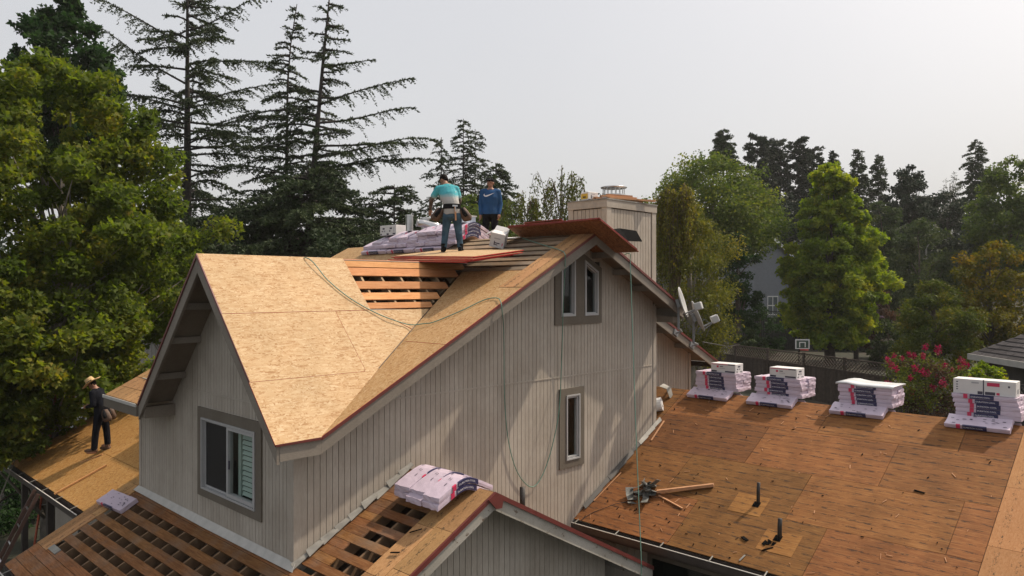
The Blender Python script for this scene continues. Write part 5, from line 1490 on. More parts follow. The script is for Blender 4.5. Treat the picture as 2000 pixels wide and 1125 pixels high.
def teal_shirt():
    m, t, b = nmat('teal_tie_dye_cotton')
    sp_ = t.nodes.new('ShaderNodeSeparateXYZ'); tcn = t.nodes.new('ShaderNodeTexCoord'); t.links.new(tcn.outputs['Object'], sp_.inputs[0])
    n1 = noise(t, coords(t, (1.5, 1.5, 5)), 3.5, 4)
    z = math_(t, 'ADD', sp_.outputs['Z'], math_(t, 'MULTIPLY', n1, 0.14))
    z = math_(t, 'SUBTRACT', z, 0.07)
    r = ramp(t, [(0.0, (0.34, 0.33, 0.31)), (0.28, (0.42, 0.42, 0.41)), (0.38, (0.25, 0.42, 0.45)), (0.48, (0.07, 0.38, 0.44)), (0.9, (0.035, 0.32, 0.37))])
    mp = N(t, 'ShaderNodeMapRange'); mp.inputs[1].default_value = 0.95; mp.inputs[2].default_value = 1.40; t.links.new(z, mp.inputs[0])
    t.links.new(mp.outputs[0], r.inputs[0])
    n2 = noise(t, coords(t), 9, 3); r2 = ramp(t, [(0.62, (0, 0, 0)), (0.72, (0.6, 0.6, 0.6))]); t.links.new(n2, r2.inputs[0])
    t.links.new(mixc(t, r2.outputs[0], r.outputs[0], (0.45, 0.52, 0.52)), b.inputs['Base Color']); b.inputs['Roughness'].default_value = 0.85
    bump(t, b, noise(t, coords(t), 16, 3), .5, .02)
    return m
DENIM = plain('blue_denim', (0.045, 0.085, 0.125), 0.9, var=0.5, scale=5, bumpk=0.8, spec=0.15)
BLACKCLOTH = plain('black_cloth', (0.010, 0.010, 0.011), 0.9, var=0.3, bumpk=0.5, spec=0.1)
NAVYCLOTH = plain('dark_navy_cloth', (0.008, 0.009, 0.013), 0.9, var=0.4, bumpk=0.6, spec=0.08)
BLUEKNIT = plain('blue_knit', (0.022, 0.068, 0.165), 0.85, var=0.2, scale=4, bumpk=0.8, spec=0.15)
LEATHER = plain('tan_work_leather', (0.085, 0.05, 0.032), 0.7, var=0.4, scale=12)
BROWNBOOT = plain('brown_boot_leather', (0.085, 0.045, 0.025), 0.7, var=0.3)
GLOVE = plain('patterned_glove', (0.10, 0.075, 0.06), 0.8, var=0.9, scale=14)
HAIR = plain('black_hair', (0.009, 0.007, 0.006), 0.8, var=0.3, spec=0.1)
STRAW = plain('straw', (0.48, 0.33, 0.16), 0.8, var=0.2, scale=30)

def belt_bags(root, P, bags, face=0.0):
    c = V(P['hipc']) + V((0, 0, .03)); d, w = (.132, .178) if abs(math.cos(face)) > .7 else (.178, .132)
    m = MB(); m.tube([c + V((0, 0, -.035)), c + V((0, 0, .035))], [(d, w), (d, w)], 20)
    m.tube([c + V((0, 0, .03)), c + V((0, 0, .065))], [(d * .95, w * .95)] * 2, 20); belt = m.build('tool_belt', BLACKCLOTH, root, False)
    for (o, tilt) in bags:
        p = c + V(o); q = V(tilt)
        m = MB(); m.tube([p, p - V((0, 0, .08)) + q * .3, p - V((0, 0, .2)) + q, p - V((0, 0, .25)) + q * 1.1], [(.05, .06), (.065, .09), (.07, .10), (.045, .07)], 12); m.build('tool_pouch', LEATHER, root, True)
        m = MB(); m.tube([p + V((0, -.02, .0)), p - V((0, .065, .1)) + q * .5, p - V((0, .07, .16)) + q * .9], [.03, .045, .035], 8); m.build('tool_pouch', BLACKCLOTH, root, True)
    return belt

# worker seen from behind, bent over the pile
def dress_teal(root, P, hp, f, sd, u):
    shirt(root, P, teal_shirt()); trousers(root, P, DENIM); boots(root, P, BLACKCLOTH)
    m = MB(); h = V(P['head']); m.ball(hp(0, -.012, .040), (.082, .088, .090), 12, 9); m.ball(hp(0, -.035, .0), (.07, .06, .07)); fuse('hair', m, HAIR, root, .012, 3)
    belt_bags(root, P, [((-.21, -.02, -.02), (-.13, .02, 0)), ((.20, -.02, -.02), (.11, .02, 0))])
    for s in ('L', 'R'):
        m = MB(); e, w = V(P['el' + s]), V(P['wr' + s]); seg(m, V(P['sh' + s]).lerp(e, .72), e, .054, .05); seg(m, e, e.lerp(w, .93), .049, .035); fuse('sleeve_guard', m, GLOVE, root, .011, 3)
    c = V(P['hipc']) + V((.075, -.155, .03))
    m = MB(); m.beam(c, c - V((-.015, 0, .27)), .024, .028); hm = m.build('hammer', LUMBER, root)
    m = MB(); m.beam(c + V((-.05, 0, .02)), c + V((.05, 0, .015)), .03, .03); m.beam(c + V((.01, -.005, 0)), c + V((.012, -.005, -.1)), .05, .012); m.build('hammer_head', METAL, hm)
Pt = dict(pel=(.005, 0, .74), hipc=(-.005, .01, .86), waist=(-.02, .03, .97), chest=(-.075, .10, 1.15), sho=(-.115, .155, 1.29), neck=(-.145, .20, 1.37), head=(-.185, .27, 1.47), look=(-.72, .62, -.5),
          shL=(-.29, .15, 1.27), elL=(-.435, .20, 1.06), wrL=(-.47, .33, .88), hdL=(-.1, .35, -.9), thL=(.6, .5, 0),
          shR=(.065, .15, 1.27), elR=(.135, .19, 1.04), wrR=(.09, .40, .94), hdR=(-.3, .8, -.4), thR=(-.6, .3, .5),
          hipL=(-.09, 0, .72), hipR=(.09, 0, .72), knL=(-.135, .04, .41), knR=(.125, .05, .41), anL=(-.165, 0, .085), anR=(.165, .03, .085), toeL=(-.25, 1, 0), toeR=(.15, 1, 0), curl=.7)
A_, B_, C_ = V((3.78, 2.79, 7.83)), V((3.68, .35, 7.74)), V((4.88, .30, 7.90))
n_ = (A_ - B_).cross(C_ - B_); n_ = n_ if n_.z > 0 else -n_
ft = hit(883, 492.5, n_, n_.dot(A_))
person(ft, Pt, 'worker in teal tie dye shirt and jeans seen from behind, standing on red edged sheets', dress_teal)

# worker in the blue jersey, beyond the ridge, facing us
def dress_blue(root, P, hp, f, sd, u):
    shirt(root, P, BLUEKNIT, True, grow=.02); trousers(root, P, BLACKCLOTH); boots(root, P, BLACKCLOTH)
    m = MB(); m.ball(hp(0, -.008, .048), (.086, .090, .078), 14, 9); fuse('cap', m, BLACKCLOTH, root, .01, 3)
    m = MB(); m.prism([hp(-.07, .06, .062), hp(-.06, .12, .062), hp(0, .14, .064), hp(.06, .12, .062), hp(.07, .06, .062), hp(0, .05, .066)], u * .008); m.build('cap_peak', BLACKCLOTH, root)
    m = MB()
    for k in range(5): m.obox(hp(-.03 + .015 * k, .083 - .25 * abs(-.03 + .015 * k) ** 1.5, .072), sd * .0055, u * .008, f * .003)
    m.build('cap_lettering', WHITEINK, root)
    # white curved tick on the chest
    up_ = [(-.125, 0.022), (-.135, .005), (-.128, -.012), (-.105, -.018), (-.075, -.012), (-.02, .004), (.055, .030), (.10, .046)]
    lo_ = [(.10, .046), (.03, .008), (-.04, -.030), (-.08, -.046), (-.115, -.045), (-.142, -.025), (-.145, .0)]
    out = up_ + lo_[1:]
    cz = 1.335
    def onchest(x, z):
        return V((x + .0, -(.142 * math.sqrt(max(0, 1 - (x / .215) ** 2)) + .006), cz + z))
    m = MB(); nn = len(up_)
    L2 = [(.10, .046), (.06, .024), (.0, -.010), (-.05, -.034), (-.085, -.046), (-.118, -.043), (-.14, -.025), (-.148, .004)][::-1]
    m.add([onchest(*p) for p in up_] + [onchest(*p) for p in L2], [(i, i + 1, nn + i + 1, nn + i) for i in range(nn - 1)])
    o = m.build('shirt_emblem', WHITEINK, root, False); sm = o.modifiers.new('thick', 'SOLIDIFY'); sm.thickness = .012; sm.offset = 0
Pb = dict(pel=(0, 0, .90), hipc=(0, 0, 1.0), waist=(0, 0, 1.10), chest=(0, 0, 1.28), sho=(0, .01, 1.42), neck=(0, .0, 1.50), head=(0, -.015, 1.615), look=(-.35, -.92, -.05),
          shL=(-.175, .01, 1.41), elL=(-.225, .03, 1.13), wrL=(-.225, -.03, .90), hdL=(.03, -.1, -1), thL=(.3, -1, 0),
          shR=(.175, .01, 1.41), elR=(.23, .03, 1.13), wrR=(.20, -.06, .91), hdR=(-.06, -.1, -1), thR=(-.3, -1, 0),
          hipL=(-.09, 0, .88), hipR=(.09, 0, .88), knL=(-.11, -.03, .49), knR=(.11, -.03, .49), anL=(-.12, 0, .085), anR=(.12, 0, .085), toeL=(-.25, -1, 0), toeR=(.25, -1, 0))
person(V((6.6, 2.96, P_MAIN2.z(6.6, 0) + .01)), Pb, 'worker in blue long sleeved jersey and black cap standing beyond the ridge', dress_blue)

# worker in the straw hat on the left roof, turned to the left, looking at his hands
def dress_hat(root, P, hp, f, sd, u):
    shirt(root, P, NAVYCLOTH, True, grow=.026); trousers(root, P, NAVYCLOTH, .006); boots(root, P, BROWNBOOT)
    m = MB(); m.ball(hp(0, -.01, .03), (.084, .084, .088), 12, 8); fuse('hair', m, HAIR, root, .012, 3)
    m = MB(); c = hp(0, 0, .062); n = 26
    pts, fs = [], []
    prof = [(.0, .115), (.06, .115), (.083, .10), (.092, .06), (.098, .004), (.15, -.004), (.205, .004), (.207, -.004), (.15, -.012), (.096, -.006)]
    for (r, z) in prof:
        for j in range(n):
            a = 2 * math.pi * j / n; pts.append(c + sd * (r * math.cos(a)) + f * (r * math.sin(a) * 1.05) + u * (z + (.02 * math.cos(2 * a) if r > .12 else 0)))
    for i in range(len(prof) - 1):
        for j in range(n): fs.append((i * n + j, i * n + (j + 1) % n, (i + 1) * n + (j + 1) % n, (i + 1) * n + j))
    m.add(pts, fs); hat = m.build('straw_hat', STRAW, root, True)
    m = MB(); m.tube([c + u * .004, c + u * .045], [(.099, .099), (.096, .096)], 20); m.build('hat_band', BLACKCLOTH, hat)
    belt_bags(root, P, [((.13, -.10, -.03), (.09, -.04, 0)), ((.10, .16, -.03), (.04, .03, 0))], math.pi / 2)
    m = MB(); w = V(P['wrL']).lerp(V(P['wrR']), .5) + V((-.1, 0, -.02)); m.obox(w, V((.05, 0, .01)), V((0, .035, 0)), V((0, 0, .012))); m.build('tape_measure', WHITE_VINYL, root)
Ph = dict(face=math.pi / 2, pel=(.03, 0, .84), hipc=(.03, 0, .94), waist=(.02, 0, 1.04), chest=(-.03, 0, 1.21), sho=(-.07, 0, 1.34), neck=(-.10, 0, 1.41), head=(-.15, -.01, 1.49), look=(-.80, -.25, -.62),
          shL=(-.07, -.165, 1.32), elL=(-.03, -.22, 1.06), wrL=(-.24, -.09, 1.00), hdL=(-.8, .5, -.15), thL=(0, .3, 1),
          shR=(-.07, .165, 1.32), elR=(-.03, .21, 1.06), wrR=(-.24, .08, 1.00), hdR=(-.8, -.5, -.15), thR=(0, -.3, 1),
          hipL=(.03, -.09, .82), hipR=(.03, .09, .82), knL=(-.03, -.11, .46), knR=(.09, .11, .46), anL=(-.06, -.12, .085), anR=(.115, .11, .135), toeL=(-1, -.25, .05), toeR=(-.85, .2, .05))
Ph['anL'] = (-.06, -.12, .06); Ph['anR'] = (.115, .11, .15)
person(P_LOW.p(0.28, 8.85, 0.035), Ph, 'worker in dark clothes and straw hat standing on the left roof looking down', dress_hat)

# ------------------------------------------------------------------ vegetation
def npmesh(name, verts, quads, mat, parent, tone=None, kind='stuff'):
    me = bpy.data.meshes.new(name)
    nv, nf = len(verts), len(quads)
    me.vertices.add(nv); me.vertices.foreach_set('co', np.ascontiguousarray(verts, dtype=np.float32).ravel())
    me.loops.add(nf * 4); me.loops.foreach_set('vertex_index', np.ascontiguousarray(quads, dtype=np.int32).ravel())
    me.polygons.add(nf); me.polygons.foreach_set('loop_start', np.arange(0, nf * 4, 4, dtype=np.int32))
    if tone is not None:
        a = me.attributes.new('tone', 'FLOAT', 'POINT'); a.data.foreach_set('value', np.ascontiguousarray(tone, dtype=np.float32))
    me.update(calc_edges=True)
    o = link(name, me, parent, [mat])
    if kind: o['kind'] = kind
    return o
def unit(a): return a / np.maximum(np.linalg.norm(a, axis=-1, keepdims=True), 1e-9)
def leaf_geo(rs, C, size, aspect, normals=None, axis=None, lobes=1, fold=0.0):
    # rhombic leaves (or lobed ones, three rhombi sharing a centre)
    n = len(C)
    nr = unit(rs.normal(size=(n, 3)) if normals is None else normals)
    ax = rs.normal(size=(n, 3)) if axis is None else axis
    ax = unit(ax - nr * np.sum(ax * nr, 1, keepdims=True)); bx = np.cross(nr, ax)
    s = np.asarray(size).reshape(-1, 1) * np.ones((n, 1))
    out = []
    for k in range(lobes):
        ang = 0 if lobes == 1 else (k - (lobes - 1) / 2) * 1.05
        a = ax * math.cos(ang) + bx * math.sin(ang); b = -ax * math.sin(ang) + bx * math.cos(ang)
        L = s * (1.0 if k == (lobes - 1) / 2 else 0.82)
        st = C if lobes > 1 else C - a * L * .5
        w = L * aspect * .5
        lift = nr * (fold * L)
        out.append(np.stack([st, st + a * L * .5 + b * w + lift, st + a * L, st + a * L * .5 - b * w + lift], 1))
    Vv = np.stack(out, 1).reshape(-1, 3)
    Q = np.arange(len(Vv)).reshape(-1, 4)
    return Vv, Q, 4 * lobes
def place(u, D):
    p = CAM + (FWD + RIGHT * ((u - 1000) / FPX)) * D
    return V((p.x, p.y, terrain_z(p.x, p.y)))
PROF = {
    'flame': lambda h: np.where(h < .38, .62 + .38 * np.sin(np.clip(h, 0, .38) / .38 * np.pi / 2), np.clip(1 - (h - .38) / .66, 0, 1) ** .62),
    'egg': lambda h: np.sqrt(np.clip(1 - (np.clip(h, 0, 1) * 2 - 0.85) ** 2 / 1.33, 0, 1)),
    'dome': lambda h: np.sqrt(np.clip(1 - (np.clip(h, 0, 1) * 1.25 - 0.25) ** 2, 0, 1)),
    'cone': lambda h: np.clip(1 - h, 0, 1) ** 0.75 * np.clip(0.35 + h * 4, 0, 1),
    'column': lambda h: np.clip((1 - h) * 2.2, 0, 1) ** 0.6 * np.clip(0.45 + h * 3, 0, 1),
}
def broad_tree(name, label, cat, u, D, vtop, vbot, wpx, mat, bark=BARK, shape='egg', ncl=120, nleaf=16000, leaf=0.14, seed=1, aspect=0.6, lobes=1, group=None, trunk=0.22, clump=0.22, tone=(0.5, 0.18), deep=None, up=0.5, off=(0, 0), base=None, limbs=22, rag=.14, hang=0.0, branchy=0.0):
    rs = np.random.RandomState(seed)
    b = place(u, D) if base is None else V(base)
    m_ = D / FPX
    ztop = 7.2 + (562.5 - vtop) * m_; zbot = 7.2 + (562.5 - vbot) * m_
    H = ztop - zbot; R = wpx * m_; Rd = R if deep is None else deep * m_
    root = empty(name, b, label, cat, group)
    # clump centres, most of them near the crown's outside
    h = rs.uniform(0, 1, ncl * 3); h = h[rs.uniform(0, 1, len(h)) < (0.25 + 0.75 * PROF[shape](h))][:ncl]; n = len(h)
    az = rs.uniform(0, 2 * np.pi, n); rr = np.sqrt(rs.uniform(0.12, 1, n)) * PROF[shape](h)
    lump = 1 + 0.15 * np.sin(az * 3 + seed + h * 4) + 0.13 * np.sin(az * 5 + h * 9 + seed * 2) + rs.uniform(-rag, rag, n)
    px = rr * np.cos(az) * R * lump * 0.88; py = rr * np.sin(az) * Rd * lump * 0.88
    cx = RIGHT.x * px + FWD.x * py + b.x; cy = RIGHT.y * px + FWD.y * py + b.y; cz = zbot + h * H * 0.97
    cl = np.stack([cx, cy, cz], 1)
    cr = R * clump * rs.uniform(0.6, 1.35, n) * (0.55 + 0.45 * PROF[shape](h))
    ct = rs.normal(tone[0], tone[1], n)
    # trunk and limbs
    m = MB(); top = V((b.x + rs.uniform(-.1, .1) * R, b.y, zbot + H * .72))
    tp = [V(b) + V((0, 0, -0.3)), V(b).lerp(top, .35) + V((rs.uniform(-.1, .1), rs.uniform(-.1, .1), 0)) * R * .5, V(b).lerp(top, .7), top]
    m.tube(tp, [trunk * 1.15, trunk * .85, trunk * .5, trunk * .2], 8)
    m.build('trunk', bark, root, True)
    m = MB()
    for i in rs.permutation(n)[:limbs]:
        c = V(cl[i]); s = min(.95, max(.1, (c.z - b.z) / max(.1, top.z - b.z) - rs.uniform(.15, .4)))
        st = V(b).lerp(top, s); md = st.lerp(c, .5) + V((rs.normal() * .1, rs.normal() * .1, .12)) * R * .5
        m.tube([st, st.lerp(md, .6), md, c], [trunk * .32 * (1.1 - s), trunk * .2, trunk * .13, trunk * .05], 5)
    m.build('limbs', bark, root, True)
    per = rs.multinomial(nleaf, (cr ** 1.6) / np.sum(cr ** 1.6))
    idx = np.repeat(np.arange(n), per)
    d = rs.normal(size=(len(idx), 3)); d = unit(d) * (rs.uniform(0, 1, (len(idx), 1)) ** 0.55)
    d[:, 2] *= 0.72
    C = cl[idx] + d * cr[idx][:, None] * 1.25
    if hang: C[:, 2] -= hang * rs.uniform(0, 1, len(C)) ** 2 * cr[idx]
    nr = rs.normal(size=(len(idx), 3)) * .8; nr[:, 2] += up; nr[:, :2] += d[:, :2] * .5
    ax = d + rs.normal(size=d.shape) * .6; ax[:, 2] -= .4
    sz = leaf * rs.uniform(.5, 1.45, len(idx))
    Vv, Q, k = leaf_geo(rs, C, sz, aspect, nr, ax, lobes, .06)
    t = np.clip(np.repeat(ct[idx] + rs.normal(0, .08, len(idx)), k), 0, 1)
    npmesh('crown', Vv, Q, mat, root, t)
    return root

def conifer(name, label, cat, u, D, vtop, vbot, mat, seed, wbot, wtop=6, nbr=70, lean=0.0, bark=BARK_DARK, group=None, droop=0.25, rise=0.15, tuft=0.16, dens=1.0, trunk=0.22, power=1.0, extra=(), vbase=None, twig=0.22, bend=0.0, irregular=0.25):
    rs = np.random.RandomState(seed)
    b = place(u, D); m_ = D / FPX
    zt = 7.2 + (562.5 - vtop) * m_; zb = 7.2 + (562.5 - vbot) * m_
    root = empty(name, b, label, cat, group)
    topoff = lean * m_
    def axis(z):
        s = max(0.0, float((z - b.z) / (zt - b.z))); k = topoff * s ** 1.6 + bend * m_ * max(0, s - .85) ** 1.2 * 6
        return V((b.x + RIGHT.x * k, b.y + RIGHT.y * k, z))
    m = MB(); zs = np.linspace(b.z - .3, zt, 12)
    m.tube([axis(z) for z in zs], [max(.02, trunk * (1 - .93 * i / 11)) * (1 + .06 * math.sin(i * 2.1)) for i in range(12)], 8); m.build('trunk', bark, root, True)
    br = []
    for i in range(nbr):
        s = (i + rs.uniform(0, 1)) / nbr
        z = zb + (zt - zb) * s * .985
        L = (wbot * (1 - s) ** power + wtop) * m_ * rs.uniform(1 - irregular, 1 + irregular)
        br.append((z, rs.uniform(0, 2 * np.pi), L, rise * rs.uniform(.4, 1.6), droop * rs.uniform(.5, 1.5)))
    for (v, ang, Lpx, rs_, dr) in extra:
        br.append((7.2 + (562.5 - v) * m_, ang, Lpx * m_, rs_, dr))
    m = MB(); TC, TN, TA, TT = [], [], [], []
    for (z, az, L, ri, dr) in br:
        o = axis(z); dx = RIGHT * math.cos(az) + FWD * math.sin(az); pts = []
        ns = 9; wob = rs.normal(0, .03, 3)
        for k in range(ns + 1):
            t = k / ns
            pts.append(o + dx * (L * t) + V((0, 0, L * (ri * t - dr * t * t) + wob[0] * L * math.sin(t * 5))) + V((-dx.y, dx.x, 0)) * (L * wob[1] * math.sin(t * 3)))
        m.tube(pts, [max(.006, min(.055, trunk * .2) * (1 - t / ns) + .006) for t in range(ns + 1)], 4)
        tone = rs.normal(.5, .15)
        side = V((-dx.y, dx.x, 0))
        ntw = int(max(5, L / .16 * dens))
        for j in range(ntw):
            t = rs.uniform(.12, 1) ** .8
            f = t * ns; k = min(ns - 1, int(f)); p = pts[k].lerp(pts[k + 1], f - k)
            l = (twig * L * (1 - t) + .16 * (1 + rs.uniform(0, 1))) * rs.uniform(.5, 1.2)
            l = min(l, 1.0)
            sg = -1 if rs.uniform() < .5 else 1
            dv = (dx * rs.uniform(.4, 1) + side * sg * rs.uniform(.3, 1) + V((0, 0, rs.uniform(-.75, .15)))).normalized()
            nt_ = max(3, int(l / tuft * 3.6))
            for q in range(nt_):
                w = q / nt_
                c = p + dv * (l * w) - V((0, 0, .25 * l * w * w))
                TC.append(c); TA.append(dv * .8 + V((rs.normal() * .4, rs.normal() * .4, .35 + rs.normal() * .3))); TT.append(tone)
        # tufts along the branch itself
        nb = int(L / tuft * 4)
        for q in range(nb):
            t = rs.uniform(.1, 1); f = t * ns; k = min(ns - 1, int(f)); p = pts[k].lerp(pts[k + 1], f - k)
            TC.append(p); TA.append(dx * .7 + V((rs.normal() * .4, rs.normal() * .4, .5 + rs.normal() * .35))); TT.append(tone)
    m.build('limbs', bark, root, True)
    TC = np.array([tuple(c) for c in TC]); TA = np.array([tuple(c) for c in TA])
    n = len(TC); nr = rs.normal(size=(n, 3)); nr[:, 2] += .3
    C = TC + unit(TA) * (tuft * .4)
    Vv, Q, k = leaf_geo(rs, C, tuft * rs.uniform(.7, 1.4, n), .36, nr, TA)
    npmesh('foliage', Vv, Q, mat, root, np.clip(np.repeat(np.array(TT) + rs.normal(0, .08, n), k), 0, 1))
    return root

def weeping(name, label, cat, u, D, vtop, vbot, wpx, mat, bark, seed, narch=16, nstr=14, leaf=.10, lenf=.5, group=None, dens=1.0, one_side=0, tone=(.5, .18), trunk=.10):
    rs = np.random.RandomState(seed); b = place(u, D); m_ = D / FPX
    zt = 7.2 + (562.5 - vtop) * m_; zb = 7.2 + (562.5 - vbot) * m_; R = wpx * m_; H = zt - zb
    root = empty(name, b, label, cat, group)
    m = MB(); top = V((b.x, b.y, zt - H * .15)); m.tube([V(b) - V((0, 0, .3)), V(b).lerp(top, .5) + V((.1, .1, 0)), top], [trunk, trunk * .6, trunk * .2], 7); m.build('trunk', bark, root, True)
    m = MB(); C, T, A = [], [], []
    for i in range(narch):
        az = rs.uniform(0, 2 * np.pi); s = rs.uniform(.25, 1); o = V(b).lerp(top, s)
        dx = RIGHT * math.cos(az) + FWD * math.sin(az); r = R * rs.uniform(.45, 1) * (1.15 - .5 * s)
        apex = o + dx * r * .55 + V((0, 0, (zt - o.z) * rs.uniform(.75, 1.0))); end = o + dx * r + V((0, 0, (apex.z - o.z) * rs.uniform(.45, .8)))
        pts = []
        for k in range(9):
            t = k / 8; pts.append(o * (1 - t) ** 2 + (apex * 2 - (o + end) / 2) * (2 * t * (1 - t)) + end * t * t)
        m.tube(pts, [max(.006, trunk * .28 * (1 - k / 9)) for k in range(9)], 4)
        tone_ = rs.normal(*tone)
        for j in range(nstr):
            f = rs.uniform(2, 8); k = min(7, int(f)); p = pts[k].lerp(pts[k + 1], f - k)
            L = lenf * H * rs.uniform(.25, 1.0); L = min(L, max(.3, p.z - zb))
            sw = V((rs.normal() * .12, rs.normal() * .12, 0)) + dx * .1
            m.tube([p, p + sw * L * .5 - V((0, 0, L * .5)), p + sw * L * .7 - V((0, 0, L))], [.005, .004, .003], 3)
            nl = int(L / leaf * 2.2 * dens)
            for q in range(nl):
                w = rs.uniform(0, 1); C.append(p + sw * L * .7 * w - V((0, 0, L * w)) + V((rs.normal(), rs.normal(), rs.normal())) * leaf * .7); T.append(tone_); A.append((rs.normal() * .5, rs.normal() * .5, -1))
    m.build('limbs', TWIG, root, True)
    C = np.array([tuple(c) for c in C]); n = len(C)
    Vv, Q, k = leaf_geo(rs, C, leaf * rs.uniform(.7, 1.3, n), .5, None, np.array(A))
    npmesh('crown', Vv, Q, mat, root, np.clip(np.repeat(np.array(T) + rs.normal(0, .08, n), k), 0, 1))
    return root

L_SYC = leafmat('sycamore_leaf', [(0.0, (0.040, 0.066, 0.013)), (0.4, (0.088, 0.124, 0.022)), (0.65, (0.130, 0.155, 0.026)), (0.85, (0.185, 0.172, 0.030)), (1.0, (0.22, 0.165, 0.034))], .5)
L_DARK = leafmat('dark_broad_leaf', [(0.0, (0.013, 0.031, 0.011)), (0.5, (0.026, 0.058, 0.017)), (1.0, (0.049, 0.086, 0.026))], .3)
L_CEDAR = leafmat('cedar_needle', [(0.0, (0.019, 0.032, 0.017)), (0.5, (0.036, 0.054, 0.024)), (1.0, (0.062, 0.082, 0.032))], .15)
L_OAKY = leafmat('oak_leaf', [(0.0, (0.041, 0.067, 0.020)), (0.5, (0.089, 0.125, 0.028)), (1.0, (0.200, 0.209, 0.042))], .35)
L_BRIGHT = leafmat('bright_leaf', [(0.0, (0.071, 0.110, 0.019)), (0.45, (0.157, 0.219, 0.028)), (0.8, (0.281, 0.306, 0.041)), (1.0, (0.400, 0.345, 0.055))], .45)
L_BIRCH = leafmat('birch_leaf', [(0.0, (0.052, 0.068, 0.019)), (0.5, (0.128, 0.133, 0.027)), (0.8, (0.214, 0.179, 0.034)), (1.0, (0.291, 0.205, 0.047))], .35)
L_PINE = leafmat('pine_needle', [(0.0, (0.012, 0.021, 0.013)), (0.5, (0.021, 0.035, 0.020)), (1.0, (0.039, 0.054, 0.030))], .1)
L_DUSK = leafmat('dull_green_leaf', [(0.0, (0.021, 0.035, 0.015)), (0.5, (0.044, 0.065, 0.023)), (1.0, (0.082, 0.098, 0.032))], .3)
L_GOLD = leafmat('golden_leaf', [(0.0, (0.044, 0.055, 0.010)), (0.5, (0.105, 0.099, 0.015)), (1.0, (0.209, 0.127, 0.022))], .4)
L_OLIVE = leafmat('olive_shrub_leaf', [(0.0, (0.030, 0.048, 0.012)), (0.5, (0.069, 0.090, 0.018)), (1.0, (0.150, 0.125, 0.024))], .35)
L_GREY = leafmat('grey_green_leaf', [(0.0, (0.035, 0.045, 0.032)), (0.5, (0.060, 0.072, 0.050)), (1.0, (0.085, 0.095, 0.063))], .25)
L_RUST = leafmat('rusty_leaf', [(0.0, (0.030, 0.022, 0.016)), (0.5, (0.065, 0.040, 0.027)), (1.0, (0.110, 0.060, 0.036))], .3)
L_FLOWER = leafmat('magenta_flower', [(0.0, (0.140, 0.008, 0.032)), (0.5, (0.260, 0.015, 0.059)), (1.0, (0.380, 0.045, 0.108))], .3)
L_LILAC = leafmat('lilac_flower', [(0.0, (0.100, 0.070, 0.108)), (0.5, (0.160, 0.110, 0.162)), (1.0, (0.220, 0.160, 0.225))], .3)

# left of the house
broad_tree('sycamore_tree', 'big yellowing sycamore with lobed leaves filling the left edge of the view', 'tree', 95, 19.5, 95, 850, 290, L_SYC, BARK_PALE, 'egg', 460, 112000, .102, 3, .62, 3, trunk=.2, clump=.105, tone=(.44, .2), limbs=70, deep=300)
broad_tree('sycamore_tree', 'lower sycamore boughs reaching over the left roof corner by the ladder', 'tree', -25, 16.8, 470, 905, 100, L_SYC, BARK_PALE, 'egg', 90, 18000, .105, 31, .52, 3, trunk=.1, clump=.25, tone=(.42, .18), limbs=20)
broad_tree('sycamore_tree', 'slim sycamore growth leaning towards the dormer gable', 'tree', 315, 27, 415, 640, 75, L_SYC, BARK_PALE, 'egg', 90, 15000, .115, 33, .52, 3, trunk=.1, clump=.25, tone=(.5, .2), limbs=20)
broad_tree('sweetgum_tree', 'dark green broadleaf tree rising behind the yellowing sycamore at top left', 'tree', 128, 33, -20, 330, 98, L_DARK, BARK, 'column', 130, 17000, .19, 5, .6, 3, trunk=.2, clump=.2, tone=(.5, .2))
PI = math.pi
conifer('cedar_tree', 'tallest cedar with a straight dark trunk, left of the two thin cedars', 'tree', 366, 38, -75, 560, L_CEDAR, 21, 150, 45, nbr=112, droop=.16, rise=.13, tuft=.15, dens=2.1, trunk=.40, irregular=.45, twig=.27,
        extra=[(165, PI, 215, .72, .12), (95, PI + .15, 190, .72, .2), (140, .2, 175, .25, .05), (60, -.1, 165, .4, .05), (215, PI - .1, 150, .35, .1), (205, .1, 190, .35, .1), (285, .15, 175, .2, .15), (300, PI, 160, .15, .2)])
conifer('cedar_tree', 'thin pale topped cedar, its tip bent to the right, between the other two cedars', 'tree', 556, 36.5, 8, 420, L_CEDAR, 22, 100, 12, nbr=90, droop=.22, rise=.14, tuft=.14, dens=1.7, trunk=.20, bend=26, lean=8, irregular=.45,
        extra=[(140, PI, 60, .3, .1), (215, PI + .1, 175, -.02, .25), (230, PI, 120, .1, .2)])
conifer('cedar_tree', 'leaning cedar reaching long boughs to the right over the house ridge', 'tree', 588, 35.5, -30, 470, L_CEDAR, 23, 95, 16, nbr=88, droop=.18, rise=.12, tuft=.14, dens=1.8, trunk=.32, lean=58, irregular=.45,
        extra=[(205, 0, 185, .40, .12), (130, .1, 100, .15, .0), (285, -.05, 215, .10, .12), (310, 0, 240, .45, .35), (240, .1, 190, .30, .16), (330, .1, 255, .25, .2), (340, -.1, 170, .35, .15), (180, PI, 110, .1, .2), (260, PI - .1, 130, .0, .2), (300, PI, 150, .05, .25)])
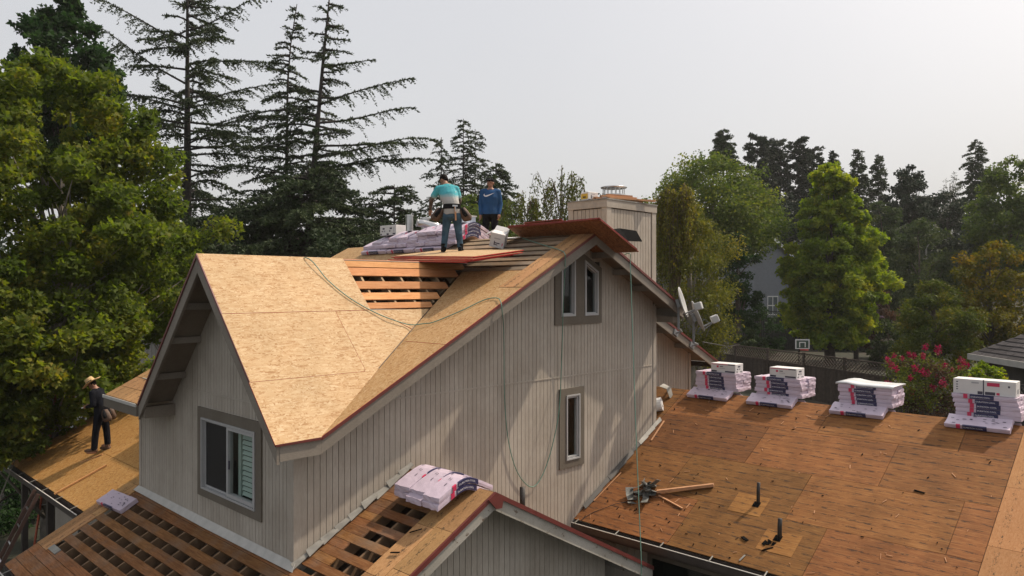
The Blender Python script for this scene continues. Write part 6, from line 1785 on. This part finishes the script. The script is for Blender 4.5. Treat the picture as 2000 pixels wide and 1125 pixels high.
# the low dark cedar mass behind the dormer
conifer('cedar_tree', 'broad low cedar with dense dark boughs filling the gap behind the dormer ridge', 'tree', 600, 33, 330, 560, L_CEDAR, 24, 215, 40, nbr=120, droop=.22, rise=.12, tuft=.19, dens=2.1, trunk=.3, irregular=.35, power=.55, twig=.3)
conifer('cedar_tree', 'low dark cedar boughs left of the broad one, behind the dormer gable', 'tree', 455, 34, 400, 620, L_CEDAR, 25, 120, 30, nbr=80, droop=.3, rise=.06, tuft=.19, dens=1.9, trunk=.2, irregular=.35, power=.6, twig=.3)
conifer('cedar_tree', 'low dark cedar boughs behind the ridge bundles, right of the broad one', 'tree', 770, 37, 360, 560, L_CEDAR, 26, 110, 25, nbr=80, droop=.2, rise=.15, tuft=.18, dens=1.9, trunk=.2, irregular=.35, power=.6, twig=.3)
GRW = 'redwoods behind the main ridge'
conifer('redwood_tree', 'tallest redwood behind the two workers on the ridge', 'tree', 905, 45, 232, 480, L_CEDAR, 27, 46, 12, nbr=78, droop=.35, rise=.12, tuft=.15, dens=1.7, trunk=.17, power=.6, group=GRW)
conifer('redwood_tree', 'second redwood spire, just right of the tallest one', 'tree', 928, 46, 252, 480, L_CEDAR, 28, 40, 8, nbr=70, droop=.35, rise=.12, tuft=.14, dens=1.5, trunk=.13, power=.6, group=GRW)
conifer('redwood_tree', 'thin sparse redwood left of the tallest one, behind the teal shirted worker', 'tree', 862, 44, 268, 480, L_CEDAR, 29, 62, 6, nbr=64, droop=.3, rise=.1, tuft=.14, dens=1.2, trunk=.13, power=.7, group=GRW)
conifer('redwood_tree', 'short bushy redwood behind the worker in blue', 'tree', 968, 42, 318, 500, L_CEDAR, 30, 55, 10, nbr=90, droop=.4, rise=.1, tuft=.19, dens=2.2, trunk=.13, power=.5, group=GRW)
broad_tree('shrub', 'bushy green growth behind the ridge below the redwoods', 'shrub', 935, 40, 375, 500, 85, L_OAKY, BARK, 'dome', 70, 9000, .2, 41, .5, tone=(.35, .15))
weeping('weeping_birch', 'sparse weeping birch arching over the ridge left of the chimney', 'tree', 1095, 30, 338, 470, 88, L_OLIVE, BARK_PALE, 51, narch=15, nstr=12, leaf=.12, lenf=.55, tone=(.45, .15), dens=1.1)
weeping('weeping_birch', 'low weeping birch right behind the jutting strand boards', 'tree', 1030, 31, 382, 480, 70, L_OLIVE, BARK_PALE, 52, narch=14, nstr=12, leaf=.12, lenf=.6, tone=(.5, .15), dens=1.3)

broad_tree('shrub', 'dark shrubs in the shade below the left roof eave', 'shrub', -30, 22.5, 860, 1075, 110, L_DARK, BARK, 'dome', 70, 12000, .13, 42, .5, tone=(.3, .15), clump=.25)
broad_tree('shrub', 'dark shrub behind the brown ladder', 'shrub', 95, 25.5, 850, 985, 90, L_DARK, BARK, 'dome', 60, 9000, .13, 43, .5, tone=(.3, .15), clump=.25)

# right of the house, near to far
weeping('birch_tree', 'yellow green birch with pale twigs hanging behind the side roof and dishes', 'tree', 1318, 27, 366, 560, 58, L_BIRCH, BARK_PALE, 53, narch=46, nstr=12, leaf=.10, lenf=.3, tone=(.5, .2), dens=1.5, trunk=.13)
broad_tree('birch_tree', 'dense olive birch growth low behind the satellite dishes', 'tree', 1348, 28, 392, 730, 92, L_BIRCH, BARK_PALE, 'egg', 200, 30000, .095, 54, .5, tone=(.35, .18), limbs=30, clump=.22)
broad_tree('oak_tree', 'wide green tree with rounded crown right behind the chimney', 'tree', 1392, 50, 298, 500, 138, L_OAKY, BARK, 'dome', 230, 38000, .19, 55, .6, tone=(.55, .2), clump=.18)
broad_tree('evergreen_tree', 'dark bushy evergreen beside the grey gabled house', 'tree', 1440, 46, 452, 640, 42, L_DARK, BARK, 'egg', 70, 11000, .17, 56, .5, tone=(.35, .2), clump=.25)
broad_tree('liquidambar_tree', 'bright yellow green liquidambar standing in the middle of the far yard', 'tree', 1622, 47, 312, 672, 100, L_BRIGHT, BARK, 'flame', 420, 60000, .15, 57, .7, 3, tone=(.5, .24), rag=.27, clump=.13, trunk=.32)
broad_tree('liquidambar_tree', 'right shoulder of yellow green foliage beside the bright liquidambar', 'tree', 1672, 48.5, 400, 655, 52, L_BRIGHT, BARK, 'egg', 110, 17000, .16, 58, .7, 3, tone=(.6, .24), clump=.22, trunk=.15)
GPN = 'dark pines on the far skyline'
for i, (u, v, w, lab) in enumerate([(1479, 261, 24, 'tallest dark pine of the skyline cluster, at its left'), (1502, 271, 15, 'narrow dark pine second from the left of the skyline cluster'), (1524, 273, 18, 'dark pine in the middle of the skyline cluster'), (1560, 268, 24, 'broad dark pine right of the middle of the skyline cluster'), (1591, 287, 18, 'dark pine at the right end of the skyline cluster')]):
    conifer('pine_tree', lab, 'tree', u, 84 + i, v, 460, L_PINE, 60 + i, w * .9, w * .45, nbr=110, droop=.1, rise=.35, tuft=.36, dens=3.0, trunk=.2, power=.4, twig=.4, group=GPN)
GFR = 'far redwoods standing clear on the skyline'
for i, (u, v, w, vb, lab) in enumerate([(1413, 253, 26, 330, 'redwood tip poking above the wide green tree'), (1628, 294, 22, 420, 'redwood spire just right of the bright liquidambar top'), (1675, 290, 22, 420, 'redwood spire between its two neighbours on the skyline'), (1716, 302, 20, 420, 'shorter redwood spire left of the dark oak'), (1905, 273, 32, 420, 'open crowned tall redwood alone towards the right')]):
    conifer('redwood_tree', lab, 'tree', u, 76 + 2 * i, v, vb, L_CEDAR if i != 1 else L_PINE, 70 + i, w, w * .15, nbr=100, droop=.3, rise=.15, tuft=.28, dens=2.6, trunk=.16, power=.6, twig=.35, group=GFR)
broad_tree('oak_tree', 'dark flat topped oak on the skyline at right', 'tree', 1776, 74, 322, 480, 62, L_PINE, BARK_DARK, 'dome', 80, 14000, .3, 81, .6, tone=(.5, .2), clump=.22)
broad_tree('dead_tree', 'small bare grey tree on the skyline beside the tall redwood', 'tree', 1856, 78, 334, 420, 26, L_GREY, BARK_PALE, 'egg', 40, 900, .2, 82, .3, limbs=40, trunk=.2)
broad_tree('poplar_tree', 'tall yellow green tree at the right edge under the skyline', 'tree', 1972, 56, 305, 540, 85, L_OAKY, BARK, 'egg', 120, 20000, .24, 83, .6, tone=(.3, .2), clump=.2)
broad_tree('tree', 'dull green rounded tree behind the street lamp', 'tree', 1795, 58, 428, 640, 95, L_DUSK, BARK, 'dome', 110, 19000, .22, 84, .55, tone=(.5, .2), clump=.2)
broad_tree('tree', 'dark dull tree filling the slope right of the bright liquidambar', 'tree', 1722, 62, 385, 600, 62, L_DUSK, BARK, 'dome', 80, 13000, .24, 85, .55, tone=(.35, .2), clump=.24)
broad_tree('tree', 'grey green bushy tree below the tall redwood at right', 'tree', 1925, 60, 425, 560, 62, L_GREY, BARK, 'dome', 60, 10000, .22, 86, .5, tone=(.4, .2))
broad_tree('tree', 'dark rounded tree under the flat topped oak', 'tree', 1850, 68, 372, 560, 80, L_PINE, BARK_DARK, 'dome', 90, 14000, .28, 87, .6, tone=(.7, .2))
broad_tree('tree', 'dark round tree behind the bright liquidambar crown', 'tree', 1545, 72, 372, 600, 85, L_PINE, BARK_DARK, 'dome', 80, 13000, .28, 91, .6, tone=(.6, .2))
broad_tree('shrub', 'shrub with dull lilac blooms beside the bright liquidambar', 'shrub', 1712, 50, 515, 690, 38, L_RUST, BARK, 'egg', 50, 5000, .16, 88, .5, tone=(.5, .25))
broad_tree('maple_tree', 'golden orange leaved tree at the right edge above the shingled neighbour roof', 'tree', 1935, 37, 470, 690, 92, L_GOLD, BARK, 'dome', 120, 18000, .16, 89, .5, tone=(.45, .22), clump=.18)
broad_tree('shrub', 'large olive shrub in front of the golden tree', 'shrub', 1826, 33, 545, 740, 92, L_OLIVE, BARK, 'dome', 130, 22000, .13, 90, .45, tone=(.5, .22), clump=.17)
for i, (u, D, vt, vb, w, mt, lab) in enumerate([(1485, 52, 590, 690, 40, L_DARK, 'dark bush left of the hoop in front of the blackish far fence'), (1560, 58, 575, 690, 46, L_DUSK, 'dull bush behind the basketball hoop'), (1660, 55, 600, 700, 46, L_DARK, 'dark bush right of the bright liquidambar trunk'),
        (1735, 46, 620, 720, 40, L_DUSK, 'dull bush at the right end of the brown lattice fence'), (1462, 43, 640, 715, 34, L_DUSK, 'low dull bush beneath the hanging birch, close to the dishes')]):
    broad_tree('shrub', lab, 'shrub', u, D, vt, vb, w, mt, BARK, 'dome', 46, 6500, .16, 120 + i, .5, tone=(.35, .2), clump=.25, limbs=10, trunk=.08)
for i, (u, D, vt, w, lab) in enumerate([(1478, 80, 400, 70, 'dark round tree behind the evergreen beside the grey house'), (1655, 80, 395, 70, 'dark round tree on the slope behind the bright liquidambar, to its right'), (1745, 84, 400, 60, 'dark tree on the slope between the bright liquidambar and the flat topped oak'), (1940, 86, 400, 80, 'dark tree on the slope behind the right edge trees')]):
    broad_tree('tree', lab, 'tree', u, D, vt, 600, w, L_PINE, BARK_DARK, 'dome', 70, 11000, .3, 140 + i, .6, tone=(.6, .2), clump=.24)
# flowering crape myrtle
cm = broad_tree('crape_myrtle', 'crape myrtle with magenta flower heads between the third and fourth bundle stacks', 'shrub', 1808, 22.5, 690, 860, 80, L_RUST, BARK, 'dome', 90, 7000, .085, 92, .5, tone=(.3, .3), clump=.2, limbs=50, trunk=.05)
def add_leaves(root, name, mat, seed, centres, r, n, leaf, aspect=.7, tall=1.0, tone=.5):
    rs = np.random.RandomState(seed); C = []
    for c, k in centres:
        d = unit(rs.normal(size=(int(n * k), 3))) * rs.uniform(0, 1, (int(n * k), 1)) ** .5 * r * k; d[:, 2] *= tall; C.append(np.array(tuple(c)) + d)
    C = np.concatenate(C)
    Vv, Q, k = leaf_geo(rs, C, leaf * rs.uniform(.7, 1.3, len(C)), aspect)
    return npmesh(name, Vv, Q, mat, root, np.clip(np.repeat(rs.normal(tone, .2, len(C)), k), 0, 1))
flow = [(1807, 677, 1.0), (1832, 683, 1.25), (1734, 703, .9), (1742, 713, 1.0), (1750, 720, .9), (1775, 692, .8), (1785, 694, .8), (1803, 695, .8), (1788, 720, 1.1), (1802, 727, 1.0), (1811, 728, 1.1), (1845, 715, .9), (1878, 705, 1.0), (1877, 718, .9), (1888, 713, .8), (1733, 750, 1.1), (1741, 755, 1.0), (1720, 755, .9), (1841, 748, 1.2), (1807, 762, 1.0), (1822, 757, 1.0), (1780, 765, .9), (1882, 748, .8), (1896, 742, .9), (1746, 695, .7), (1762, 700, .6), (1830, 735, .7), (1860, 722, .7), (1778, 738, .7)]
for u, v, k in flow:
    c = at(u, v, 21.8 + rnd.uniform(-.8, .8)); o = add_leaves(cm, 'flower_head', L_FLOWER, int(u * 7 + v), [(c, k)], .10, 70, .05, tall=1.35)
add_leaves(cm, 'foliage', L_OLIVE, 5, [(at(1808 + rnd.uniform(-70, 70), 745 + rnd.uniform(-45, 50), 22.5 + rnd.uniform(-1, 1)), 1.0) for _ in range(60)], .32, 90, .08, .5)
lil = broad_tree('lilac_bush', 'bush carrying pale lilac panicles at the foot of the dull green tree', 'shrub', 1712, 49, 520, 640, 24, L_LILAC, BARK, 'egg', 16, 700, .14, 93, .5, clump=.2, limbs=10, trunk=.06)
ivy = broad_tree('climber', 'pale leafed climber sprawling on the dark fence at right', 'plant', 1925, 24.5, 705, 760, 42, L_BRIGHT, BARK, 'dome', 40, 2600, .10, 94, .6, tone=(.45, .25), clump=.2, trunk=.03)
broad_tree('shrub', 'dark low shrub under the grey house window', 'shrub', 1530, 56, 610, 700, 36, L_DARK, BARK, 'dome', 36, 4200, .15, 95, .5, tone=(.4, .2))
# the wooded slope behind everything reads as one mass
rs = np.random.RandomState(77); C = []; T = []
for i in range(330):
    u = rs.uniform(1150, 2300); D = rs.uniform(88, 120); p = place(u, D); top = 7.2 + (562.5 - (395 + 20 * math.sin(u / 60) + rs.uniform(-14, 30))) * D / FPX
    z = rs.uniform(p.z, top); n = 130; d = unit(rs.normal(size=(n, 3))) * rs.uniform(0, 1, (n, 1)) ** .5 * 2.6
    C.append(np.array((p.x, p.y, z)) + d); T.append(np.full(n, rs.normal(.5, .2)))
for i in range(330):
    u = rs.uniform(-700, 1050); D = rs.uniform(60, 90); p = place(u, D); top = 7.2 + (562.5 - (470 + rs.uniform(-14, 40))) * D / FPX
    z = rs.uniform(p.z, top); n = 120; d = unit(rs.normal(size=(n, 3))) * rs.uniform(0, 1, (n, 1)) ** .5 * 2.4
    C.append(np.array((p.x, p.y, z)) + d); T.append(np.full(n, rs.normal(.5, .2)))
C = np.concatenate(C); T = np.concatenate(T)
Vv, Q, k = leaf_geo(rs, C, .55 * rs.uniform(.7, 1.3, len(C)), .6)
tag(npmesh('far_wood', Vv, Q, L_PINE, None, np.clip(np.repeat(T, k), 0, 1)), 'dark wooded slope beyond the yards', 'woodland')

# ------------------------------------------------------------------ fences and neighbours
def lattice_fence(pts, ztop, label, post=2.35, lat=.55, mat=FENCE, slat=.042, seed=1):
    A, B = V(pts[0]), V(pts[1]); d = (B - A); L = math.hypot(d.x, d.y); n = max(1, round(L / post)); u = V((d.x, d.y, 0)).normalized(); nn = V((-u.y, u.x, 0))
    g = lambda p: terrain_z(p.x, p.y)
    root = empty('fence', (A.x, A.y, g(A)), label, 'fence')
    zt = lambda s: ztop[0] + (ztop[1] - ztop[0]) * s / L
    for i in range(n + 1):
        s = L * i / n; p = A + u * s
        m = MB(); m.beam((p.x, p.y, g(p) - .2), (p.x, p.y, zt(s) + .06), .1, .1, u); m.build('post', mat, root)
    for i in range(n):
        s0, s1 = L * i / n + .05, L * (i + 1) / n - .05; p0, p1 = A + u * s0, A + u * s1
        P = lambda s, z: V((A.x + u.x * s, A.y + u.y * s, z))
        for dz, h in ((0.0, .05), (-lat, .07)):
            m = MB(); m.beam(P(s0, zt(s0) + dz), P(s1, zt(s1) + dz), .05, h); m.build('rail', mat, root)
        m = MB(); st = .17; w = s1 - s0
        k = -lat
        while k < w:
            for sg, off in ((1, .008), (-1, -.008)):
                a0, a1 = max(0, k), min(w, k + lat)
                if a1 - a0 < .03: continue
                z0, z1 = (a0 - k), (a1 - k)
                if sg < 0: z0, z1 = lat - z0, lat - z1
                m.beam(P(s0 + a0, zt(s0) - lat + z0) + nn * off, P(s0 + a1, zt(s0) - lat + z1) + nn * off, .012, slat, nn)
            k += st
        o = m.build('lattice', mat, root, fix=False); o['kind'] = 'stuff'
        s = s0
        while s < s1 - .02:
            e = min(s + .14, s1)
            m = MB(); a = P(s + .004, 0); b = P(e - .004, 0); zb_ = g(a) - .1
            m.prism([(a.x, a.y, zt(s) - lat - .04), (b.x, b.y, zt(s) - lat - .04), (b.x, b.y, zb_), (a.x, a.y, zb_)], nn * .018); m.build('fence_board', mat, root); s += .145
    return root
lattice_fence((at(1380, 668, 41.5), at(1740, 712, 31.0)), (4.22, 4.03), 'long brown lattice topped fence behind the bundle stacks')
lattice_fence((at(1740, 735, 29.0), at(2060, 752, 24.0)), (3.75, 4.0), 'dark fence section with lattice behind the strapped carton at right', mat=DARKFENCE)
lattice_fence((at(1425, 606, 56), at(1720, 612, 54)), (5.5, 5.4), 'blackish fence far off at the foot of the grey gabled house', mat=DARKFENCE, lat=.5, post=2.6)

def gable_house(c, along, width, depth, zg, ze, zr, wall, roof, label, trim=WHITE):
    # gable end centred on c, ridge running along 'along'
    c = V(c); a = V(along).normalized(); s = V((-a.y, a.x, 0))
    root = empty('house', (c.x, c.y, zg), label, 'house')
    P = lambda x, y, z: V((c.x, c.y, 0)) + s * x + a * y + V((0, 0, z))
    w = width / 2
    m = MB(); m.prism([P(-w, 0, zg - .5), P(w, 0, zg - .5), P(w, 0, ze), P(0, 0, zr - .15), P(-w, 0, ze)], a * depth); wl = m.build('wall', wall, root)
    k = -w
    while k < w - .05:
        z1 = ze + (zr - ze) * (1 - abs(k + .1) / w) - .3
        m = MB(); m.prism([P(k, -.012, zg), P(k + .02, -.012, zg), P(k + .02, -.012, z1), P(k, -.012, z1)], a * .02); m.build('batten', wall, wl); k += .2
    for sg in (-1, 1):
        sl = (zr - ze) / w; nc = 9
        m = MB(); m.prism([P(0, -.35, zr), P(sg * (w + .4), -.35, ze - .4 * sl), P(sg * (w + .4), depth + .3, ze - .4 * sl), P(0, depth + .3, zr)], (0, 0, -.08)); rf = m.build('roof', roof, root)
        for i in range(nc):
            x0, x1 = (w + .4) * i / nc, (w + .4) * (i + 1) / nc
            m = MB(); m.prism([P(sg * x0, -.37, zr - sl * x0 + .03), P(sg * x1, -.37, zr - sl * x1 + .05), P(sg * x1, depth + .3, zr - sl * x1 + .05), P(sg * x0, depth + .3, zr - sl * x0 + .03)], (0, 0, -.03)); m.build('shingle_course', roof, rf)
        m = MB(); m.prism([P(0, -.39, zr + .02), P(sg * (w + .42), -.39, ze - .42 * sl + .02), P(sg * (w + .42), -.39, ze - .42 * sl - .26), P(0, -.39, zr - .28)], a * -.04); m.build('rake_board', trim, root)
    return root, P
c = place(1506, 62)
gh, GPt = gable_house(c, (FWD + RIGHT * -.25), 3.3, 9.0, c.z, 10.05, 11.43, GREYHOUSE, SHINGLE, 'grey two storey gabled house half hidden by the bright liquidambar')
m = MB()
for x in (-.62, -.15, .32):
    m.prism([GPt(x - .03, -.03, 5.0), GPt(x + .03, -.03, 5.0), GPt(x + .03, -.03, 6.5), GPt(x - .03, -.03, 6.5)], (FWD * .05))
for z in (5.0, 5.75, 6.5): m.prism([GPt(-.65, -.035, z - .04), GPt(.35, -.035, z - .04), GPt(.35, -.035, z + .04), GPt(-.65, -.035, z + .04)], (FWD * .05))
w_ = m.build('window', WHITE, gh)
m = MB(); m.prism([GPt(-.62, -.015, 5.0), GPt(.32, -.015, 5.0), GPt(.32, -.015, 6.5), GPt(-.62, -.015, 6.5)], (FWD * .02)); m.build('pane', GLASS, w_)

# shingled neighbour at the right edge
A = at(1893, 692, 30.0); B = at(2075, 752, 24.6); B.z = A.z
e = (B - A); L = e.length; e.normalize(); back = V((-e.y, e.x, 0)); back = back if back.dot(RIGHT) > 0 else -back
root = empty('house', (A.x, A.y, terrain_z(A.x, A.y)), 'shingled neighbour house with white eaves at the right edge', 'house')
Pn = lambda s, t, z=0: A + e * s + back * t + V((0, 0, z))
m = MB(); m.prism([Pn(.5, .5, -.15), Pn(L + 6, .5, -.15), Pn(L + 6, 9, -.15), Pn(.5, 9, -.15)], (0, 0, -3.2)); m.build('wall', plain('dark_house_wall', (0.06, 0.055, 0.05), .9), root)
nc = 22
m = MB(); m.prism([Pn(0, 0, -.02), Pn(L + 7, 0, -.02), Pn(L + 7, 5.2, 3.1), Pn(4.0, 5.2, 3.1)], (0, 0, -.06)); rf = m.build('roof', SHINGLE, root)
for i in range(nc):
    t0, t1 = 5.2 * i / nc, 5.2 * (i + 1) / nc; z0, z1 = 3.12 * i / nc, 3.12 * (i + 1) / nc; o0 = 4.0 * i / nc
    s = o0 + .02
    while s < min(L + 3, o0 + 9):
        w = rnd.uniform(.55, 1.0)
        m = MB(); m.prism([Pn(s, t0, z0 + .028), Pn(s + w - .015, t0, z0 + .028 + rnd.uniform(0, .006)), Pn(s + w - .015, t1 + .03, z1 + .012), Pn(s, t1 + .03, z1 + .012)], (0, 0, -.02)); m.build('shingle', SHINGLE, rf); s += w
m = MB(); m.prism([Pn(0, 0, -.02), Pn(4.0, 5.2, 3.1), Pn(4.0, 5.8, 3.1), Pn(0, 11, -.02)], (0, 0, -.06)); m.build('roof', SHINGLE, root)
m = MB(); m.prism([Pn(-.05, -.05, .03), Pn(L + 7, -.05, .03), Pn(L + 7, -.05, -.2), Pn(-.05, -.05, -.2)], back * .04); m.build('fascia_board', FLASH_WHITE, root)
m = MB(); m.prism([Pn(-.05, -.01, .03), Pn(-.05, 10.9, .03), Pn(-.05, 10.9, -.2), Pn(-.05, -.01, -.2)], e * .04); m.build('fascia_board', FLASH_WHITE, root)
m = MB(); q = Pn(7.2, 2.6, 1.5); m.tube([q, q + V((0, 0, .55))], .06, 10); m.build('vent_pipe', BLACKPIPE, root, True)

# pale neighbour behind the left roof
cL = place(262, 35)
along = (FWD * .55 - RIGHT).normalized()
root = empty('house', (cL.x, cL.y, 0), 'pale sided two storey neighbour house behind the sycamore on the left', 'house')
fr = Fr((cL.x, cL.y, 0), along, V((along.y, -along.x, 0)) if V((along.y, -along.x, 0)).dot(FWD) < 0 else V((-along.y, along.x, 0)))
m = MB(); fr.box(m, -4.5, 14, 0, 2.75, -6, 0.0); fr.box(m, -3.6, 12, 2.75, 5.4, -6, -.7); wl = m.build('wall', STUCCO, root)
for i in range(60):
    m = MB(); fr.box(m, -4.5 + i * .3, -4.49 + i * .3, .2, 2.74, 0, .015); m.build('batten', STUCCO, wl)
    if i < 50: m = MB(); fr.box(m, -3.6 + i * .3, -3.59 + i * .3, 2.9, 5.3, -.7, -.685); m.build('batten', STUCCO, wl)
m = MB(); m.prism([fr.P(-4.9, 2.72, .5), fr.P(14, 2.72, .5), fr.P(14, 3.0, -.69), fr.P(-4.9, 3.0, -.69)], (0, 0, -.12)); m.build('porch_roof', SHINGLE, root)
m = MB(); m.prism([fr.P(-4.2, 5.25, .0), fr.P(12.5, 5.25, .0), fr.P(12.5, 7.6, -4.0), fr.P(-4.2, 7.6, -4.0)], (0, 0, -.1)); rf = m.build('roof', SHINGLE, root)
for i in range(16):
    t0, t1 = i / 16, (i + 1) / 16; s = -4.2 + (.3 if i % 2 else 0)
    while s < 3.0:
        m = MB(); m.prism([fr.P(s, 5.25 + 2.35 * t0 + .03, -4 * t0), fr.P(s + .58, 5.25 + 2.35 * t0 + .03, -4 * t0), fr.P(s + .58, 5.25 + 2.35 * t1 + .012, -4 * t1 - .02), fr.P(s, 5.25 + 2.35 * t1 + .012, -4 * t1 - .02)], (0, 0, -.02)); m.build('shingle', SHINGLE, rf); s += .6
m = MB(); fr.box(m, -2.6, -1.2, 1.0, 2.3, .0, .03); m.build('window', DARK, root)
# white panel between the trunks
p = at(122, 822, 28.0); m = MB(); m.obox(p - V((0, 0, .3)), RIGHT * .75, FWD * .04, V((0, 0, .75))); tag(m.build('panel', WHITE), 'plain white panel standing behind the orange ladder', 'panel')

# basketball hoop, street lamp, wires ------------------------------------------
h = at(1567, 672, 42); g = terrain_z(h.x, h.y)
root = empty('basketball_hoop', (h.x, h.y, g), 'basketball hoop with a white framed board above the lattice fence', 'basketball hoop')
HG = plain('hoop_board_green', (0.05, 0.085, 0.065), .5)
m = MB(); m.obox(h, RIGHT * .40, V((0, 0, .27)), FWD * .015); bd = m.build('backboard', HG, root)
m = MB()
for (x0, x1, z0, z1) in ((-.40, .40, .21, .27), (-.40, .40, -.27, -.23), (-.40, -.34, -.23, .21), (.34, .40, -.23, .21), (-.18, .18, .07, .12), (-.18, -.13, -.18, .07), (.13, .18, -.18, .07)):
    m.obox(h + RIGHT * ((x0 + x1) / 2) + V((0, 0, (z0 + z1) / 2)) - FWD * .02, RIGHT * ((x1 - x0) / 2), V((0, 0, (z1 - z0) / 2)), FWD * .008)
m.build('board_lines', WHITE, bd)
m = MB(); n = 16; c0 = h - FWD * .28 + V((0, 0, -.30)); m.tube([c0 + RIGHT * (.22 * math.cos(2 * PI * k / n)) + FWD * (.22 * math.sin(2 * PI * k / n)) for k in range(n + 1)], .014, 6, cap=False); m.build('rim', REDEDGE, root)
m = MB(); m.tube([V((h.x, h.y, g)) + FWD * .5, V((h.x, h.y, h.z - .5)) + FWD * .5, h + FWD * .05], .05, 8); m.build('pole', BLACKPIPE, root)
p = at(1838, 470, 66); g = terrain_z(p.x, p.y)
root = empty('street_lamp', (p.x - RIGHT.x * 1.3, p.y - RIGHT.y * 1.3, g), 'grey street lamp head among the trees at right', 'street lamp')
m = MB(); b0 = V((p.x, p.y, 0)) - RIGHT * 1.3; m.tube([V((b0.x, b0.y, g)), V((b0.x, b0.y, p.z - .6)), p - RIGHT * .9 + V((0, 0, -.2)), p], [.09, .07, .045, .04], 8); m.build('pole', FLASH, root, True)
m = MB(); m.ball(p + RIGHT * .3, (.38, .3, .1), 12, 6); m.build('lamp_head', WHITE_VINYL, root, True)
m = MB(); a, b = at(1372, 668, 18.0), at(1445, 673, 40.0); m.tube([a, a.lerp(b, .5) - V((0, 0, .1)), b], .012, 4); tag(m.build('cable', BLACKPIPE), 'service wire strung from the side roof to the lattice fence', 'cable')
